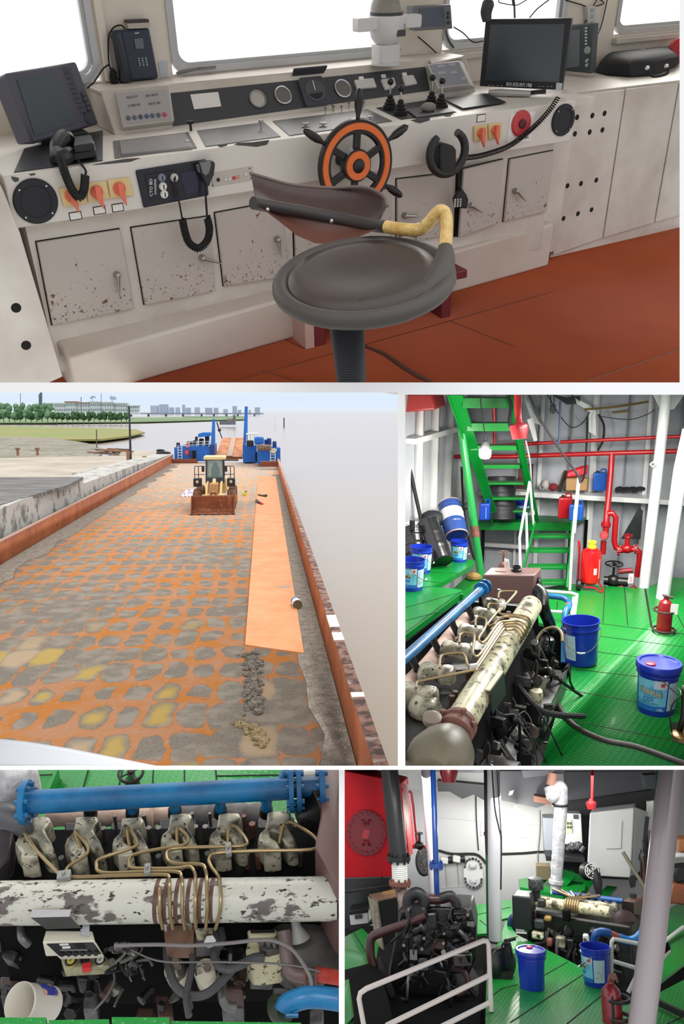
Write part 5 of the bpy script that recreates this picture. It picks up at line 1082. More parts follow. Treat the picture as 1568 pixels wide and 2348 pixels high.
# ================================================================ engine room seen towards the stairs
R=R3
ZG=-2.7; fl=Z(ZG); YB=10.6
wy=lambda y:(lambda a,b:R.y(a,b,y))
wallw=M('bulkhead_white',(186,189,194),.4,c2=(160,163,169),sc=1.6,thr=.5,w=.2)
# shell: back bulkhead, slanted ship side, deckhead, right side
cl=wy(YB)(1066,1100); cl2=R.y(928,1100,8.7); cl2=A_((cl2[0]-.9*(cl[0]-cl2[0])/1.,8.7-.9*(YB-8.7),0)) if False else A_((cl2[0],8.7,0))
g=G(); xr=wy(YB)(1600,1100)[0]+.5; g.box((cl[0],YB,-3.4),(xr,YB+.08,.3)); S('wall_back.001',g,wallw)
g=G(); d=nz(A_((cl2[0]-cl[0],cl2[1]-cl[1],0))); q=A_((cl2[0],cl2[1],0))+d*.05; g.prism([A_((cl[0],YB,-3.4)),A_((q[0],q[1],-3.4)),A_((q[0],q[1],.3)),A_((cl[0],YB,.3))],(-.08,.05,0)); S('wall_left.001',g,wallw)
def roof(y,x0,x1,d0,d1,nm,m):
    q=[R.d(x0,y,d0),R.d(x1,y,d0),R.d(x1,y,d1),R.d(x0,y,d1)]; n=nz(np.cross(q[1]-q[0],q[3]-q[0])); n=n if n[2]>0 else -n; g=G(); g.prism(q,n*.012); S(nm,g,m)
def side(x,y0,y1,d0,d1,nm,m,s):
    q=[R.d(x,y0,d0),R.d(x,y1,d0),R.d(x,y1,d1),R.d(x,y0,d1)]; g=G(); g.prism(q,(s*.02,0,0)); S(nm,g,m)
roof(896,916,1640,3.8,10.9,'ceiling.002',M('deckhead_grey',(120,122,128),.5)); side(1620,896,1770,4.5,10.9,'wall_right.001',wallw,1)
g=G(); g.box((-2.4,4.3,-3.5),(xr,YB,-3.42)); S('floor.002',g,pit)
# ribs, stiffeners and shelves
for k,(px,w_,m_) in enumerate(((1237,.05,0),(1302,.02,1),(1357,.075,0),(1431,.02,1),(1188,.03,0),(1479,.05,0),(1552,.03,1))):
    c=wy(YB)(px,1100); g=G(); g.box((c[0]-w_/2,YB-.06,-3.3),(c[0]+w_/2,YB,.3)); S('trim_%d'%(30+k),g,(white,M('grey_stiffener',(120,122,126),.5))[m_])
for k,(x0,x1,y0,y1,dp) in enumerate(((1180,1580,1127,1138,.35),(1097,1180,1127,1136,.12),(1210,1580,1366,1376,.2),(1096,1215,1242,1252,.15))):
    a,b=wy(YB-dp)(x0,y1),wy(YB-dp)(x1,y0); g=G(); g.box((a[0],YB-dp,min(a[2],b[2])),(b[0],YB,min(a[2],b[2])+(y1-y0)*.0053)); S('trim_%d'%(40+k),g,white,bev=.004)
n_=A_((d[1],-d[0],0)); n_=n_ if np.dot(n_,(1,0,0))>0 else -n_
for k,f_ in enumerate((.12,.36,.6,.84)):
    p=cl+(cl2-cl)*f_; g=G(); g.prism([A_((p[0],p[1],-3.3)),A_((p[0],p[1],-3.3))+d*.06,A_((p[0],p[1],-3.3))+d*.06+n_*.09,A_((p[0],p[1],-3.3))+n_*.09],(0,0,3.5)); S('trim_%d'%(50+k),g,white)
for k,py in enumerate((1132,1150,966)):
    a=A_((*cl[:2],0)); b=A_((*cl2[:2],0)); z1=wy(YB)(1066,py)[2]; z2=z1-.02; g=G(); g.prism([A_((cl[0],YB,z1)),A_((cl2[0],cl2[1],z2)),A_((cl2[0],cl2[1],z2))+n_*.12,A_((cl[0],YB,z1))+n_*.12],(0,0,-.06 if k!=1 else -.02)); S('trim_%d'%(60+k),g,white)
# floor plates
FP=[(1238,1762),(1273,1645),(1280,1616),(1310,1531),(1305,1445),(1235,1428),(1226,1352),(1300,1338),(1479,1349),(1492,1344),(1532,1322),(1580,1326),(1580,1762)]
g=G(); g.prism(P(fl,*FP),(0,0,-.03)); S('floor.003',g,gplate)
g=G()
for a,b in (((1387,1342),(1382,1428)),((1431,1345),(1439,1434)),((1330,1424),(1580,1456)),((1374,1459),(1580,1485)),((1362,1494),(1580,1522)),((1320,1535),(1580,1565)),((1290,1580),(1560,1628)),((1273,1645),(1545,1699)),((1549,1402),(1568,1440)),((1278,1380),(1276,1402))):
    g.bar(fl(*a)+A_((0,0,.001)),fl(*b)+A_((0,0,.001)),.008,.003)
g.bar(fl(1479,1350)+A_((0,0,.001)),fl(1494,1440)+A_((0,0,.001)),.02,.003); S('trim_70',g,dark)
zl=-2.36
g=G(); g.prism(P(Z(zl),(922,1462),(1059,1360),(1058,1352),(988,1345),(1010,1337),(1088,1293),(1086,1283),(1040,1282),(922,1318)),(0,0,-.05)); S('floor.004',g,green)
g=G()
for a,b in (((1058,1358),(922,1395)),((988,1345),(922,1352)),((1012,1337),(960,1330)),((1050,1315),(985,1312)),((922,1425),(1010,1402))): g.bar(Z(zl+.001)(*a),Z(zl+.001)(*b),.006,.003)
S('trim_71',g,dark)
g=G(); g.prism(P(Z(-2.62),(1030,1358),(1080,1312),(1128,1318),(1100,1362),(1060,1392)),(0,0,-.03)); S('floor.005',g,green)
g=G(); p=Z(zl)(1059,1362); g.cyl(p,p+A_((0,0,-.5)),.02); g.bar(Z(zl-.03)(922,1464),Z(zl-.03)(1059,1363),.03,.06); S('trim_72',g,green)
# upper ladder-stair
t=T('upper_stair','steep green steel stair rising from the middle landing','stair')
ds=lambda k:10.0-1.35*k
sl=[(1028,906),(1080,1050),(1130,1196)]; sr=[(1163,906),(1190,1045),(1224,1196)]
def strp(pts,w0,w1,m):
    L=[D(ds(1-i/2))(*p) for i,p in enumerate(pts)]; g=G(); w=[w0,(w0+w1)/2,w1]
    lo=[p for p in L]; hi=[p+A_((w_*.0053,0,0)) for p,w_ in zip(L,w)]
    g.prism(lo+hi[::-1],(0,.05,.0)); g.prism([p+A_((0,-.08,0)) for p in lo]+lo[::-1],(.012,0,0)); return obj('stringer',g,green,t)
strp(sl,28,14,green); strp([(1163,906),(1183,1010),(1224,1196)],16,12,green)
for k,(x0,x1,y0,y1) in enumerate(((1060,1164,914,936),(1070,1168,971,989),(1078,1184,1022,1033),(1094,1192,1066,1075),(1098,1201,1107,1112),(1107,1209,1141,1147),(1119,1213,1171,1176))):
    u=1-(y0-906)/290; a,b=D(ds(u))(x0,y1),D(ds(u))(x1,y0-2); c=D(ds(u))(x1,y1); g=G(); g.prism([a,c,c+A_((0,0,(y1-y0)*.0049)),a+A_((0,0,(y1-y0)*.0049))],(.0,.17,.0)); obj('tread',g,green,t,bev=.004)
# landing
zp=-2.16
t=T('stair_landing','green steel landing between the two stairs','landing')
g=G(); pl=P(Z(zp),(1096,1196),(1312,1198),(1345,1186),(1225,1181),(1100,1184)); g.prism(pl,(0,0,-.03)); obj('deck_plate',g,green,t)
a,b=pl[0],pl[1]; g=G(); g.bar(a+A_((0,0,-.05)),b+A_((0,0,-.05)),.03,.1); obj('front_beam',g,green,t)
for q in (pl[0]+A_((.05,.1,0)),pl[1]+A_((-.02,.12,0)),pl[2]):
    g=G(); g.box((q[0]-.02,q[1]-.02,-3.4),(q[0]+.02,q[1]+.02,zp-.03)); obj('leg',g,pit,t)
# lower stair
t=T('lower_stair','short green stair with five treads from landing to floor plates','stair')
L0,L1=D(9.55)(1227,1202),D(9.15)(1198,1312); R0,R1_=D(9.55)(1312,1200),D(9.0)(1300,1352)
for a,b in ((L0,L1),(R0,R1_)):
    g=G(); g.bar(a,b,.02,.10,(0,-1,.3)); obj('stringer',g,green,t)
for k,(x0,x1,y0,y1) in enumerate(((1221,1307,1221,1235),(1215,1312,1255,1268),(1209,1304,1289,1306),(1205,1303,1327,1342))):
    dep=9.5-.13*k; a,b=D(dep)(x0,y1),D(dep)(x1,y1); g=G(); g.prism([a,b,b+A_((0,0,.03)),a+A_((0,0,.03))],(0,.16,0)); obj('tread',g,green,t,bev=.003)
railing('handrail','white bent handrail on left side of the lower stair',[[D(9.4)(1214,1104),D(9.2)(1191,1234),D(9.0)(1193,1310)],[D(9.5)(1215,1106),D(9.6)(1223,1204)],[D(9.35)(1206,1175),D(9.3)(1209,1268)]],.015)
railing('handrail','white bent handrail on right side of the lower stair',[[D(9.4)(1326,1095),D(9.2)(1312,1236),D(9.0)(1306,1354)],[D(9.5)(1328,1098),D(9.6)(1317,1222)]],.015)
# posts
t=T('deck_post','tall green pipe post with rusty sleeve left of the stairs','post'); b=Z(-2.62)(1104,1329); dp=R.A[2]@b; tp=D(dp-.25)(1046,900)
g=G(); g.cyl(b,tp,.043,.045,n=20); obj('post',g,M('post_green',(34,138,66),.3,coat=.2),t); p=b+(tp-b)*((1329-1228)/429.); q=b+(tp-b)*((1329-1203)/429.); g=G(); g.cyl(p,q,.047,n=20); obj('sleeve',g,maroon,t)
for pts,lb,r in (([(1528,900),(1502,1130),(1476,1346)],'white pipe column rising by the red valve group',.058),([(1580,985),(1560,1075),(1519,1372)],'white pipe column behind the small wall extinguisher',.07)):
    b=fl(*pts[-1]); dp=R.A[2]@b; t=T('deck_column',lb,'column'); g=G(); g.tube([b+A_((0,0,-.02)),D(dp-.05)(*pts[1]),D(dp-.1)(*pts[0])],r,20); obj('pillar',g,white,t)
    if r<.06:
        g=G(); c=D(dp-.1)(1528,912); g.prism([D(dp)(1496,903),D(dp)(1515,942),D(dp)(1545,938),D(dp)(1570,903)],(0,.02,0)); obj('gusset',g,white,t); g=G(); c=D(dp-.12)(1497,1065); g.ring(c,(0,-1,0),.03,.012,4,4); obj('lug',g,white,t)
# hanging bulb
t=T('hanging_bulb','glowing white bulb hanging on a black cord before upper stair','lamp'); dB=8.2; c=D(dB)(1112,1040); s=dB/F
g=G(); g.tube([D(dB)(1100,902),D(dB)(1105,950),D(dB)(1111,992)],.006,6,4); obj('cord',g,rubber,t)
g=G(); g.lathe([(.018,45*s),(.02,30*s),(.022,28*s),(.026,26*s)],c,n=16); obj('socket',g,black,t)
g=G(); g.lathe([(6*s,28*s),(9*s,22*s),(13*s,14*s),(13.5*s,10*s)],c,n=24); obj('bulb_neck',g,M('bulb_grey',(96,102,98),.5),t)
g=G(); g.lathe([(13.5*s,10*s),(14*s,4*s),(13.5*s,-6*s),(10*s,-11*s),(0,-13*s)],c,n=24); obj('bulb_globe',g,M('glowing_bulb',(255,250,236),.4,emit=14.),t)
lamp('POINT',c+A_((0,-.16,-.12)),80,(1,.97,.9),.08)
lamp('AREA',(.2,5.5,-.44),34,(1,.98,.95),.8,(.1,5.9,-2.7),sy=.8,name='fill_light')  # added fill for the near floor plates, no fixture is there
lamp('AREA',(.3,7.8,-.62),160,(1,.98,.95),1.2,(.3,7.8,-2.7),sy=2.0,name='fill_light')  # added fill brightening the room and back bulkhead, not a real fixture
# drums
bk=M('drum_black',(28,28,30),.28,coat=.3); bl=M('drum_blue',(40,66,128),.35); bwh=M('drum_white',(206,206,204),.4)
barrel(D(9.3)(1030,1156),D(9.05)(1047,1229),.128,[(0,.25,bl),(.25,.56,bwh),(.56,1,bl)],'blue and white drum leaning against the ship side',end=M('drum_rusty_end',(200,184,166),.6,c2=(132,92,62),sc=4,thr=.55,w=.1))
barrel(D(9.0)(981,1199),D(8.75)(1013,1288),.122,[(0,1,bk)],'glossy black drum leaning in front of the blue and white drum')
barrel(D(9.0)(944,1212),D(8.9)(953,1268),.115,[(0,1,bk)],'black drum at left frame edge with a small can on it')
barrel(D(10.0)(1150,1190),D(10.0)(1150,1094),.165,[(0,1,M('drum_dull_black',(44,44,48),.45))],'tall black drum standing behind the upper stair')
g=G(); c=D(9.2)(992,1190); g.ball(c,(.14,.1,.1),14,8); one('black_bag',g,M('bag_black',(27,28,34),.7,bump=.15,bsc=200),'black plastic bag stuffed behind the leaning drums','bag')
t=T('oil_can','small black can with wire handle on leftmost black drum','can'); c=D(8.85)(945,1204); g=G(); g.lathe([(.03,-.05),(.03,.05),(0,.05)],c,n=16); obj('body',g,black,t); g=G(); g.ring(c+A_((0,0,.07)),(0,1,0),.025,.003,16,6); obj('handle',g,boltm,t)
# buckets
fc=lambda a:-math.pi/2+a
bucket(Z(zl)(1052,1286),'blue oil bucket below the blue and white drum',.62,False,fc(.1)); bucket(Z(zl)(965,1311),'blue oil bucket in front of the leaning black drum',.74,False,fc(.3)); bucket(Z(zl)(944,1350),'blue oil bucket at left frame edge on the green platform',.80,False,fc(.1))
bucket(Z(zp)(1196,1187),'blue oil bucket on the landing behind the stair',.58,False,fc(.2))
bucket(fl(1333,1520)+A_((0,0,.012)),'open blue bucket standing between blue pipe and green floor',1.,False,fc(-1.75),tilt=Matrix.Rotation(-.07,4,'Y'),ha=3.35)
nb=bucket(fl(1502,1628),'closed blue bucket with red cap on the green floor',1.,True,fc(-.1),cap=-.75,words=True,ha=3.3)
up=(0,0,1.)
def can(t_name,x0,x1,y0,y1,dep,m,label,cat='container',cap=True,dd_=.12,cm=None):
    a,b=D(dep)(x0,y1),D(dep)(x1,y1); h=(y1-y0)*dep/F/.97; t=T(t_name,label,cat); g=G(); L=b-a; g.prism([a,b,b+A_((0,dd_,0)),a+A_((0,dd_,0))],(0,0,h*.92)); obj('body',g,m,t,bev=.018,seg=3)
    if cap: g=G(); c=a+L*.3+A_((0,dd_/2,h*.9)); g.cyl(c,c+A_((0,0,h*.1)),.018); obj('cap',g,cm or black,t); g=G(); c=a+L*.7+A_((0,dd_/2,h*.9)); g.tube([c-L*.2,c-L*.15+A_((0,0,.04)),c+L*.15+A_((0,0,.04)),c+L*.2],.01,6,3); obj('handle',g,m,t)
    return t
t=can('jerry_can',1278,1309,1138,1190,9.75,red,'red jerry can standing on the landing'); g=G(); c=D(9.74)(1288,1152); g.ob(c,(.05,.006,.05)); obj('label_plate',g,M('gold_label',(196,150,64),.5),t)
t=can('jerry_can',1303,1336,1155,1195,9.6,M('can_blue_plastic',(28,84,170),.35),'blue jerry can beside the red one on the landing'); g=G(); c=D(9.59)(1311,1178); g.ob(c,(.035,.006,.12)); obj('label_plate',g,paper,t)
can('jerry_can',1358,1390,1082,1126,10.05,M('can_blue_plastic',(28,84,170),.35),'blue jerry can on the wall shelf')
t=can('jerry_can',1098,1122,1152,1194,9.7,M('can_deep_blue',(30,64,170),.35),'blue oil can behind left side of the upper stair'); g=G(); c=D(9.69)(1109,1175); g.ob(c,(.06,.006,.14)); obj('label_plate',g,blabel,t)
t=can('carton',1296,1346,1096,1126,10.0,M('cardboard',(176,136,92),.8),'open brown carton on the wall shelf','box',cap=False,dd_=.18)
g=G(); q=P(D(10.0),(1298,1096),(1346,1090),(1347,1066),(1322,1074),(1300,1082)); g.prism(q,(0,.12,0)); one('red_bag',g,M('red_plastic_bag',(206,30,48),.35,bump=.5,bsc=20),'red plastic bag lying on the brown carton','bag',bev=.02)
g=G(); g.ball(D(10.2)(1250,1112),(.062,.06,.072),14,9); g.ring(D(10.15)(1243,1118),(-.6,-1,0),.028,.01,16,6); one('motor_housing',g,M('mottled_grey',(176,172,168),.5,c2=(110,90,84),sc=12,thr=.55,w=.05),'round grey motor housing on left end of the shelf','motor')
g=G(); g.ball(D(10.15)(1268,1117),(.06,.05,.05),10,7); one('rag',g,M('red_rag_dark',(120,28,40),.8,bump=.5,bsc=20),'dark red rag beside the grey motor housing','rag')
g=G(); g.bar(D(10.2)(1282,1126),D(10.3)(1297,1080),.035,.035); one('wood_offcut',g,M('dark_wood',(70,58,48),.7),'dark wooden offcut leaning behind the carton','plank')
g=G(); rr=random.Random(2)
for k in range(12): g.ball(D(10.05)(1416+k*5.2,1121+rr.uniform(-2,2)),(.035,.04,.022+rr.random()*.015),8,6)
one('black_net',g,black,'heap of black netting along the right shelf','net',kind='stuff')
g=G(); a,b=D(10.45)(1186,1126),D(10.45)(1224,1063); g.box((a[0],a[1],a[2]),(b[0],a[1]+.08,b[2])); one('brown_cabinet',g,M('brown_panel',(84,44,42),.5),'dark brown cabinet on shelf behind the right stringer','cabinet',bev=.004)
g=G(); a,b=D(10.5)(1308,1042+15),D(10.5)(1330,1022); g.box((a[0],a[1],a[2]),(b[0],a[1]+.03,b[2])); one('notice_board',g,greyw,'small pale notice box on bulkhead behind the lower red pipe','notice')
g=G(); q=P(wy(10.3),(1424,1236),(1465,1165),(1474,1172),(1468,1236)); g.prism(q,(0,.04,0)); one('black_board',g,M('board_black',(34,36,38),.6),'black triangular board leaning behind the red valves','board')
# red fire main
yp=10.2
t=pipe('fire_pipe','long lower red fire pipe across the back bulkhead with elbow at left',[[wy(yp)(1009,998),wy(yp)(1009,1040),wy(yp)(1014,1047),wy(yp)(1160,1047),wy(yp)(1402,1039),wy(yp)(1575,1034)]],red,.028)
g=G(); a,b=wy(yp)(976,993),wy(yp)(1010,968); g.prism([a,A_((b[0],yp,a[2])),b,A_((a[0],yp,b[2]))],(0,.12,0)); obj('valve_box',g,M('dim_red',(126,26,46),.4),t,bev=.02)
pipe('fire_pipe','upper red fire pipe near top of the back bulkhead',[[wy(yp)(1130,1022),wy(yp)(1300,1013),wy(yp)(1505,1003),wy(yp)(1575,1000)],[wy(yp)(1134,1022),wy(yp)(1132,940),wy(yp)(1128,925)]],red,[.022,.02])
yv=9.9
t=pipe('fire_pipe','red branch pipe dropping from the lower fire pipe to the valves',[[wy(yp)(1403,1040),wy(yp-.02)(1399,1095),wy(yv)(1391,1185),wy(yv)(1388,1225)],[wy(yv)(1393,1178),wy(yv)(1404,1176),wy(yv)(1412,1187),wy(yv)(1408,1240),wy(yv)(1412,1256),wy(yv)(1424,1262),wy(yv)(1457,1259),wy(yv)(1466,1266),wy(yv)(1466,1285),wy(yv)(1460,1322)],[wy(yv)(1384,1240),wy(yv)(1382,1270)]],red,[.036,.034,.034])
flange(wy(yv)(1389,1203),(0,0,1),.055,.03,red,t); flange(wy(yv-.06)(1385,1228),(-.2,-1,.3),.05,.03,red,t); flange(wy(yv)(1418,1262),(1,0,0),.06,.02,red,t); flange(wy(yv)(1457,1259),(1,0,0),.055,.02,red,t)
g=G(); c=wy(yv)(1437,1258); g.ball(c,(.07,.055,.055),14,9); g.cyl(c,c+A_((0,0,.13)),.03,n=12); obj('valve_body',g,red,t); handwheel(wy(yv)(1440,1228),(0,-.15,1),.05,t,red)
t=T('gate_valve','black gate valve with large handwheel below the red pipe','valve'); c=wy(9.5)(1408,1293); handwheel(c,(0,-.1,1),.092,t,oilblk,th=.009); g=G(); g.cyl(c,c+A_((0,0,-.14)),.014,n=8); g.ball(c+A_((0,0,-.2)),(.08,.07,.075),14,8); g.cyl(c+A_((-.1,0,-.2)),c+A_((.16,0,-.2)),.05,n=14); obj('valve_body',g,oilblk,t); g0=G(); g0.cyl(c+A_((.05,-.02,-.08)),c+A_((.2,-.02,-.05)),.03,n=12); g=G(); g.tube([c+A_((.08,-.05,-.24)),c+A_((.16,-.06,-.28)),c+A_((.24,-.06,-.22))],.022,8,4); obj('red_fitting',g0,M('dirty_red',(130,26,34),.4),t); obj('red_fitting',g,M('dirty_red',(130,26,34),.4),t)
t=T('valve_tag','white tag with red writing hanging below the red valve','tag'); c=wy(9.4)(1446,1327); g=G(); q=[c+A_((x,0,z)) for x,z in ((-.03,-.055),(.025,-.05),(.03,.055),(-.022,.055))]; g.prism(q,(0,.004,0)); obj('card',g,paper,t); text('海底阀门',c+A_((0,-.002,0)),(.0,0,1),(-1,0,0),.032,M('tag_red',(196,30,60),.5),t,w=.09)
t=T('gate_valve','small valve with brown handwheel behind the brown tank','valve'); c=D(8.2)(1155,1267); handwheel(c,(0,-.1,1),.05,t,M('brown_iron',(84,64,52),.5),th=.006); g=G(); g.cyl(c,c+A_((0,0,-.1)),.012,n=8); g.ball(c+A_((0,0,-.14)),(.05,.04,.05),12,8); g.cyl(c+A_((0,0,-.14)),c+A_((0,0,-.3)),.05,n=12); obj('valve_body',g,maroon,t)
t=T('valve_tag','white tag with red writing tied to small valve','tag'); c=D(8.1)(1162,1294); g=G(); g.tube([c+A_((-.005,.0,.05)),D(8.2)(1157,1280)],.002,5); obj('string',g,paper,t); g=G(); g.prism([c+A_((x,0,z)) for x,z in ((-.02,-.055),(.03,-.045),(.015,.05),(-.028,.055))],(0,.004,0)); obj('card',g,paper,t); text('已关',c+A_((0,-.002,0)),(1,0,.1),(-.1,0,1),.06,M('tag_red',(196,30,60),.5),t,w=.035)
t=T('fire_bell','red bell mouth on a red pipe hanging at top centre','pipe'); dP=8.0; g=G(); s=dP/F; c=D(dP)(1191,1007)
g.cyl(D(dP)(1186,900),D(dP)(1189,972),.034,n=16); obj('pipe_run',g,red,t); g=G(); g.lathe([(16*s,0),(17*s,6*s),(21.5*s,24*s),(21*s,31*s),(16*s,36*s),(9*s,38*s),(8*s,46*s)],c,A_(D(dP)(1186,900)-c),28); obj('bell',g,M('bell_red',(176,38,44),.3,coat=.2),t); g=G(); g.lathe([(14*s,-.001),(14*s,.004),(0,.006)],c,A_(D(dP)(1186,900)-c),20); obj('mouth',g,dark,t)
# trolley extinguisher
t=T('trolley_extinguisher','large red wheeled fire extinguisher with yellow collar beside the stair','extinguisher'); b=fl(1351,1350); dp=8.9; s=dp/F
g=G(); c=b+A_((0,0,.06)); H_=.40; r=.108; g.lathe([(0,0),(r*.6,0),(r*.95,.03),(r,.07),(r,H_-.08),(r*.92,H_-.03),(r*.6,H_),(r*.4,H_+.01)],c,n=36); obj('cylinder',g,M('extinguisher_red',(214,18,24),.25,coat=.4),t)
g=G(); g.lathe([(r*.42,0),(r*.44,.03),(r*.34,.035),(r*.34,.06),(r*.42,.065),(r*.42,.085),(0,.085)],c+A_((0,0,H_)),n=20); obj('collar',g,M('collar_yellow',(214,220,50),.4),t)
g=G(); q=c+A_((-.13,.03,0)); g.tube([q+A_((0,0,-.04)),q+A_((0,0,.36)),q+A_((-.01,-.02,.46)),q+A_((-.01,-.07,.47)),q+A_((.0,-.06,.36))],.012,8,3); obj('push_handle',g,red,t); g=G(); g.bar(q+A_((-.02,0,-.02)),q+A_((-.02,0,.34)),.022,.022); obj('frame_post',g,white,t)
g=G(); g.lathe([(.04,-.02),(.062,-.018),(.066,0),(.062,.018),(.04,.02)],c+A_((-.115,-.09,.0)),(1,0.2,0),20); w=obj('wheel',g,black,t); g=G(); g.lathe([(.035,-.022),(.035,.022)],c+A_((-.115,-.09,.0)),(1,0.2,0),16); obj('wheel_hub',g,M('hub_red',(120,20,26),.35),w)
g=G(); g.tube([c+A_((-.06,-.09,-.02)),c+A_((.07,-.10,-.02)),c+A_((.13,-.13,-.055)),c+A_((.14,-.06,-.03)),c+A_((.1,.0,.02))],.01,8,2); obj('stand',g,red,t)
a_=math.atan2(-1,.35); g=G(); 
for z0,z1,a0,a1,m,nm in ((.13,.2,a_+.0,a_+.32,paper,'label_plate'),(.08,.3,a_+.55,a_+.75,M('label_pale_red',(226,150,146),.4),'label_strip')):
    o=arcpatch(r,r,z0,z1,a0,a1); o.v=[(x+c[0],y+c[1],z+c[2]) for x,y,z in o.v]; obj(nm,o,m,t)
# small extinguisher in a ring holder
t=T('fire_extinguisher','small dark red extinguisher in brown ring holder by the white column','extinguisher'); b=fl(1521,1450); 
g=G(); g.lathe([(.06,0),(.068,.01),(.068,.25),(.055,.30),(.025,.325),(.022,.35)],b,n=24); obj('cylinder',g,M('dull_red',(150,26,32),.3,coat=.2),t)
hb=M('holder_brown',(62,44,38),.5)
for z in (.03,.22):
    g=G(); g.ring(b+A_((0,0,z)),up,.10,.011,26,6); obj('holder_ring',g,hb,t)
for a_ in (.3,2.2,4.2):
    g=G(); g.bar(b+A_((.1*math.cos(a_),.1*math.sin(a_),0)),b+A_((.1*math.cos(a_),.1*math.sin(a_),.23)),.02,.006); obj('holder_bar',g,hb,t)
g=G(); g.tube([b+A_((-.0,0,.35)),b+A_((-.03,-.02,.37)),b+A_((.06,-.02,.35))],.012,8); obj('lever',g,hb,t)
g=G(); c=b+A_((.07,-.08,.26)); g.prism([c+A_((x,0,z)) for x,z in ((-.035,-.05),(.03,-.05),(.035,.05),(-.03,.05))],(0,.003,0)); obj('inspection_tag',g,paper,t)
# railings and blue pipe beside the engine
railing('guard_rail','white pipe guard rail bent round the far end of engine pit',[[D(8.4)(1248,1355),D(8.2)(1310,1360),D(8.15)(1323,1364),D(7.9)(1313,1434)],[D(8.4)(1232,1398),D(8.2)(1262,1402),D(8.0)(1313,1405)],[D(8.1)(1316,1370),D(7.9)(1311,1432)]],.017)
t=pipe('cooling_pipe','blue cooling pipe bending down behind the open bucket',[[D(7.9)(1250,1366),D(7.7)(1292,1371),D(7.6)(1305,1383),D(7.4)(1302,1395),D(7.3)(1295,1410),D(7.1)(1293,1520)]],bluep,.028,sm=3)
g=G(); g.cyl(D(7.5)(1303,1388),D(7.38)(1299,1402),.031,n=16); obj('rusty_sleeve',g,maroon,t)
g=G(); g.tube([fl(1304,1531)+A_((0,0,.02)),fl(1279,1574)+A_((0,0,.02)),fl(1277,1613)+A_((0,0,.02)),fl(1298,1651)+A_((0,0,.02)),fl(1331,1679)+A_((0,0,.02)),fl(1388,1704)+A_((0,0,.02)),fl(1460,1719)+A_((0,0,.02)),fl(1580,1762)+A_((0,0,.02))],.019,10,8); one('black_hose',g,M('dusty_hose',(56,50,46),.5,c2=(150,144,136),sc=14,thr=.7,w=.03),'long dusty black hose curving over the green floor','hose')
t=T('floor_valve','grey lever valve in dark floor opening at right frame edge','valve'); g=G(); g.prism(P(Z(ZG+.004),(1538,1660),(1548,1656),(1580,1655),(1580,1712),(1566,1706),(1542,1698)),(0,0,-.004)); obj('opening',g,dark,t); g=G(); g.tube([D(5.3)(1570,1580),D(5.35)(1568,1640),D(5.45)(1556,1676)],.022,10,3); obj('lever',g,oilblk,t); g=G(); g.ball(D(5.28)(1570,1578),.022,12,8); obj('lever_knob',g,boltm,t); g=G(); g.lathe([(.0,-.02),(.06,-.01),(.07,.02),(.05,.03)],D(5.4)(1562,1690),n=20); obj('brass_bowl',g,M('oily_brass',(122,92,52),.3,.5),t); g=G(); g.tube([D(5.3)(1568,1590),D(5.3)(1545,1610),D(5.35)(1536,1640),D(5.4)(1540,1680)],.005,6,5); obj('wire',g,rubber,t)
# --- main engine
t=T('main_engine','long cream oil stained ship engine in the pit left of green floor','engine')
zc=-2.03; A0,A1=R.z(1048,1668,zc),R.z(1218,1388,zc); e=nz(A1-A0); s_=nz(np.cross(e,(0,0,1.))); upv=A_((0,0,1.)); Le=np.linalg.norm(A1-A0)
ex=lambda u,s,z:A0+e*u+s_*s+upv*z
g=G(); g.lathe([(.085,0),(.085,Le-.02),(.07,Le+.02),(0,Le+.03)],A0,e,28); obj('intake_pipe',g,engc,t)
g=G(); g.lathe([(.088,-.09),(.1,-.085),(.1,-.05),(.09,-.045),(.09,.0),(.1,.005),(.1,.04),(.088,.045)],A0,e,28); f=obj('clamp_collar',g,maroon,t)
for q in (.3,1.2,2.4): hexbolt(A0+e*-.02+(upv*math.sin(q)+s_*math.cos(q))*.1,upv,.018,.03,maroon,f)
g=G(); g.lathe([(.10,-.50),(.155,-.44),(.17,-.34),(.15,-.22),(.11,-.12),(.09,-.08)],A0-upv*.03,e,28); obj('turbo_housing',g,M('housing_olive',(104,97,80),.4,c2=(92,84,68),sc=5,thr=.5,w=.15),t)
g=G(); c=R.z(990,1660,-1.98); g.lathe([(.02,-.08),(.025,-.02),(.05,.02),(.05,.05),(.03,.06)],c,(.1,-.3,1),20); obj('breather_cap',g,M('breather_grey',(132,116,104),.4),t)
g=G(); g.prism([ex(-.30,.2,-.5),ex(-.3,-.45,-.5),ex(Le,-.5,-.5),ex(Le,.3,-.5)],(0,0,-.7)); g.prism([ex(-.3,-.12,-.12),ex(-.3,-.42,-.12),ex(Le,-.45,-.12),ex(Le,-.12,-.12)],(0,0,-.5)); obj('engine_block',g,oilblk,t,bev=.02)
g=G(); g.prism([ex(-.2,.0,-.1),ex(-.2,.10,-.35),ex(Le*.98,.10,-.35),ex(Le*.98,.0,-.1)],(0,0,-.5)); obj('side_cover',g,pit,t,bev=.02)
hi=M('oily_highlight',(70,68,64),.3,.3,c2=(30,28,26),sc=12,thr=.5,w=.1)
clutter(t,lambda u,v:ex(-.25+u*(Le+.25),.09+.22*v,-.18-.34*v),58,31,.085,[oilblk,oilblk,pit,hi,M('oily_brown',(64,50,40),.35,c2=(30,26,24),sc=10,thr=.5,w=.1),boltm])
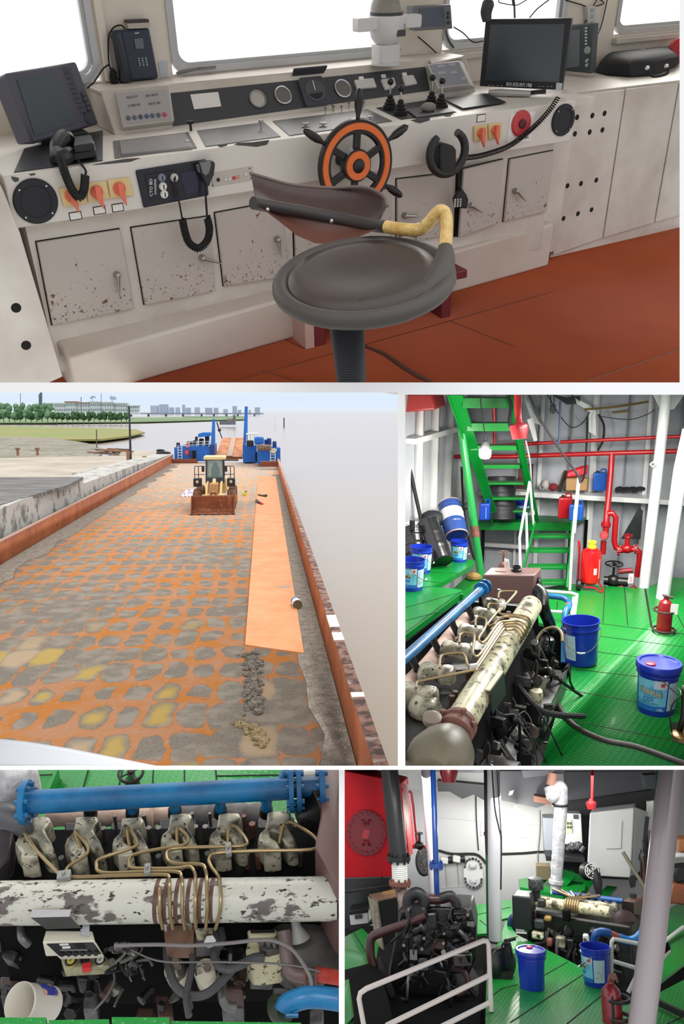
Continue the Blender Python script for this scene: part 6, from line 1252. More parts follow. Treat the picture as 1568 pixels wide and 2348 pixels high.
for k,(px,py,z) in enumerate(((1134,1382,.085),(1110,1405,.09),(1082,1446,.098),(1046,1488,.105),(1002,1540,.115),(958,1590,.12))):
    rocker(R.z(px,py,zc-.02),e,s_,upv,z*.95,t,engo)
    c=R.z(px+6,py-4,zc-.02); hexbolt(c+s_*.01+upv*.05,upv,.018,.05,boltm,t)
for k in range(6):
    for o_ in (.05,.12): hexbolt(ex(.02+k*Le/5.6+o_,-.155,-.1),upv,.02,.06,M('rusty_bolt',(96,74,62),.45,.5),t)
g=G(); c=R.z(974,1622,-2.1); g.lathe([(0,-.06),(.09,-.05),(.1,0),(.08,.05),(.05,.07)],c,n=20); obj('end_cover',g,engo,t,bev=.01)
fz=lambda z:(lambda a,b:R.z(a,b,z))
tubes=[[(1143,1372),(1144,1360),(1152,1356),(1180,1356),(1181,1362),(1148,1398),(1145,1405),(1152,1408),(1195,1411),(1212,1418),(1217,1432)],
 [(1119,1396),(1120,1386),(1130,1384),(1146,1388),(1143,1400),(1118,1430),(1122,1435),(1132,1431),(1152,1414),(1192,1416),(1210,1424),(1214,1440)],
 [(1090,1436),(1091,1418),(1100,1414),(1114,1420),(1112,1440),(1098,1462),(1102,1472),(1112,1470),(1140,1432),(1155,1425),(1188,1424),(1207,1434),(1209,1450)],
 [(1053,1474),(1055,1456),(1068,1450),(1086,1454),(1087,1470),(1084,1494),(1088,1502),(1100,1500),(1145,1436),(1158,1431),(1186,1430),(1203,1442),(1205,1458)],
 [(1008,1532),(1010,1508),(1022,1500),(1056,1497),(1067,1506),(1072,1524),(1082,1530),(1092,1524),(1148,1441),(1160,1437),(1184,1437),(1199,1450),(1200,1465)],
 [(954,1578),(956,1566),(970,1560),(1080,1537),(1096,1528),(1150,1448),(1162,1444),(1182,1444),(1194,1458),(1195,1472)]]
for k,q in enumerate(tubes):
    n=len(q); P_=[]
    for i,(px,py) in enumerate(q):
        u=i/(n-1); z=-1.93 if i<n-5 else (-1.90 if i<n-1 else -2.02)
        P_.append(R.z(px,py,z))
    g=G(); g.tube(P_,.0085,8,4); obj('injector_tube',g,brass,t)
for px,py in ((1086,1528),(1152,1388)):
    g=G(); g.ob(R.z(px,py,-1.92),(.05,.02,.03),rotz(.7)); obj('tube_clip',g,greyw,t)
g=G(); q=[R.z(1143,1540,-1.96),R.z(1112,1583,-1.96)]; g.prism([q[0],q[1],q[1]+s_*.028,q[0]+s_*.028],(0,0,.008)); g.k=1; g.prism([q[0]+s_*.03,q[1]+s_*.03,q[1]+s_*.045-upv*.14,q[0]+s_*.045-upv*.14],(.004,0,0)); obj('bracket_plate',g,[M('bracket_cream',(206,200,168),.4),M('bracket_black',(30,30,30),.4)],t)
for px,py,h,r,m in ((1226,1596,.2,.055,engc),(1238,1556,.12,.05,engo),(1180,1560,.15,.05,oilblk),(1172,1590,.12,.06,oilblk),(1255,1470,.12,.06,oilblk),(1215,1520,.2,.07,oilblk),(1165,1640,.14,.06,oilblk),(1205,1480,.18,.06,oilblk)):
    c=R.z(px,py,-2.42); g=G(); g.lathe([(0,-h),(r*.7,-h),(r,-h*.8),(r,h*.1),(r*.8,h*.25),(r*.3,h*.3),(0,h*.3)],c,A_((.15,-.1,1)),20); obj('filter_canister' if m is not oilblk else 'pump',g,m,t)
g=G(); g.ring(R.z(1258,1472,-2.3),(-.6,-.6,.6),.125,.012,30,8,a0=.4,a1=5.0); obj('hose_loop',g,M('hose_tan',(150,134,104),.5),t)
g=G(); q=[ex(-.02,.22,-.35),ex(.42,.28,-.35),ex(.42,.28,-.62),ex(-.02,.22,-.62)]; g.prism(q,s_*-.12); obj('gauge_box',g,M('gauge_box_black',(32,32,34),.4),t,bev=.01); g=G(); c=sum(q)/4+s_*.002+upv*.06; g.ob(c,(.06,.01,.05)); obj('gauge_label',g,M('gauge_label_gold',(126,100,52),.5),t)
rr=random.Random(9)
for k in range(9):
    u=rr.uniform(0,Le); g=G(); p=ex(u,.1,-.25); g.tube([p,p+s_*rr.uniform(.1,.25)+e*rr.uniform(-.2,.2)-upv*rr.uniform(.05,.2),p+s_*rr.uniform(.15,.4)+e*rr.uniform(-.4,.4)-upv*rr.uniform(.3,.5)],rr.choice((.006,.012,.02)),8,5); obj('hose',g,rr.choice((oilblk,rubber,M('hose_grey',(70,70,72),.5))),t)
g=G(); g.tube([R.z(1188,1640,-2.3),R.z(1205,1632,-2.3),R.z(1218,1665,-2.4),R.z(1170,1672,-2.4)],.004,6,6); g.tube([R.z(1140,1700,-2.3),R.z(1165,1735,-2.4)],.004,6); obj('wire',g,boltm,t)
g=G(); c0,c1=R.z(1236,1375,zc-.02),R.z(1240,1440,-2.2); g.tube([R.z(1228,1350,zc+.05),R.z(1242,1362,zc+.02),R.z(1246,1395,zc-.08),R.z(1258,1425,-2.3),R.z(1262,1445,-2.4)],.05,12,4); obj('exhaust_elbow',g,oilblk,t)
# pipe on the left, risers and lagging
zb=-1.97; b0,b1=R.z(918,1518,zb),R.z(1103,1352,zb)
t=pipe('cooling_pipe','straight blue pipe running along left side of main engine',[[b0,b1]],bluep,.036)
flange(b1,b1-b0,.062,.02,bluep,t); flange(b1+nz(b1-b0)*.09,b1-b0,.062,.02,bluep,t); g=G(); g.cyl(b1,b1+nz(b1-b0)*.16,.04,n=16); obj('end_piece',g,bluep,t)
for f_ in (.10,.33,.56,.78):
    p=b0+(b1-b0)*f_; g=G(); g.tube([p,p+A_((.02,0,-.06)),p+s_*.06+A_((0,0,-.13))],.024,10); obj('riser',g,oilblk,t)
g=G(); g.tube([R.z(920,1585,-2.14),R.z(985,1520,-2.14),R.z(1030,1462,-2.14),R.z(1072,1418,-2.14)],.055,12,4); one('exhaust_lagging',g,lag,'pale pink wrapped exhaust pipe between the blue pipe and rocker covers','pipe')
t=T('header_tank','brown rectangular header tank at far end of main engine','tank')
f0=[D(7.0)(1106,1318),D(7.0)(1226,1325),D(7.0)(1226,1388),D(7.0)(1108,1378)]; g=G(); bk_=nz(A_((.12,1,0)))*.26
tt=[R.z(1106,1318,f0[0][2]),R.z(1226,1325,f0[0][2])]; g.prism([f0[0],A_((f0[1][0],f0[1][1],f0[0][2])),A_((f0[1][0],f0[1][1],f0[2][2])),A_((f0[0][0],f0[0][1],f0[2][2]))],bk_); obj('tank_body',g,browntank,t,bev=.012)
c=(f0[1]+f0[2])/2+bk_*.5; g=G(); g.lathe([(.09,0),(.09,.02),(.05,.03),(0,.03)],c,(1,.1,0),24); obj('end_flange',g,oilblk,t)
c=f0[0]*.42+f0[1]*.58+bk_*.5; c[2]=f0[0][2]; g=G(); g.lathe([(.045,0),(.045,.02),(.036,.025),(.036,.045),(.028,.045),(.028,.01)],c,n=20); obj('filler_neck',g,oilblk,t); g=G(); c2=f0[0]*.72+f0[1]*.28+bk_*.5; c2[2]=f0[0][2]; g.ob(c2,(.09,.06,.01)); obj('top_plate',g,browntank,t)
g=G(); g.ball(R.z(1086,1322,-2.58),(.09,.07,.05),10,6); one('straw_rag',g,M('straw',(150,122,70),.9,bump=.8,bsc=50),'straw coloured rag at the foot of green post','rag')
# overhead clutter
g=G(); q=P(D(8.9),(922,903),(990,903),(998,940),(922,946)); g.prism(q,(0,.6,.0)); one('overhead_tank',g,M('overhead_red',(150,48,46),.4),'red brown tank hung in upper left corner under the deck','tank',bev=.02)
for pts,r,lb,m in (([(1212,905),(1240,965),(1290,1040),(1325,1090),(1330,1108)],.013,'thick black cable slanting down to the right handrail',rubber),([(1255,905),(1285,955),(1310,980),(1335,970),(1352,945)],.006,'thin black wire sagging under the deckhead',rubber),([(1346,955),(1345,1010),(1340,1085),(1333,1105)],.011,'black cable hanging straight down to right handrail',rubber),([(1372,950),(1384,975),(1382,1010),(1370,1033)],.014,'short curved black hose above the lower red pipe',rubber),([(1378,955),(1440,962),(1480,952),(1500,940)],.005,'thin wire sagging towards the left white column',rubber),([(1340,939),(1420,932),(1520,915)],.013,'brass coloured conduit below deckhead at right',M('conduit_brass',(132,112,62),.4,.4)),([(1404,946),(1442,942)],.012,'short brass conduit below the longer one',M('conduit_brass',(132,112,62),.4,.4)),([(1163,905),(1172,930),(1168,965),(1173,985)],.02,'bundle of black cables beside the red bell pipe',rubber),([(929,1020),(945,1100),(966,1195)],.022,'black hose running down the ship side',rubber),([(1058,1070),(1064,1180),(1078,1250),(1088,1285)],.014,'black vertical cable behind the green post',rubber),([(1284,920),(1282,1010),(1276,1012)],.012,'blue grey conduit on bulkhead left of the hanging pulley',M('conduit_blue',(44,62,92),.4)),([(1205,1010),(1215,1060),(1218,1120),(1224,1180)],.011,'white cable along the right stair stringer',white)):
    g=G(); g.tube([D(8.6 if lb.startswith(('thick','bundle')) else (9.2 if 'left' in lb or 'ship' in lb else 9.9))(*p) for p in pts],r,8,5); one('cable' if 'conduit' not in lb else 'conduit',g,m,lb,'cable' if 'conduit' not in lb else 'conduit')
t=T('hanging_pulley','black pulley block hanging from the deckhead','pulley'); g=G(); g.prism(P(D(9.6),(1261,930),(1273,928),(1274,946),(1266,950),(1260,944)),(0,.05,0)); obj('block',g,black,t,bev=.006); g=G(); g.cyl(D(9.6)(1262,902),D(9.6)(1263,930),.006,n=6); g.cyl(D(9.6)(1270,902),D(9.6)(1270,930),.006,n=6); obj('cable_pair',g,rubber,t)
for q,lb,m in (([(1262,903),(1300,912),(1330,908),(1330,925),(1300,928)],'black deck beam bracket at top of frame',black),([(1318,912),(1352,930),(1366,942),(1352,945),(1322,925)],'white bracket below the black beam at top',white),([(1350,945),(1366,942),(1366,1000),(1350,990)],'white frame plate hanging down in the middle of the bulkhead',white),([(1204,903),(1220,940),(1240,975),(1220,968),(1200,910)],'grey slanted frame plate right of the red bell',steelgrey),([(1208,962),(1222,958),(1232,1010),(1224,1012)],'white slanted plate right of the red bell',white)):
    g=G(); g.prism(P(D(10.0),*q),(0,.03,0)); one('frame_bracket',g,m,lb,'bracket')
# ================================================================ engine seen from above
R=R4
zP=-3.40; rP=.100
A0,A1=R.z(-4,2071,zP),R.z(772,2060,zP); e=nz(A1-A0); Le=np.linalg.norm(A1-A0); s_=nz(np.cross(e,(0,0,1.))); upv=A_((0,0,1.))   # s_ points to the viewer
zF=-3.98
S('floor.006',G().prism(P(Z(zF),(-40,1759),(735,1759),(730,1905),(560,1960),(-40,1985)),(0,0,-.03)),gplate)
g=G()
for a,b in (((186,1820),(203,1763)),((258,1865),(281,1763)),((345,1865),(352,1763)),((424,1860),(423,1763)),((497,1800),(495,1763)),((497,1779),(735,1775)),((62,1778),(122,1776)),((170,1862),(182,1838)),((585,1800),(600,1840)))  : g.bar(Z(zF+.002)(*a),Z(zF+.002)(*b),.008,.003)
S('trim_80',g,dark)
g=G(); g.prism(P(Z(zF+.09),(98,1822),(128,1762),(134,1762),(108,1822)),(0,0,-.1)); S('trim_81',g,green)
g=G(); g.prism(P(Z(-4.75),(-60,1960),(790,1930),(790,2420),(-60,2420)),(0,0,-.03)); S('floor.007',g,pit)
g=G(); g.prism(P(Z(-3.52),(-20,2333),(106,2333),(107,2400),(-20,2400)),(0,0,-.03)); g.prism(P(Z(-3.52),(112,2339),(250,2337),(253,2400),(112,2400)),(0,0,-.03)); g.prism(P(Z(-3.52),(256,2332),(388,2333),(391,2400),(258,2400)),(0,0,-.03)); g.prism(P(Z(-3.55),(392,2341),(690,2345),(690,2400),(392,2400)),(0,0,-.03)); S('floor.008',g,gplate)
t=T('diesel_engine','six cylinder cream and black ship engine seen from above','engine')
g=G(); g.lathe([(rP,0),(rP,Le*.52),(rP*1.0,Le*.98),(rP*.93,Le),(0,Le)],A0,e,40); obj('intake_pipe',g,M('intake_cream',(196,195,184),.38,c2=(98,90,88),sc=8,thr=.578,w=.02,c3=(56,50,46),sc3=34,thr3=.605,w3=.015,st=(.6,1.2,1)),t)
def oncyl(px,py,k=.012):
    d=R.ray(px,py); d=d/np.linalg.norm(d); m=-A0; dp=d-e*np.dot(d,e); mp=m-e*np.dot(m,e); a=np.dot(dp,dp); b=2*np.dot(dp,mp); c=np.dot(mp,mp)-(rP+k)**2; q=b*b-4*a*c
    return d*((-b-math.sqrt(max(q,0)))/(2*a))
for px in (350,372,398,425,452,478):   # shadows of the fuel tubes, painted on the pipe as dark rings
    g=G(); p=oncyl(px,2060,0); u=np.dot(p-A0,e); g.lathe([(rP*1.004,u),(rP*1.006,u+.004),(rP*1.006,u+.016),(rP*1.004,u+.02)],A0,e,40,closed=False); obj('tube_shadow',g,M('tube_shadow_brown',(92,60,48),.4),t)
# block under and behind
g=G(); g.prism([A0-s_*.10+upv*-.14-e*.1,A0-s_*.62+upv*-.16-e*.1,A0-s_*.62+upv*-.9-e*.1,A0-s_*.10+upv*-.9-e*.1],e*(Le+.1)); obj('engine_block',g,pit,t,bev=.01)
OUT=[(1085,455),(1180,446),(1270,445),(1292,490),(1242,560),(1262,605),(1300,660),(1337,745),(1300,762),(1250,755),(1205,700),(1180,645),(1130,622),(1098,632),(1105,680),(1168,722),(1198,790),(1120,806),(1050,800),(1052,760),(998,692),(1012,645),(1062,600),(1078,530)]
def cover(px,py,k,z,flip=1,mm=engo,rot=0.):
    def L(sc,dz):
        out=[]
        for a,b in OUT:
            x=(a-1160)*.2551*k*sc*flip; y=(b-640)*.2551*k*sc; c,s=math.cos(rot),math.sin(rot); out.append(R.z(px+x*c-y*s,py+x*s+y*c,z)+upv*dz)
        return out
    g=G(); g.hull([L(1.06,-.13),L(1.05,-.05),L(1.0,-.005),L(.93,.012)]); return obj('rocker_cover',g,mm,t,bev=.010,seg=3,ang=60)
for k,(px,py,sc,rt) in enumerate(((80,1925,1.08,.05),(192,1924,1.05,.02),(298,1924,1.0,0),(409,1915,1.0,0),(520,1914,1.0,0),(634,1912,1.06,-.02))):
    cover(px,py,sc,-3.36,1,engo,rt)
    g=G(); g.prism([R.z(px+dx,py+dy,-3.56) for dx,dy in ((-44,-40),(40,-42),(48,74),(-46,76))],(0,0,-.2)); obj('head_block',g,oilblk,t,bev=.015)
for px,py,r in ((143,1982,9),(230,1985,8),(253,1977,9),(337,1975,9),(365,1978,9),(451,1975,8),(477,1972,9),(566,1974,10),(593,1974,10),(688,1968,9),(239,1914,8),(343,1913,8),(365,1913,8),(450,1910,8),(472,1910,9),(579,1904,10),(560,1886,7),(104,1892,7),(612,1938,6),(441,1880,6),(482,1880,5),(265,1886,5),(332,1884,6)):
    p=R.z(px,py,-3.50); s=R.sc(p); hexbolt(p-upv*.05,upv,r*s*.85,.10,M('rust_bolt',(120,84,70),.45,.4) if 550<px<620 else boltm,t)
lines=[[(55,1908),(84,1951),(136,2005),(153,2023),(250,2024),(352,2022),(364,2030)],[(190,1948),(172,1908),(178,1912),(200,1940),(197,1960),(158,1986),(153,2000),(165,2011),(270,2008),(376,2006),(387,2016)],[(296,1932),(292,1905),(297,1900),(314,1930),(306,1943),(232,1968),(221,1984),(236,2001),(332,1999),(405,1999),(416,2012)],
[(405,1926),(406,1902),(411,1899),(430,1918),(425,1936),(380,1944),(306,1960),(296,1982),(312,1991),(400,1991),(434,1987),(446,2000)],[(521,1926),(524,1902),(532,1894),(544,1899),(565,1926),(557,1939),(482,1942),(396,1946),(382,1962),(396,1979),(460,1982),(471,1996)],[(639,1918),(648,1896),(657,1887),(674,1888),(718,1916),(727,1933),(712,1948),(584,1951),(498,1956),(479,1969),(485,1988),(500,2008)]]
downs=[[(366,2042),(366,2070),(367,2100),(370,2122)],[(388,2030),(389,2060),(390,2095),(393,2117)],[(418,2030),(418,2060),(418,2095),(421,2120)],[(448,2020),(448,2060),(447,2100),(447,2134)],[(474,2015),(475,2060),(475,2090),(469,2134)],[(504,2025),(506,2060),(504,2092),(492,2134)]]
for k in range(6):
    pts=[R.z(a,b,-3.36+.12*math.sin(math.pi*0)+.04) for a,b in lines[k]]
    if k: pts[0]=pts[0]-upv*.05
    pts+=[oncyl(a,min(b,2106),.012) if b<2108 else oncyl(a,2106,.012)+A_((0,0,-.07)) for a,b in downs[k]]
    g=G(); g.tube(pts,.0088,10,4); obj('injector_tube',g,brass,t)
    a,b=lines[k][1 if k else 0]; 
    if k: g=G(); q=R.z(*lines[k][0],-3.36); g.cyl(q-upv*.06,R.z(*lines[k][1],-3.34),.017,n=6); obj('tube_nut',g,brass,t)
for px,py,w_,h_ in ((147,2008,30,20),(338,1994,14,24),(524,1948,14,30)):
    p=R.z(px,py,-3.30); s=R.sc(p); g=G(); g.ob(p,(w_*s,h_*s*1.1,.03)); g.cyl(p,p+upv*.03,.01,n=8); obj('tube_clip',g,M('clip_grey',(150,150,146),.4,.3),t,bev=.005)
# blue cooling pipe with flanges and risers
t2=T('cooling_pipe','flanged blue cooling pipe with six risers behind rocker covers','pipe'); zb=-3.22
b0,b1=R.z(60,1840,zb),R.z(668,1807,zb); d=nz(b1-b0); g=G(); g.cyl(b0,b1,.062,.060,n=28); obj('pipe_run',g,bluep,t2); b2=R.z(738,1803,zb); g=G(); g.cyl(b1,b2,.052,n=24); obj('end_piece',g,bluep,t2)
flange(b0,d,.115,.03,bluep,t2); flange(b1,d,.128,.025,bluep,t2); flange(b1+d*.04,d,.128,.025,bluep,t2); flange(b2,d,.118,.03,bluep,t2)
for px,x2 in ((203,208),(303,303),(402,400),(503,505),(612,610)):
    f_=(px-60)/608.; p=b0+(b1-b0)*f_; q=R.z(x2,1868,-3.42); g=G(); g.tube([p-upv*.03,p*.4+q*.6,q],.028,14); r_=obj('riser',g,bluep if px>250 else oilblk,t2); g=G(); g.cyl(p*.25+q*.75,q,.037,n=14); obj('riser_sleeve',g,oilblk,r_)
g=G(); p=R.z(640,1797,zb+.03); g.cyl(p,p+A_((.05,.06,.05)),.02,n=12); g.cyl(p+A_((.04,.05,.04)),p+A_((.09,.13,.12)),.012,n=10); obj('sensor',g,bluep,t2)
for a,b,r,m,lb in (((110,1874),(330,1872),.055,lag,'pale wrapped exhaust manifold behind the left rocker covers'),((330,1872),(420,1868),.05,lag,'pale bellows section of exhaust manifold'),((415,1872),(600,1872),.075,M('grey_lagging',(128,124,124),.85,c2=(98,94,94),sc=12,thr=.5,w=.15,bump=.7,bsc=20),'grey wrapped exhaust manifold behind right rocker covers')):
    g=G(); p,q=R.z(*a,-3.68),R.z(*b,-3.68); n_=14; rr_=[r*(1+.07*math.sin(i*2.7)) for i in range(n_)]; g.tube([p+(q-p)*i/(n_-1) for i in range(n_)],rr_,14); 
    for i in ((3,10) if r<.052 else ()): g.cyl(p+(q-p)*i/13-e*.01,p+(q-p)*i/13+e*.012,r*1.6,n=18)
    one('exhaust_lagging',g,m,lb,'pipe')
g=G(); g.tube([R.z(-20,1745,-3.2),R.z(20,1780,-3.25),R.z(45,1822,-3.45),R.z(50,1850,-3.6)],[.16,.15,.12,.11],20,4); one('exhaust_wrap',g,M('white_wrap',(206,204,206),.7,c2=(176,174,176),sc=20,thr=.5,w=.1,bump=.5,bsc=30),'white wrapped exhaust bend in upper left corner','pipe')
g=G(); c=R.z(16,1866,-3.48); g.lathe([(0,-.05),(.14,-.05),(.17,0),(.13,.05),(.05,.07),(0,.07)],c,(.2,-.6,1),26); g.tube([c+A_((-.1,.1,.05)),c+A_((.05,.02,.09)),c+A_((.14,-.08,.05))],.03,10,4); one('turbocharger',g,M('turbo_brown',(122,64,54),.45,c2=(84,48,44),sc=8,thr=.5,w=.1),'rusty brown turbocharger casing at left end of the blue pipe','turbocharger',bev=.01)
g=G(); g.tube([R.z(-15,1868,-3.28),R.z(20,1872,-3.28),R.z(45,1886,-3.3),R.z(60,1902,-3.36)],[.07,.07,.06,.05],16,4); one('air_duct',g,M('duct_grey',(88,88,92),.4,.2),'grey cast air duct at left frame edge','duct')
g=G(); g.prism([R.z(a,b,-3.42) for a,b in ((-10,1900),(30,1905),(22,1965),(-10,2000))],(0,0,-.3)); one('radiator_end',g,M('dark_purple_grey',(56,52,58),.5),'dark grey casing at left frame edge below the duct','casing',bev=.01)
# right end tank and flanges
t3=T('header_tank','brown header tank cut off by right edge of engine view','tank'); q=[(722,1940),(735,1870),(738,1763),(783,1760),(783,2035),(764,2015)]; g=G(); g.prism([R.z(a,b,-3.22) for a,b in q],(0,0,-.5)); obj('tank_body',g,browntank,t3,bev=.01); g=G(); c=R.z(722,1862,-3.36); g.lathe([(.0,-.1),(.05,-.1),(.11,-.02),(.16,.0),(.16,.04),(0,.04)],c,(1,.25,.1),26); obj('end_flange',g,oilblk,t3); g=G(); c=R.z(706,1858,-3.36); g.ball(c,(.07,.09,.08),14,9); obj('elbow',g,M('elbow_maroon',(96,58,54),.4),t3)
railing('guard_rail','white bent guard rail behind right flange of the blue pipe',[[R.z(684,1800,-3.6),R.z(688,1782,-3.55),R.z(700,1774,-3.52),R.z(742,1772,-3.5)]],.028,sm=3)
t4=T('gate_valve','dark handwheel valve standing in floor opening behind blue pipe','valve'); c=R.z(300,1771,-3.66); handwheel(c,(0,-.2,1),.075,t4,oilblk,th=.010); g=G(); p=R.z(304,1796,zF); g.cyl(c,p,.025,n=10); g.ball(p,(.05,.05,.05),12,8); obj('valve_body',g,oilblk,t4); g=G(); g.prism([R.z(a,b,zF+.004) for a,b in ((289,1782),(318,1784),(318,1805),(286,1805))],(0,0,-.004)); obj('opening',g,dark,t4)
bucket(R.z(383,1775,zF)+A_((0,.1,.0)),'blue bucket foot just visible at top edge of the engine view',.8,False,0,labels=1,handle=False) if False else None
# --- front side, low down
t5=T('control_box','cream engine control box with black key panel and gauges','control box')
def low(z): return lambda a,b:R.z(a,b,z)
tp=P(low(-3.52),(105,2133),(212,2134),(218,2158),(97,2161)); fr=[tp[3],tp[2],R.z(237,2190,-3.60),R.z(134,2194,-3.60)]
g=G(); g.prism(tp,(0,0,-.10)); g.prism(fr,(0,.03,-.06)); obj('case',g,M('box_cream',(214,210,192),.4),t5,bev=.006)
nf=nz(np.cross(fr[1]-fr[0],fr[3]-fr[0])); nf=nf if np.dot(nf,fr[0])<0 else -nf
on=lambda a,b,k=.004:R.pl(a,b,fr[0]+nf*k,nf)
g=G(); g.prism(P(on,(107,2164),(213,2161),(233,2187),(136,2191)),nf*.003); pn=obj('key_panel',g,M('key_panel_black',(40,42,42),.35),t5)
for q,m in (([(136,2164),(157,2163),(158,2167),(138,2168)],greyw),([(142,2170),(161,2169),(162,2174),(144,2175)],greyw),([(170,2163),(192,2163),(193,2167),(171,2168)],dark),([(174,2170),(196,2169),(197,2174),(176,2175)],dark),([(138,2177),(200,2176),(200,2179),(139,2180)],M('dim_print2',(110,112,110),.5))):
    g=G(); g.prism(P(lambda a,b:on(a,b,.008),*q),nf*.002); obj('display',g,m,pn)
for k in range(6):
    g=G(); c=on(143+k*15.5,2186.5-k*.4,.008); g.lathe([(.012,0),(.012,.008),(0,.009)],c,nf,12); obj('key_button',g,black,pn)
gq=P(low(-3.78),(139,2196),(245,2193),(254,2216),(148,2222)); g=G(); g.prism(gq,(0,0,-.06)); st=obj('gauge_strip',g,M('strip_olive',(166,162,128),.45,c2=(110,104,78),sc=8,thr=.55,w=.1),t5,bev=.008)
for px,py,r,m,nm in ((163,2207,11,M('yellow_dial',(214,204,96),.3),'gauge'),(195,2206,9,black,'key_switch'),(230,2206,10,M('white_dial',(220,222,214),.3),'gauge')):
    c=R.z(px,py,-3.775); s=R.sc(c); g=G(); g.lathe([(r*s,0),(r*s,.015),(0,.016)],c,(0,-.2,1),22); d_=obj(nm,g,m,st); g=G(); g.ring(c+upv*.015,(0,-.2,1),r*s,.005,22,6); obj('gauge_rim',g,black,d_)
    if m is not black: g=G(); g.bar(c+A_((-.006,-.006,.02)),c+A_((.012,.014,.02)),.003,.002); obj('needle',g,black,d_)
g=G(); c=R.z(199,2218,-3.76); g.ob(c,(.04,.03,.03)); obj('stop_button',g,M('stop_red',(214,32,36),.4),st)
bp=lambda a,b,k=.03:oncyl(a,b,k)
q=[bp(73,2086),bp(163,2086),bp(159,2102,.06),bp(70,2104,.06)]; g=G(); g.prism(q,(0,.01,-.01)); g.k=1; dq=R.A[2]@q[2]; g.prism([q[3],q[2],R.d(185,2128,dq+.03),R.d(106,2131,dq+.03)],(0,.01,-.01)); obj('bracket_plate',g,[M('bracket_grey',(168,166,170),.4),M('bracket_dark',(58,60,58),.35)],t5)
g=G(); g.prism([R.z(a,b,-3.49) for a,b in ((191,2117),(205,2118),(205,2145),(186,2142),(184,2130),(188,2130))],(0,0,-.004)); one('paper_tag',g,M('grey_tag',(186,186,196),.6),'pale torn tag tucked behind the control box','tag')
t6=T('fuel_pump','dark fuel pump with brown cover plate under injector tubes','pump'); g=G(); g.prism([R.z(a,b,-3.62) for a,b in ((374,2121),(446,2119),(443,2166),(379,2166))],(0,0,-.1)); obj('cover_plate',g,M('pump_brown',(122,90,72),.5),t6,bev=.004)
for px,py in ((383,2131),(435,2129)):
    p=R.z(px,py,-3.60); hexbolt(p,upv,.018,.05,chrome,t6)
g=G(); g.prism([R.z(a,b,-3.60) for a,b in ((447,2127),(490,2125),(488,2139),(449,2140))],(0,0,-.06)); g.k=1; g.prism([R.z(a,b,-3.66) for a,b in ((445,2140),(500,2136),(502,2160),(446,2164))],(0,0,-.1)); obj('pump_body',g,[engc,M('pump_steel',(96,96,98),.4,.3)],t6,bev=.006)
for k in range(6): hexbolt(R.z(452+k*8,2145-k*.8,-3.66),upv,.012,.035,boltm,t6)
hexbolt(R.z(482,2157,-3.64),A_((0,-.6,.6)),.03,.03,greyw,t6)
for px,py,rx,lb in ((402,2224,.056,'left mottled cream filter canister below the fuel pump'),(472,2226,.06,'right mottled cream filter canister below the fuel pump')):
    t7=T('filter_canister',lb,'filter'); c=R.z(px,py,-3.84); g=G(); g.lathe([(rx*.5,-.3),(rx,-.28),(rx,0),(rx*.85,.03),(rx*.3,.04),(0,.04)],c,(0,-.5,1),26); obj('canister',g,M('canister_cream',(206,200,178),.4,c2=(44,42,38),sc=9,thr=.57,w=.03),t7); hexbolt(c+A_((0.01,-.02,.04)),A_((0,-.5,1)),.02,.04,M('cap_brown',(110,92,80),.5),t7)
hz_=M('hose_grey',(84,84,88),.5); 
for q,r,z,lb,m in (([(505,2132),(508,2160),(492,2182),(497,2208),(520,2223),(548,2214),(582,2197),(606,2196)],.022,-3.68,'grey hose looping from the pump to the water pump',hz_),([(382,2175),(386,2214),(404,2262),(438,2283),(475,2278),(508,2249),(531,2225)],.021,-3.72,'grey hose looping below both filter canisters',hz_),([(440,2177),(441,2214),(431,2262),(427,2290),(433,2330)],.017,-3.7,'grey hose running straight down between the canisters',hz_),([(262,2168),(360,2166),(440,2168),(520,2163),(590,2156),(630,2158),(668,2176),(695,2210),(712,2245),(714,2275)],.009,-3.55,'long thin control cable crossing in front of the pump',M('cable_grey',(122,116,116),.45)),([(300,2177),(345,2198),(395,2206),(520,2206),(660,2212),(735,2228)],.005,-3.62,'thin wire crossing below the control cable',boltm),([(258,2218),(262,2250),(240,2290),(210,2322)],.006,-3.7,'thin grey wire hanging below the gauge strip',boltm),([(282,2268),(270,2290),(262,2308)],.006,-3.9,'short grey wire deep in the bilge',boltm)):
    g=G(); g.tube([R.z(a,b,z) for a,b in q],r,9,6); one('hose' if r>.01 else 'wire',g,m,lb,'hose' if r>.01 else 'wire')
rr=random.Random(5)
t8=T('wire_bundle','tangle of loose grey wires and connectors right of control box','wires')
for k in range(14):
    g=G(); x,y=rr.uniform(262,330),rr.uniform(2165,2215); g.tube([R.z(x,y,-3.66),R.z(x+rr.uniform(-25,35),y+rr.uniform(-5,25),-3.64),R.z(x+rr.uniform(-30,40),y+rr.uniform(5,45),-3.72)],rr.choice((.004,.007,.011)),7,5); obj('wire',g,rr.choice((boltm,rubber,hz_)),t8)
for k in range(4): g=G(); g.cyl(R.z(262+k*9,2170-k*1.2+(k%2)*4,-3.6),R.z(272+k*9,2168-k,-3.6),.018-.002*k,n=12); obj('connector',g,M('connector_grey',(118,116,116),.4,.4),t8)
t9=T('water_pump','cream stained water pump casting right of grey hose','pump')
g=G(); g.prism([R.z(a,b,-3.66) for a,b in ((565,2130),(636,2129),(634,2146),(606,2150),(572,2148))],(0,0,-.08)); g.prism([R.z(a,b,-3.7) for a,b in ((570,2146),(590,2150),(600,2170),(632,2160),(655,2180),(640,2195),(600,2200),(575,2200),(562,2180))],(0,0,-.2)); obj('casting',g,engc,t9,bev=.014,seg=3)
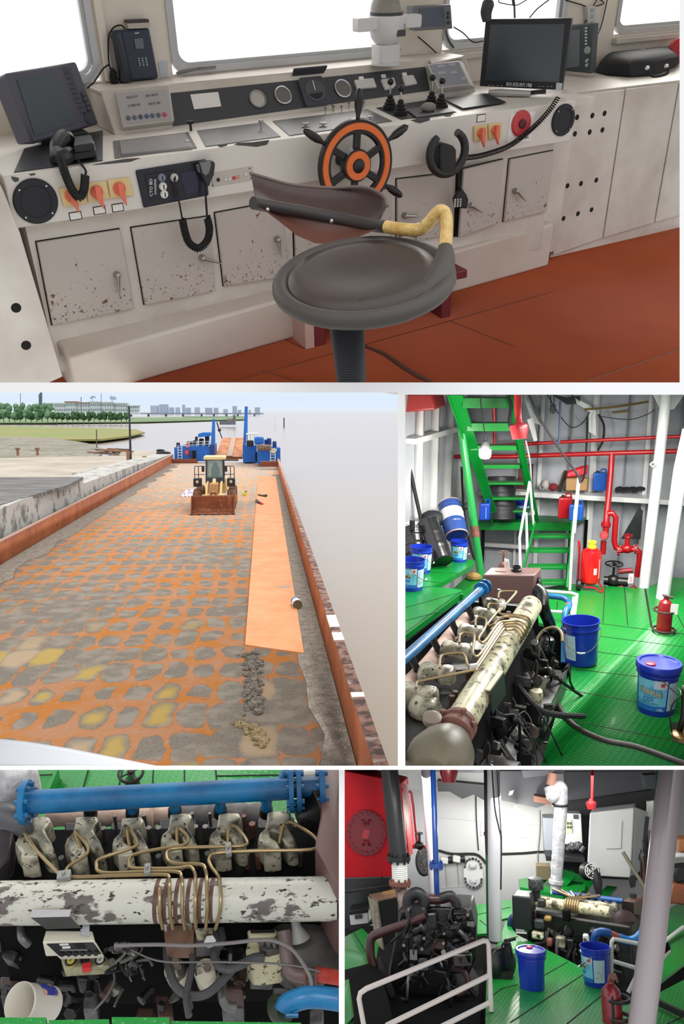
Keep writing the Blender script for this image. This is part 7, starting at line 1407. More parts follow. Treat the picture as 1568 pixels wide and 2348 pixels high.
g=G(); g.prism([R.z(a,b,-3.66) for a,b in ((592,2170),(612,2160),(636,2166),(640,2174),(612,2182))],(0,0,-.05)); f=obj('cover_flange',g,M('flange_dark',(70,70,68),.4),t9,bev=.006)
for px in (600,615,630): hexbolt(R.z(px,2170,-3.655),upv,.014,.03,boltm,f)
g=G(); g.prism([R.z(a,b,-3.65) for a,b in ((574,2132),(630,2131),(629,2136),(575,2137))],(0,0,-.01)); obj('slot',g,dark,t9)
g=G(); c=R.z(708,2158,-3.75); g.lathe([(0,-.25),(.19,-.25),(.2,-.04),(.16,0),(.06,.02),(0,.02)],c,(.1,-.5,1),32); one('flywheel_housing',g,M('housing_dull_grey',(82,80,78),.45,c2=(52,50,50),sc=4,thr=.5,w=.1),'large dark round housing at right end of the engine','housing',bev=.01)
ta=T('coolant_pipe','grey elbow pipe turning into a red pipe at right edge','pipe'); g=G(); g.tube([R.z(651,2134,-3.6),R.z(655,2170,-3.64),R.z(660,2212,-3.68),R.z(672,2232,-3.7),R.z(700,2238,-3.7)],.034,14,4); obj('elbow',g,M('grey_maroon',(112,94,92),.45),ta); g=G(); g.cyl(R.z(696,2236,-3.7),R.z(728,2234,-3.7),.032,n=14); obj('joint_hose',g,hz_,ta); g=G(); g.cyl(R.z(726,2234,-3.7),R.z(785,2243,-3.7),.034,n=16); obj('red_run',g,M('coral_red',(206,66,54),.4,c2=(150,48,44),sc=6,thr=.55,w=.1),ta)
for px in (699,725): g=G(); g.ring(R.z(px,2236,-3.7),e,.037,.007,20,6); obj('hose_clamp',g,maroon,ta)
tb=T('sea_water_pipe','thick blue pipe with green stained end in lower right corner','pipe'); g=G(); g.tube([R.z(652,2316,-3.62),R.z(660,2302,-3.6),R.z(690,2290,-3.58),R.z(725,2286,-3.58),R.z(786,2294,-3.58)],.047,18,4); obj('pipe_run',g,bluep,tb); g=G(); g.tube([R.z(632,2296,-3.7),R.z(640,2316,-3.68),R.z(656,2316,-3.64)],[.04,.055,.05],14,3); obj('end_elbow',g,M('dark_green_stain',(40,52,34),.5),tb); g=G(); g.cyl(R.z(655,2328,-3.6),R.z(684,2328,-3.6),.01,n=8); obj('clamp_bolt',g,bluep,tb)
g=G(); g.lathe([(.02,-.04),(.025,0),(.05,.05),(.055,.06),(.02,.065)],R.z(680,2126,-3.6),(.2,-.6,-1),20); one('funnel',g,M('funnel_grey',(150,148,146),.45),'small grey funnel shaped cap right of the water pump','cap')
for k,(x0,y0,x1,y1,z,m,lb) in enumerate(((178,2228,228,2250,-4.0,'bm','dark oily bracket below the gauge strip'),(190,2272,222,2318,-4.05,'bm2','grey speckled foot plate beside white cut bucket'),(95,2240,170,2262,-4.1,'bm','flat dark step plate above the white cut bucket'),(362,2280,398,2336,-4.1,'bm3','brown foundation block left of the lowest hose'),(508,2278,558,2316,-4.0,'bm2','speckled grey plate below the filters'),(570,2212,622,2236,-3.9,'bm2','grey starter block below water pump'),(630,2262,672,2288,-3.9,'bm2','grey block behind the blue pipe end'),(0,2238,46,2270,-4.1,'bm3','rusty brown lump in the lower left bilge'),(310,2308,350,2340,-4.2,'bm3','brown plate in the bilge at bottom'),(520,2258,558,2274,-3.86,'bm3','small brown coupling below the long hose'),(710,2310,742,2348,-3.9,'bm2','grey upright pipe stub at lower right'),(0,2262,40,2290,-4.15,'bm','dark plate at the left edge of the bilge'),(112,2246,122,2262,-4.0,'bm','dark upright web in the bilge'))):
    m={'bm':M('bilge_dark',(58,56,58),.4,c2=(34,33,34),sc=10,thr=.5,w=.1),'bm2':M('bilge_grey',(98,96,98),.45,c2=(64,62,64),sc=16,thr=.5,w=.1),'bm3':M('bilge_brown',(84,58,50),.5,c2=(60,46,44),sc=8,thr=.5,w=.1)}[m]
    g=G(); sk=(k%3-1)*6; g.prism([R.z(a,b,z) for a,b in ((x0+sk,y0),(x1+sk,y0+2),(x1,y1),(x0,y1-2))],(0,0,-.12)); one('bilge_fitting',g,m,lb,'fitting',bev=.01)
g=G(); g.tube([R.z(506,2250,-3.8),R.z(511,2290,-3.8),R.z(520,2306,-3.84),R.z(540,2310,-3.86)],.022,12,3); g.cyl(R.z(505,2252,-3.78),R.z(505,2262,-3.78),.03,n=8); one('drain_elbow',g,boltm,'grey drain elbow under the hose crossing','elbow')
g=G(); g.tube([R.z(48,2125,-3.7),R.z(50,2150,-3.68),R.z(66,2166,-3.72)],.02,10,4); one('bent_tube',g,M('tube_grey',(108,108,110),.35,.4),'short bent grey tube left of the control box','tube')
clutter(t,lambda u,v:R.z(10+u*750,2125+v*190,-3.82-.25*v),60,17,.075,[oilblk,oilblk,M('bilge_dark',(58,56,58),.4),M('bilge_brown',(84,58,50),.5),boltm])
# cut white bucket, lying on its side
tc=T('cut_bucket','white plastic bucket cut in half lying open in lower left corner','bucket'); zc=-3.58
c0=R.z(44,2332,zc); ax=nz(A_((1.,.10,.0))); sd=nz(np.cross(ax,upv)); rad=.084; Lb=.155
c0=R.z(44,2300,-3.60); vv=nz(c0); dn=nz(R.ray(44,2400)-R.ray(44,2300)); av=nz(vv*.80+A_((1.,0,0))*.66+dn*.14); rad=44*R.sc(c0)
g=G(); g.lathe([(rad*.95,.0),(rad,.0),(rad,.012),(rad*.975,.016),(rad*.90,.20),(0,.20),(0,.196),(rad*.87,.196)],c0,av,40,closed=False) if False else g.lathe([(rad*.96,.003),(rad*.98,0),(rad,.003),(rad,.014),(rad*.975,.018),(rad*.90,.20),(.001,.201),(.001,.196),(rad*.87,.195)],c0,av,40,closed=True); obj('shell',g,M('bucket_white',(216,210,200),.4),tc)
u_,w_,a__=frame(av); 
def onsh(u,v):
    q=.2+.55*u; k=rad*(.975-.075*(.3+.45*v))+.002; d0=nz(-dn+a__*np.dot(dn,a__)); d1=np.cross(a__,d0); th=(u-.5)*.9+.45*(1 if np.dot(d1,(1,0,0))>0 else -1)
    return c0+a__*(.2*(.35+.5*v))+(d0*math.cos(th)+d1*math.sin(th))*k
g=G(); g.grid(onsh,8,6); obj('blue_print',g,M('print_blue',(54,66,160),.4,c2=(222,170,140),sc=14,thr=.55,w=.02),tc)
lamp('AREA',R.d(420,1900,2.6)+A_((0,-.4,.9)),16,(1,.98,.95),.5,R.d(390,2000,4.0),name='engine_fill_light')  # added fill light over the engine, no lamp stands here
# ================================================================ engine room seen across the second engine
R=R5
ZH=-3.5; fl=Z(ZH); YW5=15.6; wy=lambda y:(lambda a,b:R.y(a,b,y)); up=A_((0,0,1.)); upv=up
w5=M('bulkhead_bright_white',(208,209,208),.35,c2=(196,198,198),sc=1.2,thr=.5,w=.2)
a,b=wy(YW5)(770,2000)[0],wy(YW5)(1600,2000)[0]
g=G(); g.box((a,YW5,-4.3),(b,YW5+.1,1.)); S('wall_back.002',g,w5)
g=G(); g.box((a,9.0,-4.4),(b,YW5,-4.32)); S('floor.009',g,pit)
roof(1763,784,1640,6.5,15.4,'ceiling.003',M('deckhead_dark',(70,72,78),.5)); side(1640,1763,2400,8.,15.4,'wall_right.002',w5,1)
for k,(x0,x1,y0,y1) in enumerate(((1290,1480,1845,2010),)):
    c0,c1=wy(YW5-.02)(x0,y1),wy(YW5-.02)(x1,y0); g=G(); g.box((c0[0],YW5-.03,c0[2]),(c1[0],YW5,c1[2])); S('trim_90',g,M('recess_black',(34,35,38),.5))
# seams and stains on the white bulkhead
for k,q in enumerate(([(1004,1874),(1110,1885)],[(1132,1885),(1260,1894)],[(1010,2036),(1100,2030)])):
    g=G(); g.bar(wy(YW5-.003)(*q[0]),wy(YW5-.003)(*q[1]),.012,.004); S('trim_%d'%(91+k),g,M('seam_grey',(170,172,172),.5))
for q,r,lb in (([(1005,1950),(1037,1958),(1087,1958),(1105,1968),(1114,1980)],.022,'black cable run along the white bulkhead left of the grey column'),([(1148,1958),(1200,1956),(1245,1953),(1262,1964)],.018,'black cable run along the white bulkhead right of the grey column'),([(1091,1800),(1092,1880),(1097,1950)],.01,'thin dark conduit dropping down the white bulkhead'),([(1236,1858),(1237,1900),(1232,1960),(1233,1980)],.012,'grey conduit with cone shade beside the paper notice')):
    g=G(); g.tube(P(wy(YW5-.03),*q),r,7,3); one('cable',g,rubber if r!=.012 else steelgrey,lb,'cable')
# deck beams and dark overhead clutter
bd_=M('beam_dark',(58,60,66),.5); bd2=M('beam_grey',(104,106,112),.5); bk3=M('beam_black',(26,27,30),.5)
for q,y0,th,m,lb in (([(995,1762),(1580,1762),(1580,1780),(995,1770)],15.2,.6,bd2,'grey deck underside strip along top of the view'),([(1002,1790),(1110,1800),(1112,1836),(1085,1822),(1060,1832),(1030,1815),(1004,1815)],14.8,.3,bk3,'ragged black beam overhead left of the grey column'),([(1143,1768),(1270,1768),(1265,1840),(1230,1852),(1150,1835)],15.0,.4,bd_,'dark slanted beam overhead behind the bulb'),([(1225,1825),(1265,1832),(1262,1846),(1224,1838)],14.6,.3,M('rust_brown_dim',(120,82,66),.6),'rusty brown box beam beside silver exhaust'),([(1295,1770),(1500,1768),(1500,1808),(1300,1836)],15.1,.4,bd_,'long grey deck beam above the white tank'),([(1296,1836),(1502,1810),(1495,1870),(1300,1870)],15.3,.2,bk3,'black beam directly above the white tank'),([(1476,1778),(1506,1776),(1502,1810),(1480,1808)],13.8,.3,bd_,'dark grey box hung by the green pipe'),([(1484,1838),(1500,1836),(1498,1900),(1484,1905)],15.0,.1,white,'white strip plate left of the green pipe')):
    g=G(); g.prism(P(wy(y0),*q),(0,th,0)); one('deck_beam',g,m,lb,'beam')
for q,lb in (([(1168,1815),(1178,1812),(1174,1822),(1166,1824)],'small white light patch fitting left of the hanging bulb'),([(1196,1767),(1276,1766),(1250,1778),(1200,1784)],'pale grey bracket plate at top above silver exhaust')):
    g=G(); g.prism(P(wy(14.5),*q),(0,.05,0)); one('bracket',g,white if 'small' in lb else bd2,lb,'bracket')
# floor: green tread plates
g=G(); g.prism(P(fl,(1112,2360),(1116,2225),(1150,2140),(1160,2110),(1185,2143),(1340,2221),(1400,2290),(1465,2300),(1580,2240),(1580,2360)),(0,0,-.03)); S('floor.010',g,gplate)
zB=-3.62
g=G(); g.prism(P(fl,(1090,2075),(1176,2062),(1190,2098),(1150,2108),(1120,2140),(1085,2142)),(0,0,-.03)); S('floor.011',g,green)
g=G(); g.prism(P(fl,(782,2152),(830,2128),(868,2165),(862,2205),(782,2225)),(0,0,-.03)); S('floor.012',g,green)
g=G(); g.prism(P(fl,(782,2250),(800,2245),(812,2330),(782,2360)),(0,0,-.03)); S('floor.013',g,green)
g=G(); g.prism(P(fl,(1480,2110),(1580,2060),(1580,2200),(1515,2250),(1500,2230),(1540,2180),(1530,2150),(1480,2160)),(0,0,-.03)); S('floor.014',g,green)
g=G()
for a,b in (((1148,2268),(1186,2258)),((1170,2345),(1344,2230)),((1300,2348),(1385,2278)),((1245,2238),(1302,2206)),((1152,2162),(1186,2148)),((1160,2200),(1222,2166)),((1118,2290),(1150,2268)),((1505,2295),(1570,2322)),((1530,2348),(1568,2330)),((812,2140),(846,2195)),((1092,2098),(1170,2080)),((1100,2110),(1122,2128))): g.bar(fl(*a)+A_((0,0,.002)),fl(*b)+A_((0,0,.002)),.014,.003)
S('trim_95',g,dark)
g=G(); q=P(Z(ZH+.06),(1504,2296),(1566,2326)); g.bar(q[0],q[1],.04,.06); one('floor_channel',g,black,'dark channel bar lying on green floor right of the thick column','bar')
# red tank with manhole
t=T('fuel_tank','big red fuel tank with oval bolted manhole at left edge','tank'); yt=12.6
F0=P(lambda a,b:R.pl(a,b,(R.y(900,1900,yt)),nz((.12,-1,0))),(782,1766),(878,1785),(921,1796),(938,1962),(900,2010),(782,2013))
g=G(); g.prism(F0,(0.0,.8,0)); obj('tank_body',g,M('tank_red',(196,10,28),.5,c2=(168,8,24),sc=1,thr=.5,w=.2,spec=.25),t,bev=.01)
q=[R.y(919,1795,yt-.02),R.y(935,1800,yt+.3),R.y(945,1958,yt+.3),R.y(933,1964,yt-.02)]; g=G(); g.prism(q,(.01,.02,0)); obj('side_plate',g,M('tank_red_shade',(140,16,26),.35),t)  # shade on the tank's side face, put into a darker red
nT=nz((.12,-1,0)); onT=lambda a,b,k=.0:R.pl(a,b,R.y(900,1900,yt)+nT*k,nT)
c=onT(840,1909,.01); s=R.sc(c); ux=nz(np.cross(up,-nT)); 
def oval(rx,ry,n=36): return [c+ux*math.cos(t_)*rx*s+up*math.sin(t_)*ry*s*1.04 for t_ in np.linspace(0,2*math.pi,n,endpoint=False)]
mr_=M('manhole_dark_red',(122,20,30),.35); g=G(); g.prism(oval(46,48),nT*.03); mh=obj('manhole_cover',g,mr_,t,bev=.006)
for k in range(20):
    a_=2*math.pi*k/20; p=c+ux*math.cos(a_)*41*s+up*math.sin(a_)*43*s; hexbolt(p+nT*.028,nT,.024,.04,mr_,mh)
for dz in (24,-22):
    p=c+up*dz*s; sg=1 if dz>0 else -1; g=G(); g.tube([p-ux*12*s+nT*.03+up*4*sg*s,p-ux*6*s+nT*.03+up*4*sg*s,p-ux*5*s+nT*.09-up*4*sg*s,p+ux*5*s+nT*.09-up*4*sg*s,p+ux*6*s+nT*.03+up*4*sg*s,p+ux*12*s+nT*.03+up*4*sg*s],.015,8); obj('grab_handle',g,mr_,mh)
g=G(); p=c-up*2*s; g.prism([p-ux*9*s+up*9*s,p+ux*5*s+up*10*s,p+ux*11*s-up*8*s,p-ux*3*s-up*11*s],nT*.035); obj('name_plate',g,red,mh)
pipe('gauge_pipe','thin red pipe bending down right side of the red tank',[[R.y(937,1814,12.7),R.y(943,1818,12.7),R.y(948,1850,12.7),R.y(956,1936,12.7)],[R.y(946,1941,12.7),R.y(976,1941,12.7)]],red,[.018,.03],sm=0)
t=T('gate_valve','black stop valve on short red pipe beside the red tank','valve'); c=R.y(961,1911,12.5); handwheel(c,(0,-.1,1),.055,t,oilblk); g=G(); g.cyl(c,c+A_((0,0,-.12)),.02,n=8); g.ball(c+A_((0,0,-.16)),(.07,.06,.06),12,8); obj('valve_body',g,oilblk,t)
g=G(); g.lathe([(0,-.05),(.2,-.04),(.22,0),(.18,.05),(0,.06)],R.y(972,1975,13.6),(.25,-1,0),26,el=(.62,1)); one('belt_guard',g,M('mesh_black',(40,40,42),.6,c2=(120,120,118),sc=60,thr=.6,w=.02),'dark oval mesh guard between red tank and grey column','guard')
# black exhaust and bellows
t=T('exhaust_pipe','thick black exhaust pipe with white bellows above the dark engine','pipe'); ye=11.8; s=R.sc(R.y(905,1900,ye))
g=G(); g.tube([R.y(892,1758,ye),R.y(903,1862,ye),R.y(914,1964,ye)],20*s,28); obj('pipe_run',g,M('exhaust_black',(34,34,36),.5),t)
flange(R.y(914,1967,ye),up,27*s,.06,oilblk,t); g=G(); a,b=R.y(915,1974,ye),R.y(917,2022,ye); n=23; g.lathe([((17+1.2*(i%2))*s,np.linalg.norm(b-a)*i/(n-1)) for i in range(n)],a,b-a,28); obj('bellows',g,M('bellows_white',(222,222,218),.6),t,ang=20)
flange(R.y(917,2024,ye),up,25*s,.05,maroon,t); g=G(); g.tube([R.y(918,2026,ye),R.y(921,2045,ye),R.y(928,2062,ye-.1),R.y(935,2085,ye-.2)],[.08,.085,.1,.12],18,3); obj('neck',g,M('neck_brown',(92,72,62),.55,c2=(136,124,112),sc=6,thr=.5,w=.1),t)
# columns and pipes
def col(name,lab,pts,r,m,y,cat='column'): 
    t=T(name,lab,cat); g=G(); s=R.sc(R.y(*pts[0],y)); g.tube([R.y(a,b_,y) for a,b_ in pts],r*s,24); obj('pillar',g,m,t); return t,s
gcol=M('column_grey_white',(188,188,192),.35)
col('deck_column','grey white column between red tank and blue pipe',[(976,1758),(985,1900),(994,2046)],11,gcol,13.6)
tt,s=col('deck_column','grey white column with black wires in middle of the engine room',[(1131,1758),(1133,1950),(1136,2172)],14.5,gcol,12.3)
for q,r in (([(1128,1762),(1134,1850),(1144,1900),(1149,1930),(1148,2040)],.012),([(1139,1764),(1146,1870),(1150,1925)],.008)): g=G(); g.tube([R.y(a,b_,12.08) for a,b_ in q],r,6,5); obj('wire',g,rubber,tt)
g=G(); g.ring(R.y(1136,2157,12.3),up,15*s,.012,24,6); obj('strap',g,rubber,tt)
t,s=col('vent_pipe','thin pole, black above and green below, left of middle column',[(1113,1758),(1115,1910),(1117,1960)],4.2,bk3,12.4,'pole'); g=G(); g.cyl(R.y(1117,1958,12.4),R.y(1120,2150,12.4),4.2*s,n=12); obj('green_section',g,M('pole_green',(20,92,52),.4),t); g=G(); g.cyl(R.y(1115,1908,12.4),R.y(1115,1915,12.4),6*s,n=12); obj('coupling',g,bk3,t)
t,s=col('cooling_pipe','tall blue pipe with flange dropping to the dark engine',[(992,1758),(998,1936),(1003,2098)],6.2,M('pipe_navy_blue',(22,60,128),.3,coat=.2),11.5,'pipe'); flange(R.y(1000,1984,11.5),up,16*s,.05,M('pipe_navy_blue',(22,60,128),.3),t); g=G(); g.cyl(R.y(1008,2098,11.5),R.y(1009,2135,11.5),7.6*s,n=16); obj('sleeve',g,M('sleeve_blue',(24,100,176),.3),t); g=G(); g.tube([R.y(1009,2133,11.5),R.y(1012,2145,11.5),R.y(1019,2153,11.5),R.y(1032,2156,11.5)],7.5*s,14,3); obj('red_elbow',g,M('elbow_red',(162,36,44),.35),t)
t,s=col('deck_column','thick pinkish grey column at right in front of the engine',[(1541,1758),(1518,1950),(1496,2150),(1470,2360)],28.5,M('column_pinkish_grey',(178,166,168),.32,coat=.2),9.6)
col('vent_pipe','green pole just left of the thick pinkish column',[(1511,1758),(1498,1900),(1484,2052)],4.5,M('pole_green_bright',(24,116,62),.35),10.4,'pole')
# wall things
t=T('wall_manhole','white oval bolted manhole cover on the bulkhead','hatch'); c=wy(YW5-.01)(1085,2000); s=R.sc(c); N_=A_((0,-1.,0)); ux=A_((1.,0,0)); g=G()
g.prism([c+ux*a*s+up*b_*s for a,b_ in rrect(44,70,21.5,7)],N_*.04); obj('cover',g,M('hatch_white',(206,208,208),.35),t,bev=.006)
for k,(a,b_) in enumerate(rrect(37,62,18,4)): hexbolt(c+ux*a*s+up*b_*s+N_*.04,N_,.024,.03,M('bolt_dark',(70,72,74),.4),t)
for dz in (17,-15): p=c+up*dz*s+N_*.05; g=G(); g.tube([p-ux*7*s,p-ux*6*s-up*4*s+N_*.05,p+ux*6*s-up*4*s+N_*.05,p+ux*7*s],.014,8); obj('grab_handle',g,steelgrey,t)
for px,py,lb in ((1019,1972,'left small meter with red face below the wall cable'),(1047,1969,'right small meter below the wall cable')):
    t=T('wall_meter',lb,'meter'); c=wy(YW5-.08)(px,py); g=G(); g.ob(c,(.13,.12,.1),roty(.15)); obj('case',g,greyw,t,bev=.01); g=G(); g.cyl(c+A_((.07,0,0)),c+A_((.14,0,.01)),.06,n=14); obj('dial',g,bk3,t)
    g=G(); g.tube([c+A_((0,.05,-.05)),wy(YW5-.02)(px+3,py+30),wy(YW5-.02)(px+5,py+62)],.006,6,4); obj('wire',g,M('wire_grey',(128,128,126),.5),t)
g=G(); c=wy(YW5-.01)(1198,1908); g.ob(c,(26*R.sc(c),.01,25*R.sc(c))); nb_=one('notice',g,M('notice_pale',(210,212,210),.6),'framed paper notice on bulkhead below the hanging bulb','notice')
g=G(); c=wy(YW5-.02)(1106,1902); g.ob(c,(8*R.sc(c),.02,26*R.sc(c))); one('switch_plate',g,M('plate_pale_grey',(196,197,198),.5),'narrow pale switch plate on bulkhead left of the middle column','plate')
t=T('electric_cabinet','white electric cabinet behind the silver exhaust','cabinet'); c0,c1=wy(15.0)(1294,1936),wy(15.0)(1332,1866); g=G(); g.box((c0[0]-.1,15.0,c0[2]),(c1[0],15.4,c1[2])); obj('case',g,white,t,bev=.01)
g=G(); c=wy(14.99)(1302,1895); g.ob(c,(.12,.01,.21)); d_=obj('wiring_chart',g,M('chart_cream',(206,200,174),.6),t)
for i in range(2):
    for j in range(2): g=G(); g.ob(c+A_((-.0+.045*i,-.008,.05-.06*j)),(.032,.006,.04)); obj('chart_mark',g,M('chart_green',(70,88,60),.6),d_)
g=G(); c=wy(14.99)(1320,1873); g.ob(c,(.08,.012,.07)); obj('vent_grille',g,slate if 'slate' in globals() else bk3,t)
g=G(); c0,c1=wy(15.1)(1248,1950),wy(15.1)(1272,1876); g.box((c0[0],15.1,c0[2]),(c1[0],15.5,c1[2])); one('grey_cabinet',g,M('cabinet_blue_grey',(142,148,158),.4),'blue grey cabinet left of the silver exhaust','cabinet',bev=.01)
t=T('spare_parts_shelf','black shelf of dark machine parts under the electric cabinet','shelf'); c0,c1=wy(14.9)(1250,1965),wy(14.9)(1336,1958); g=G(); g.box((c0[0],14.6,c0[2]),(c1[0],15.5,c1[2])); obj('board',g,bk3,t); rr=random.Random(3)
for k in range(6): g=G(); p=wy(14.9)(1300+k*6,1952-rr.random()*12); g.cyl(p,p+A_((.06,0,.08)),.05,n=10); obj('machine_part',g,M('part_grey_%d'%(k%2),((60,62,66),(98,100,104))[k%2],.35,.4),t)
t=T('white_tank','large white square tank on the right against the dark beam','tank'); q=P(wy(14.2),(1352,1864),(1454,1852),(1446,2014),(1345,2008)); g=G(); g.prism(q,(0.1,.5,0)); obj('tank_body',g,w5,t,bev=.02)
q2=[wy(14.2)(1455,1852),wy(14.7)(1482,1862),wy(14.7)(1468,1994),wy(14.2)(1447,2014)]; g=G(); g.prism(q2,(.02,.02,0)); obj('side_panel',g,M('tank_side_white',(206,207,210),.35),t)
g=G(); c=wy(14.18)(1426,1882); g.tube([wy(14.19)(1426,1882),wy(14.19)(1423,1945),wy(14.19)(1390,1946)],.008,6); obj('seam',g,steelgrey,t)
# silver wrapped exhaust
t=T('exhaust_wrap','silver wrapped exhaust pipe hanging down to the engine','pipe'); ys=13.4; s=R.sc(R.y(1280,1900,ys))
g=G(); pts=smooth([R.y(1270,1800,ys),R.y(1262,1815,ys),R.y(1270,1826,ys),R.y(1281,1815,ys)],5); g.tube([R.y(1268,1772,ys),R.y(1263,1800,ys)],11*s,16); obj('upper_pipe',g,M('pipe_rusty',(150,108,92),.6),t)
wr=M('foil_wrap',(202,203,206),.4,.25,c2=(166,168,172),sc=14,thr=.5,w=.1,bump=.6,bsc=22)
n=60; axp=smooth([R.y(1262,1806,ys),R.y(1268,1826,ys-.05),R.y(1281,1806,ys),R.y(1287,1812,ys),R.y(1285,1860,ys),R.y(1281,1930,ys),R.y(1277,1990,ys),R.y(1275,2024,ys)],9)
g=G(); rr=random.Random(6); g.tube(axp,[ (14.5 if i/len(axp)<.55 else 14.5-3.5*(i/len(axp)-.55))*s*(1+.04*rr.uniform(-1,1)) for i in range(len(axp))],20); obj('wrapped_run',g,wr,t)
g=G(); a,b=R.y(1275,2018,ys),R.y(1274,2042,ys); g.lathe([(16.5*s,0),(16.5*s,.05),(12*s,.07),(12*s,.19)],a,b-a,22); obj('end_sleeve',g,wr,t)
g=G(); g.ring(R.y(1284,1846,ys),up,16*s,.02,22,6); obj('clamp',g,bk3,t)
t=T('fire_bell','red bell mouth on thin red pipe hanging above the white tank','pipe'); yb_=13.0; s=R.sc(R.y(1357,1845,yb_)); g=G(); g.cyl(R.y(1358,1758,yb_),R.y(1357,1838,yb_),3.4*s,n=12); obj('pipe_run',g,red,t); g=G(); c=R.y(1356,1855,yb_); g.lathe([(9*s,0),(9.5*s,4*s),(12*s,12*s),(11.5*s,15*s),(5*s,19*s),(4*s,23*s)],c,up,22); obj('bell',g,M('bell_red',(176,38,44),.3,coat=.2),t)
t=T('fire_bell','dark red bell mouth cut by top edge near the blue pipe','pipe'); c=R.y(1029,1793,12.6); s=R.sc(c); g=G(); g.lathe([(16*s,0),(16.5*s,6*s),(21*s,22*s),(20*s,30*s),(10*s,36*s),(10*s,50*s)],c,up,24); obj('bell',g,M('bell_dark_red',(140,26,36),.3,coat=.3),t)
t=T('hanging_bulb','glowing bulb hanging below dark beam before the white bulkhead','lamp'); c=R.y(1184,1862,14.6); s=R.sc(c); g=G(); g.cyl(R.y(1185,1828,14.6),R.y(1184,1850,14.6),.006,n=6); obj('cord',g,rubber,t); g=G(); g.lathe([(3*s,16*s),(4*s,12*s),(6.5*s,7*s)],c,up,16); obj('socket',g,greyw,t); g=G(); g.lathe([(6.8*s,7*s),(7*s,0),(6.5*s,-6*s),(0,-7*s)],c,up,18); obj('bulb_globe',g,M('glowing_bulb',(255,250,236),.4,emit=14.),t)
lamp('POINT',c+A_((0,-.2,-.1)),60,(1,.97,.9),.08)
lamp('AREA',(.7,12.4,-1.6),85,(1,.98,.95),1.8,(.7,13.,-3.5),sy=3.,name='fill_light')  # invented overhead fill to lift the whole room
lamp('AREA',(-.7,13.2,-1.75),60,(1,.98,.95),1.2,(-.7,13.9,-3.),sy=1.,name='fill_light')  # invented fill for the left part of the white bulkhead
lamp('AREA',(-.8,10.6,-1.5),22,(1,.98,.95),.8,(-.9,12.,-2.6),sy=.8,name='fill_light')  # invented fill aimed at the left foreground, without a fixture
# fan, shovel, green bench
t=T('fan','standing fan with white cage in front of the white tank','fan'); c=R.y(1357,1997,13.6); s=R.sc(c); g=G()
for k in range(3): g.ring(c,(.3,-1,.2),(16-5*k)*s,.008,26,6)
for k in range(10): a_=math.pi*k/5; u_,w_,a__=frame((.3,-1,.2)); g.cyl(c,c+(u_*math.cos(a_)+w_*math.sin(a_))*16*s,.005,n=5)
obj('cage',g,greyw,t); g=G(); g.lathe([(.0,0),(.1,.02),(.13,.12),(.06,.2)],c+A_((-.02,.05,-.02)),(-.3,1,-.2),18); obj('motor',g,bk3,t); g=G(); g.tube([c+A_((.03,.1,0)),R.y(1370,2025,13.6),R.y(1374,2062,13.6)],[.09,.07,.03],12); obj('stand',g,bk3,t)
for k in range(3): g=G(); u_,w_,a__=frame((.3,-1,.2)); a_=k*2.1; d_=u_*math.cos(a_)+w_*math.sin(a_); g.prism([c,c+d_*12*s+np.cross(a__,d_)*4*s,c+d_*13*s-np.cross(a__,d_)*3*s],a__*.01); obj('blade',g,bk3,t)
t=T('shovel','shovel with olive handle leaning against the white tank','shovel'); g=G(); g.cyl(R.y(1428,1954,13.7),R.y(1481,2040,13.5),.028,n=8); obj('shaft',g,M('olive_handle',(96,94,72),.5),t); g=G(); g.prism([R.y(a,b_,13.6) for a,b_ in ((1444,2010),(1452,2006),(1460,2012),(1456,2034),(1446,2036),(1442,2022))],(0,.04,0)); obj('blade',g,bk3,t)
t=T('tool_rack','black tangle of tools and straps hanging right of the white tank','rack'); rr=random.Random(12)
g=G(); g.prism([R.y(a,b_,14.0) for a,b_ in ((1480,1873),(1489,1874),(1482,1930),(1474,1930))],(0,.05,0)); obj('strap',g,bk3,t)
for k in range(9): g=G(); x,y=rr.uniform(1468,1484),rr.uniform(1925,1975); g.tube([R.y(x,y,13.9),R.y(x+rr.uniform(-8,8),y+20,13.9),R.y(x+rr.uniform(-6,10),y+rr.uniform(40,75),13.9)],rr.choice((.014,.022,.03)),7,3); obj('tool',g,rr.choice((bk3,oilblk,M('tool_rust',(96,60,50),.6))),t)
t=T('hatch_lid','folded green steel hatch lid lying behind the engine','hatch'); zz=-3.3
g=G(); g.prism([R.z(a,b_,zz) for a,b_ in ((1188,2016),(1214,2012),(1345,2020),(1340,2042),(1290,2052),(1192,2034))],(0,0,-.06)); obj('lid_plate',g,green,t)
for a,b_,c_,d_ in ((1240,2020,1262,1994),(1292,2026,1316,2000),(1334,2046,1356,2014)): g=G(); g.bar(R.y(a,b_,14.6),R.y(c_,d_,14.9),.12,.03,(0,-1,.6)); obj('stay',g,green,t)
g=G(); g.prism([R.y(a,b_,14.8) for a,b_ in ((1262,2000),(1290,1992),(1345,2012),(1340,2024),(1262,2016))],(0,.05,0)); obj('back_flap',g,M('deck_green_dark',(12,96,40),.4),t)
g=G(); g.bar(R.z(1378,2060,-3.4),R.z(1403,2034,-3.4),.16,.03); one('green_plate',g,green,'loose green plate leaning right of the fan','plate')
g=G(); c=R.y(1245,1998,14.6); g.ob(c,(.22,.2,.22)); one('crate',g,M('crate_brown',(104,92,70),.7),'brown crate left of silver exhaust behind the engine','crate',bev=.01)
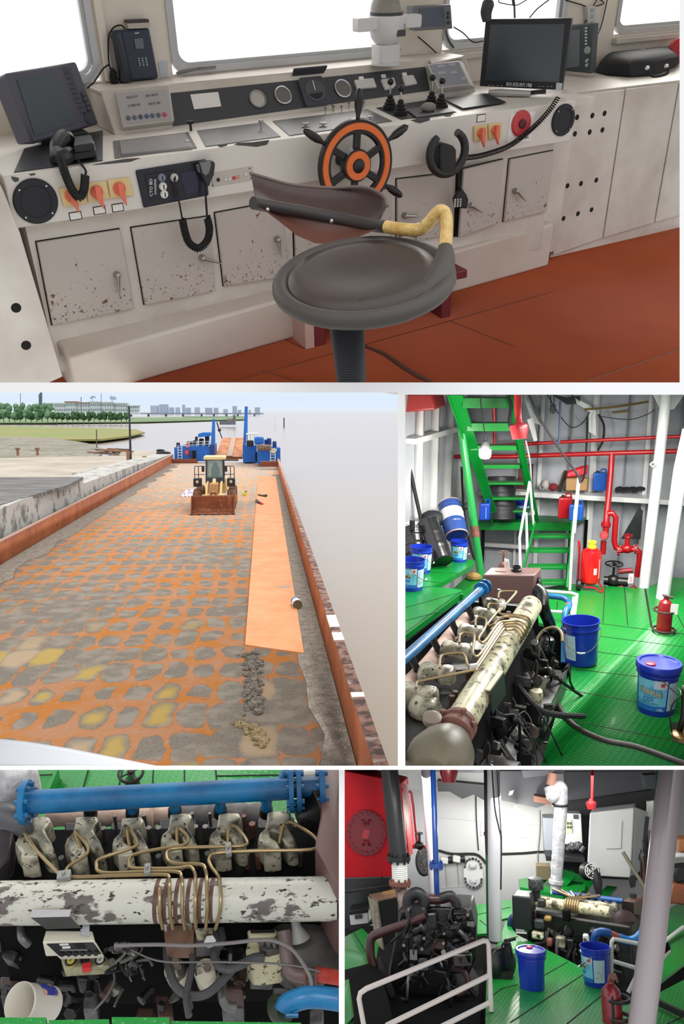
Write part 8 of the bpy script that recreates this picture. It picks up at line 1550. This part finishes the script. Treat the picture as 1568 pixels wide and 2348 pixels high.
# second engine (same kind as the one in the pit)
t=T('main_engine','long cream and black ship engine across the room behind two buckets','engine'); zc=-3.05
A0,A1=R.z(1226,2066,zc),R.z(1398,2092,zc); e=nz(A1-A0); Le=np.linalg.norm(A1-A0); s_=nz(np.cross(e,up)); rr0=12.5*R.sc((A0+A1)/2)
g=G(); g.lathe([(rr0*.8,-.02),(rr0,0),(rr0,Le*.96),(rr0*.85,Le),(0,Le)],A0,e,28); obj('intake_pipe',g,engc,t)
g=G(); g.prism([A0-e*.1-up*.1-s_*.5,A1+e*.3-up*.1-s_*.5,A1+e*.3-up*1.25-s_*.5,A0-e*.1-up*1.25-s_*.5],s_*.62); obj('engine_block',g,oilblk,t,bev=.03)
g=G(); g.prism([A0+e*.1+s_*.12-up*.35,A1+s_*.12-up*.35,A1+s_*.18-up*1.3,A0+e*.0+s_*.18-up*1.3],s_*.02); obj('side_cover',g,oilblk,t,bev=.01)
for k in range(6):
    p=A0+e*(Le*(.50+.095*k))-s_*(.30)+up*.02; rocker(p,e,-s_,up,.095,t,engo)
for k in range(6):
    u=Le*(.44+.032*k); rr1=rr0+.012; pts=[A0+e*(u+.10*(k-3))-s_*.3+up*.12,A0+e*u-s_*.15+up*.09]+[A0+e*u+(up*math.cos(a_)+s_*math.sin(a_))*rr1 for a_ in np.linspace(-.4,2.3,9)]
    g=G(); g.tube(pts,.016,7); obj('injector_tube',g,brass,t)
g=G(); p=R.z(1201,2068,zc+.02); g.ob(p-up*.1,(.26,.35,.42),rotz(-.2)); obj('radiator',g,bk3,t,bev=.02)
g=G(); p=R.z(1214,2070,zc); g.ob(p-up*.06,(.11,.22,.26),rotz(-.2)); obj('radiator_cheek',g,engc,t,bev=.02)
af=T('air_filter','black mesh drum air filter on left end of the engine','filter'); c=R.z(1229,2050,zc+.1); s=R.sc(c); g=G(); g.lathe([(16*s,10*s),(17*s,12*s),(17*s,32*s),(16*s,34*s),(0,35*s)],c,up,26); obj('mesh_drum',g,M('mesh_grey_black',(62,66,68),.5,c2=(28,30,30),sc=40,thr=.5,w=.02),af); g=G(); g.lathe([(9*s,-14*s),(9*s,10*s)],c,up,18); obj('neck',g,bk3,af)
pipe('cooling_pipe','thin blue pipe along top of the engine behind two buckets',[[R.z(1267,2045,-2.97),R.z(1428,2066,-2.97)]],M('pipe_navy_mid',(22,76,140),.35),.035)
th=T('header_tank','brown header tank with dark end at right end of the engine','tank'); q=[(1425,2066),(1453,2070),(1453,2122),(1428,2118)]; dq=R.A[2]@R.z(1440,2090,-3.1); f0=[R.d(a,b_,dq) for a,b_ in q]; sd=R.d(1480,2053,dq+.55)-R.d(1453,2069,dq); g=G(); g.prism(f0,sd); obj('tank_body',g,browntank,th,bev=.015); g=G(); g.prism([p-sd*.01 for p in f0],sd*.012); obj('dark_end',g,M('tank_dark_end',(44,34,34),.5),th); g=G(); g.lathe([(.05,0),(.05,.04),(0,.04)],(f0[0]+f0[1])/2+sd*.45+up*.02,up,14); obj('filler_cap',g,bk3,th)
g=G(); c=R.d(1433,2117,dq-.25); g.lathe([(0,-.1),(.11,-.1),(.16,-.02),(.16,.02),(.1,.05),(0,.06)],c,(.2,-1,.2),26); obj('end_disc',g,M('disc_dark_maroon',(62,44,46),.35),t)
for px,py,w_,h_,m,nm in ((1233,2144,.15,.09,engc,'gauge_strip'),(1237,2118,.13,.11,M('box_dark',(52,54,60),.4),'control_box'),(1256,2106,.09,.06,M('dull_gold',(150,118,62),.4),'fitting'),(1286,2160,.12,.14,engo,'filter_canister'),(1308,2165,.1,.14,oilblk,'filter_canister'),(1345,2152,.09,.12,white,'filter_canister'),(1299,2098,.1,.14,pit,'cover'),(1260,2160,.07,.1,maroon,'pump'),(1242,2070,.10,.1,M('cap_black2',(40,40,42),.4),'clip_plate')):
    p=R.y(px,py,(A0+A1)[1]/2-.2); g=G(); g.ob(p,(w_,.1,h_),rotz(-.25)); o=obj(nm,g,m,t,bev=.02)
    if nm=='gauge_strip':
        for dx in (-.05,0,.05): g=G(); g.lathe([(.018,0),(.018,.01),(0,.012)],p+A_((dx,-.055-dx*.2,.0)),(0,-1,.1),12); obj('gauge',g,(white if dx else bk3),o)
rr=random.Random(4)
for k in range(12):
    p=A0+e*rr.uniform(0,Le)+s_*.16-up*rr.uniform(.25,.5); g=G(); g.tube([p,p+s_*.1+e*rr.uniform(-.15,.15)-up*.15,p+e*rr.uniform(-.3,.3)-up*rr.uniform(.2,.6)],rr.choice((.012,.02,.03)),7,4); obj('hose',g,rr.choice((oilblk,rubber,M('hose_grey2',(66,66,70),.5))),t)
clutter(t,lambda u,v:A0+e*(u*Le*1.2-.1)+s_*(.14)-up*(.2+.45*v),46,8,.12,[oilblk,pit,M('dark_gloss',(40,40,42),.25,.3),M('oily_brown',(64,50,40),.35),boltm])
g=G(); c=R.y(1334,2123,12.6); g.ring(c,(-.3,-1,.1),.12,.014,20,7,a0=0,a1=math.pi,u0=(1,-.2,0)); obj('hose_loop',g,M('hose_pale',(120,120,122),.4),t)
g=G(); g.tube([R.y(1172,2118,13.0),R.y(1176,2106,13.0),R.y(1188,2102,13.0),R.y(1206,2104,13.0)],.06,14,4); g.cyl(R.y(1172,2116,13.0),R.y(1173,2143,13.0),.06,n=14); one('sea_water_pipe',g,M('pipe_dark_navy',(20,44,88),.4),'dark blue elbow pipe at left end of the far engine','pipe')
t=T('sea_water_pipe','blue elbow pipe with rusty middle behind the open bucket','pipe'); B_=M('pipe_bright_blue',(30,112,178),.35); dp=9.9
g=G(); g.tube([R.d(1363,2178,dp),R.d(1363,2150,dp),R.d(1369,2140,dp),R.d(1380,2136,dp),R.d(1398,2140,dp)],.045,14,3); obj('pipe_run',g,M('pipe_mid_blue',(26,78,146),.35),t); g=G(); g.cyl(R.d(1396,2139,dp),R.d(1420,2150,dp),.04,n=14); obj('rusty_section',g,M('section_rust',(150,84,78),.5),t); g=G(); g.tube([R.d(1419,2150,dp),R.d(1440,2157,dp),R.d(1458,2153,dp),R.d(1472,2140,dp),R.d(1476,2128,dp)],.05,14,3); obj('pipe_run',g,B_,t)
# buckets
bucket(fl(1220,2264),'closed blue bucket with red cap standing left of the open bucket',1.06,True,math.pi*.5,cap=.15,labels=0,ha=1.65)
bucket(fl(1368,2256),'open blue bucket with pale label beside white guard rail',1.1,False,-2.45,ha=.6)
railing('guard_rail','white guard rail behind the thick pinkish column',[[R.d(1401,2262,9.65),R.d(1402,2160,9.65),R.d(1407,2153,9.65),R.d(1468,2165,9.8)],[R.d(1402,2203,9.65),R.d(1462,2221,9.75)],[R.d(1440,2276,9.6),R.d(1462,2232,9.7)]],.024)
railing('guard_rail','white guard rail to the right of the thick pinkish column',[[R.d(1522,2105,12.5),R.d(1552,2110,12.5),R.d(1556,2114,12.5),R.d(1545,2195,12.4)],[R.d(1524,2158,11.),R.d(1566,2126,11.5)],[R.d(1518,2200,11.),R.d(1556,2166,11.5)],[R.d(1530,2148,12.5),R.d(1550,2152,12.5)]],.026)
t=T('fire_extinguisher','dark red extinguisher in ring holder at bottom beside thick column','extinguisher'); c=fl(1405,2378); s=R.sc(R.d(1405,2300,8.55)); b=R.d(1405,2352,8.55); g=G(); g.lathe([(22*s,-.15),(23*s,.02),(23*s,62*s),(20*s,76*s),(11*s,86*s),(7*s,90*s),(6*s,97*s)],b,up,28); obj('cylinder',g,M('extinguisher_maroon',(124,26,34),.28,coat=.3),t); g=G(); g.bar(b+up*97*s,R.d(1406,2238,8.5),.05,.06,(0,-1,0)); g.tube([b+up*100*s,b+up*108*s+A_((.05,0,.0)),b+up*92*s+A_((.07,0,0))],.014,8,3); obj('lever',g,maroon,t); g=G(); g.ring(b+up*20*s+A_((.06,0,0)),up,27*s,.02,26,6); obj('holder_ring',g,hb if 'hb' in globals() else bk3,t); g=G(); g.ring(b+up*58*s+A_((.06,0,0)),up,27*s,.02,26,6); obj('holder_ring',g,bk3,t); g=G(); g.tube([b+up*92*s,b+up*60*s+A_((0,-23*s,0)),b+up*5*s+A_((0,-24*s,0))],.014,8,3); obj('hose',g,rubber,t)
# front rail
ew=M('rail_ivory',(214,204,198),.35)
railing('guard_rail','large ivory guard rail in lower left in front of dark engine',[[R.d(836,2362,8.4),R.d(823,2290,8.42),R.d(826,2277,8.42),R.d(840,2267,8.43),R.d(1108,2157,8.9),R.d(1116,2158,8.9),R.d(1120,2166,8.9),R.d(1126,2318,8.8)],[R.d(885,2352,8.45),R.d(1121,2237,8.85)],[R.d(1012,2354,8.65),R.d(1121,2300,8.82)]],.026,m=ew)
# dark engine, front left
t=T('auxiliary_engine','black oily auxiliary engine behind the ivory guard rail','engine'); yd=11.2
def dk5(a,b,y=yd): return R.y(a,b,y)
blk5=M('oily_black_deep',(20,20,22),.3,c2=(34,33,33),sc=8,thr=.55,w=.1,bump=.3,bsc=24)
g=G(); g.prism([dk5(a,b) for a,b in ((916,2088),(965,2078),(1082,2084),(1092,2130),(1090,2200),(1070,2250),(1100,2290),(1010,2340),(905,2350),(890,2230))],(0,.7,0)); obj('engine_block',g,blk5,t,bev=.03)
g=G(); g.prism([dk5(a,b,yd-.1) for a,b in ((930,2100),(1000,2092),(1010,2150),(990,2200),(930,2190))],(0,.1,0)); g.prism([dk5(a,b,yd-.15) for a,b in ((1015,2160),(1085,2150),(1085,2195),(1060,2240),(1012,2230))],(0,.2,0)); obj('side_cover',g,blk5,t,bev=.04)
g=G(); g.prism([dk5(a,b,yd+.2) for a,b in ((964,2068),(1024,2068),(1026,2083),(966,2080))],(0,.3,0)); obj('valve_cover',g,white,t,bev=.01)
g=G(); g.tube([dk5(a,b,yd-.05) for a,b in ((935,2078),(938,2058),(955,2048),(970,2058),(972,2075),(955,2088))],.075,14,4); obj('intake_elbow',g,bk3,t); g=G(); g.tube([dk5(a,b,yd) for a,b in ((965,2058),(985,2062),(1012,2062),(1032,2056),(1043,2066),(1046,2078))],[.05,.055,.055,.06,.06,.05],14,3); obj('intake_pipe',g,M('intake_maroon',(64,34,34),.35),t); g=G(); g.tube([dk5(a,b,yd) for a,b in ((1010,2060),(1034,2054),(1044,2066),(1048,2080))],.062,14,3); obj('intake_hose',g,bk3,t)
g=G(); g.tube([dk5(a,b,yd-.2) for a,b in ((862,2222),(850,2195),(849,2160),(856,2146),(880,2136),(930,2118),(975,2100))],[.05,.055,.055,.055,.055,.05,.045],14,3); obj('water_pipe',g,M('water_pipe_maroon',(66,38,38),.35),t)
g=G(); g.ring(dk5(1047,2250,yd-.15),(-.2,-1,.15),.14,.035,30,10); g.k=1; g.lathe([(.12,-.02),(.12,.03),(0,.04)],dk5(1047,2250,yd-.12),(-.2,-1,.15),24); obj('pulley',g,[M('pulley_maroon',(58,36,36),.4),blk5],t)
g=G(); g.lathe([(.0,-.1),(.12,-.08),(.14,0),(.1,.05),(0,.06)],dk5(955,2098,yd-.15),(.1,-1,.3),22); obj('alternator',g,blk5,t)
rr=random.Random(21)
for k in range(16):
    x,y=rr.uniform(915,1085),rr.uniform(2095,2260); g=G(); g.tube([dk5(x,y,yd-.15),dk5(x+rr.uniform(-25,25),y+rr.uniform(5,30),yd-.22),dk5(x+rr.uniform(-35,35),y+rr.uniform(20,70),yd-.12)],rr.choice((.01,.018,.028)),7,4); obj('hose',g,rr.choice((rubber,blk5,M('hose_dull',(58,58,60),.4))),t)
for k in range(8): hexbolt(dk5(rr.uniform(925,1080),rr.uniform(2095,2200),yd-.16),(0,-1,.2),.022,.05,boltm,t)
clutter(t,lambda u,v:dk5(925+u*155,2095+v*150,yd-.12-.08*v),44,5,.13,[blk5,blk5,M('dark_gloss',(40,40,42),.25,.3),M('dark_rust',(54,34,32),.4),boltm])
g=G(); g.prism([dk5(a,b,yd-.1) for a,b in ((1062,2090),(1080,2085),(1092,2128),(1078,2132))],(0,.1,0)); obj('bracket_plate',g,blk5,t,bev=.01)
g=G(); q=[dk5(a,b,yd-.3) for a,b in ((866,2200),(872,2198),(905,2280),(898,2290),(868,2230))]; g.prism(q,(0,.06,0)); obj('foundation_beam',g,M('beam_brown_black',(44,38,38),.5),t)
g=G(); g.box((dk5(830,2300)[0],10.2,-4.3),(dk5(1105,2300)[0],12.2,-3.85)); S('trim_96',g,pit)
g=G(); g.prism(P(fl,(782,2226),(862,2206),(890,2290),(905,2360),(812,2360),(800,2245)),(0,0,-.6)); S('trim_97',g,pit)
t=T('starter_cabinet','dark cabinet with cream side and brown top left of dark engine','cabinet'); dq=11.9; q=[R.d(a,b_,dq) for a,b_ in ((866,2068),(912,2058),(914,2150),(880,2168))]; g=G(); g.prism(q,(0,.45,0)); obj('case',g,M('cabinet_black',(36,36,38),.5),t,bev=.01)
q=[R.d(a,b_,dq+d_) for a,b_,d_ in ((846,2055,.25),(866,2068,-.01),(881,2178,-.01),(866,2165,.25))]; g=G(); g.prism(q,(-.02,.0,0)); obj('side_panel',g,M('cabinet_cream',(150,142,120),.5,c2=(110,102,84),sc=8,thr=.5,w=.1),t); q=[R.d(a,b_,dq+d_) for a,b_,d_ in ((846,2054,.25),(866,2067,-.02),(914,2057,-.02),(900,2044,.35))]; g=G(); g.prism(q,(0,0,.02)); obj('top_board',g,M('board_brown',(128,100,82),.6),t)
g=G(); q=[R.d(a,b_,dq+.1) for a,b_ in ((876,2050),(906,2043),(911,2054),(888,2060))]; g.prism(q,(0,0,.03)); one('wood_block',g,M('wood_tan',(178,138,92),.7),'tan wooden pieces lying on top of starter cabinet','wood')
t=T('toolbox','white and black toolbox on dark shelf at left edge','toolbox'); dq=12.3; q=[R.d(a,b_,dq) for a,b_ in ((801,2098),(843,2092),(845,2117),(804,2122))]; g=G(); g.prism(q,(0,.25,0)); obj('case',g,greyw,t,bev=.01); q=[R.d(a,b_,dq-.02) for a,b_ in ((798,2090),(842,2083),(844,2093),(800,2099))]; g=G(); g.prism(q,(0,.3,.02)); obj('lid',g,bk3,t,bev=.01); q=[R.d(a,b_,dq-.03) for a,b_ in ((813,2099),(829,2097),(830,2106),(814,2108))]; g=G(); g.prism(q,(0,.02,0)); obj('latch',g,slate if 'slate' in globals() else bk3,t)
t=T('battery_rack','dark rack below the red tank at left edge','rack'); q=[R.d(a,b_,12.6) for a,b_ in ((782,2016),(905,2012),(905,2062),(846,2058),(846,2124),(782,2130))]; g=G(); g.prism(q,(0,.3,0)); obj('back_panel',g,M('rack_black',(38,40,42),.6),t); 
for a,b_,c_,d_ in ((782,2046,910,2030),(800,2128,856,2115)): g=G(); g.bar(R.d(a,b_,12.4),R.d(c_,d_,12.4),.05,.04); obj('rail',g,bk3,t)
g=G(); g.tube([R.d(875,2020,12.3),R.d(878,2005,12.3),R.d(895,1998,12.3)],.012,6,3); g.tube([R.d(862,2032,12.2),R.d(868,2050,12.2),R.d(880,2058,12.2)],.012,6,3); one('cable',g,rubber,'black cables under lower edge of the red tank','cable')
t=T('deck_pump','black geared pump standing right of ivory guard rail','pump'); yq=10.9; g=G(); g.lathe([(0,-.12),(.15,-.1),(.19,-.03),(.19,.03),(.12,.07),(0,.08)],R.y(1150,2210,yq),(.7,-1,.1),22); obj('gear_case',g,blk5,t,bev=.01); g=G(); g.prism([R.y(a,b_,yq) for a,b_ in ((1150,2175),(1168,2160),(1176,2190),(1176,2228),(1160,2236),(1164,2258),(1150,2260),(1140,2230))],(0,.2,0)); obj('pump_body',g,blk5,t,bev=.02); g=G(); g.tube([R.y(a,b_,yq) for a,b_ in ((1160,2172),(1158,2158),(1166,2156),(1182,2152))],.02,8,4); g.tube([R.y(a,b_,yq-.05) for a,b_ in ((1150,2176),(1152,2165),(1160,2163))],.012,7,4); obj('hose',g,rubber,t); g=G(); g.cyl(R.y(1144,2255,yq),R.y(1146,2272,yq),.03,n=10); obj('foot',g,boltm,t)
g=G(); g.box((R.y(1136,2262,yq+.05)[0],yq-.1,-3.5),(R.y(1176,2262,yq)[0],yq+.3,-3.42)); obj('base_plate',g,blk5,t)
for m_,q,lb in ((M('far_tank_orange',(150,84,54),.45,c2=(110,66,48),sc=3,thr=.5,w=.2),[(1540,2025),(1580,2030),(1580,2078),(1534,2072)],'rust orange drum at far right edge behind thick column'),(M('far_wood_tan',(166,112,70),.6),[(1552,1925),(1580,1922),(1580,1954),(1553,1954)],'tan board at far right edge above white shelf'),(white,[(1546,1956),(1580,1956),(1580,1968),(1546,1968)],'white shelf plank at far right edge'),(bk3,[(1544,1990),(1580,1986),(1580,2020),(1550,2026)],'dark coil heap at the far right edge')):
    g=G(); g.prism(P(wy(13.6),*q),(0,.3,0)); one('stored_item',g,m_,lb,'clutter',bev=.03)
# ================================================================ white divider walls that stand between the places
R=Rc=Room((1,0,0),(0,-1,0)); pw=M('partition_white',(253,253,253),.9)
def divider(name,x0,y0,x1,y1,d0,d1,horiz,ym=0):
    q=[Rc.d(x,y,d0) for x,y in ((x0,y0),(x1,y0),(x1,y1),(x0,y1))]; v=Rc.ray(CX,(y0+y1)/2) if horiz else Rc.ray((x0+x1)/2,ym)
    g=G(); g.prism(q,v*(d1-d0)); S(name,g,pw)
divider('wall_front.001',-60,877,912,900,2.1,4.2,True); divider('wall_front.002',912,877,1640,905,2.1,4.2,True)
divider('wall_front.003',912,895,929,1762,3.9,6.,False,1330); divider('wall_front.004',-60,1756,1640,1765,2.5,4.,True)
divider('wall_front.005',777,1760,790,2420,3.,5.,False,1768); divider('wall_front.006',1558,-60,1640,885,2.5,3.6,False,420)
finalize()
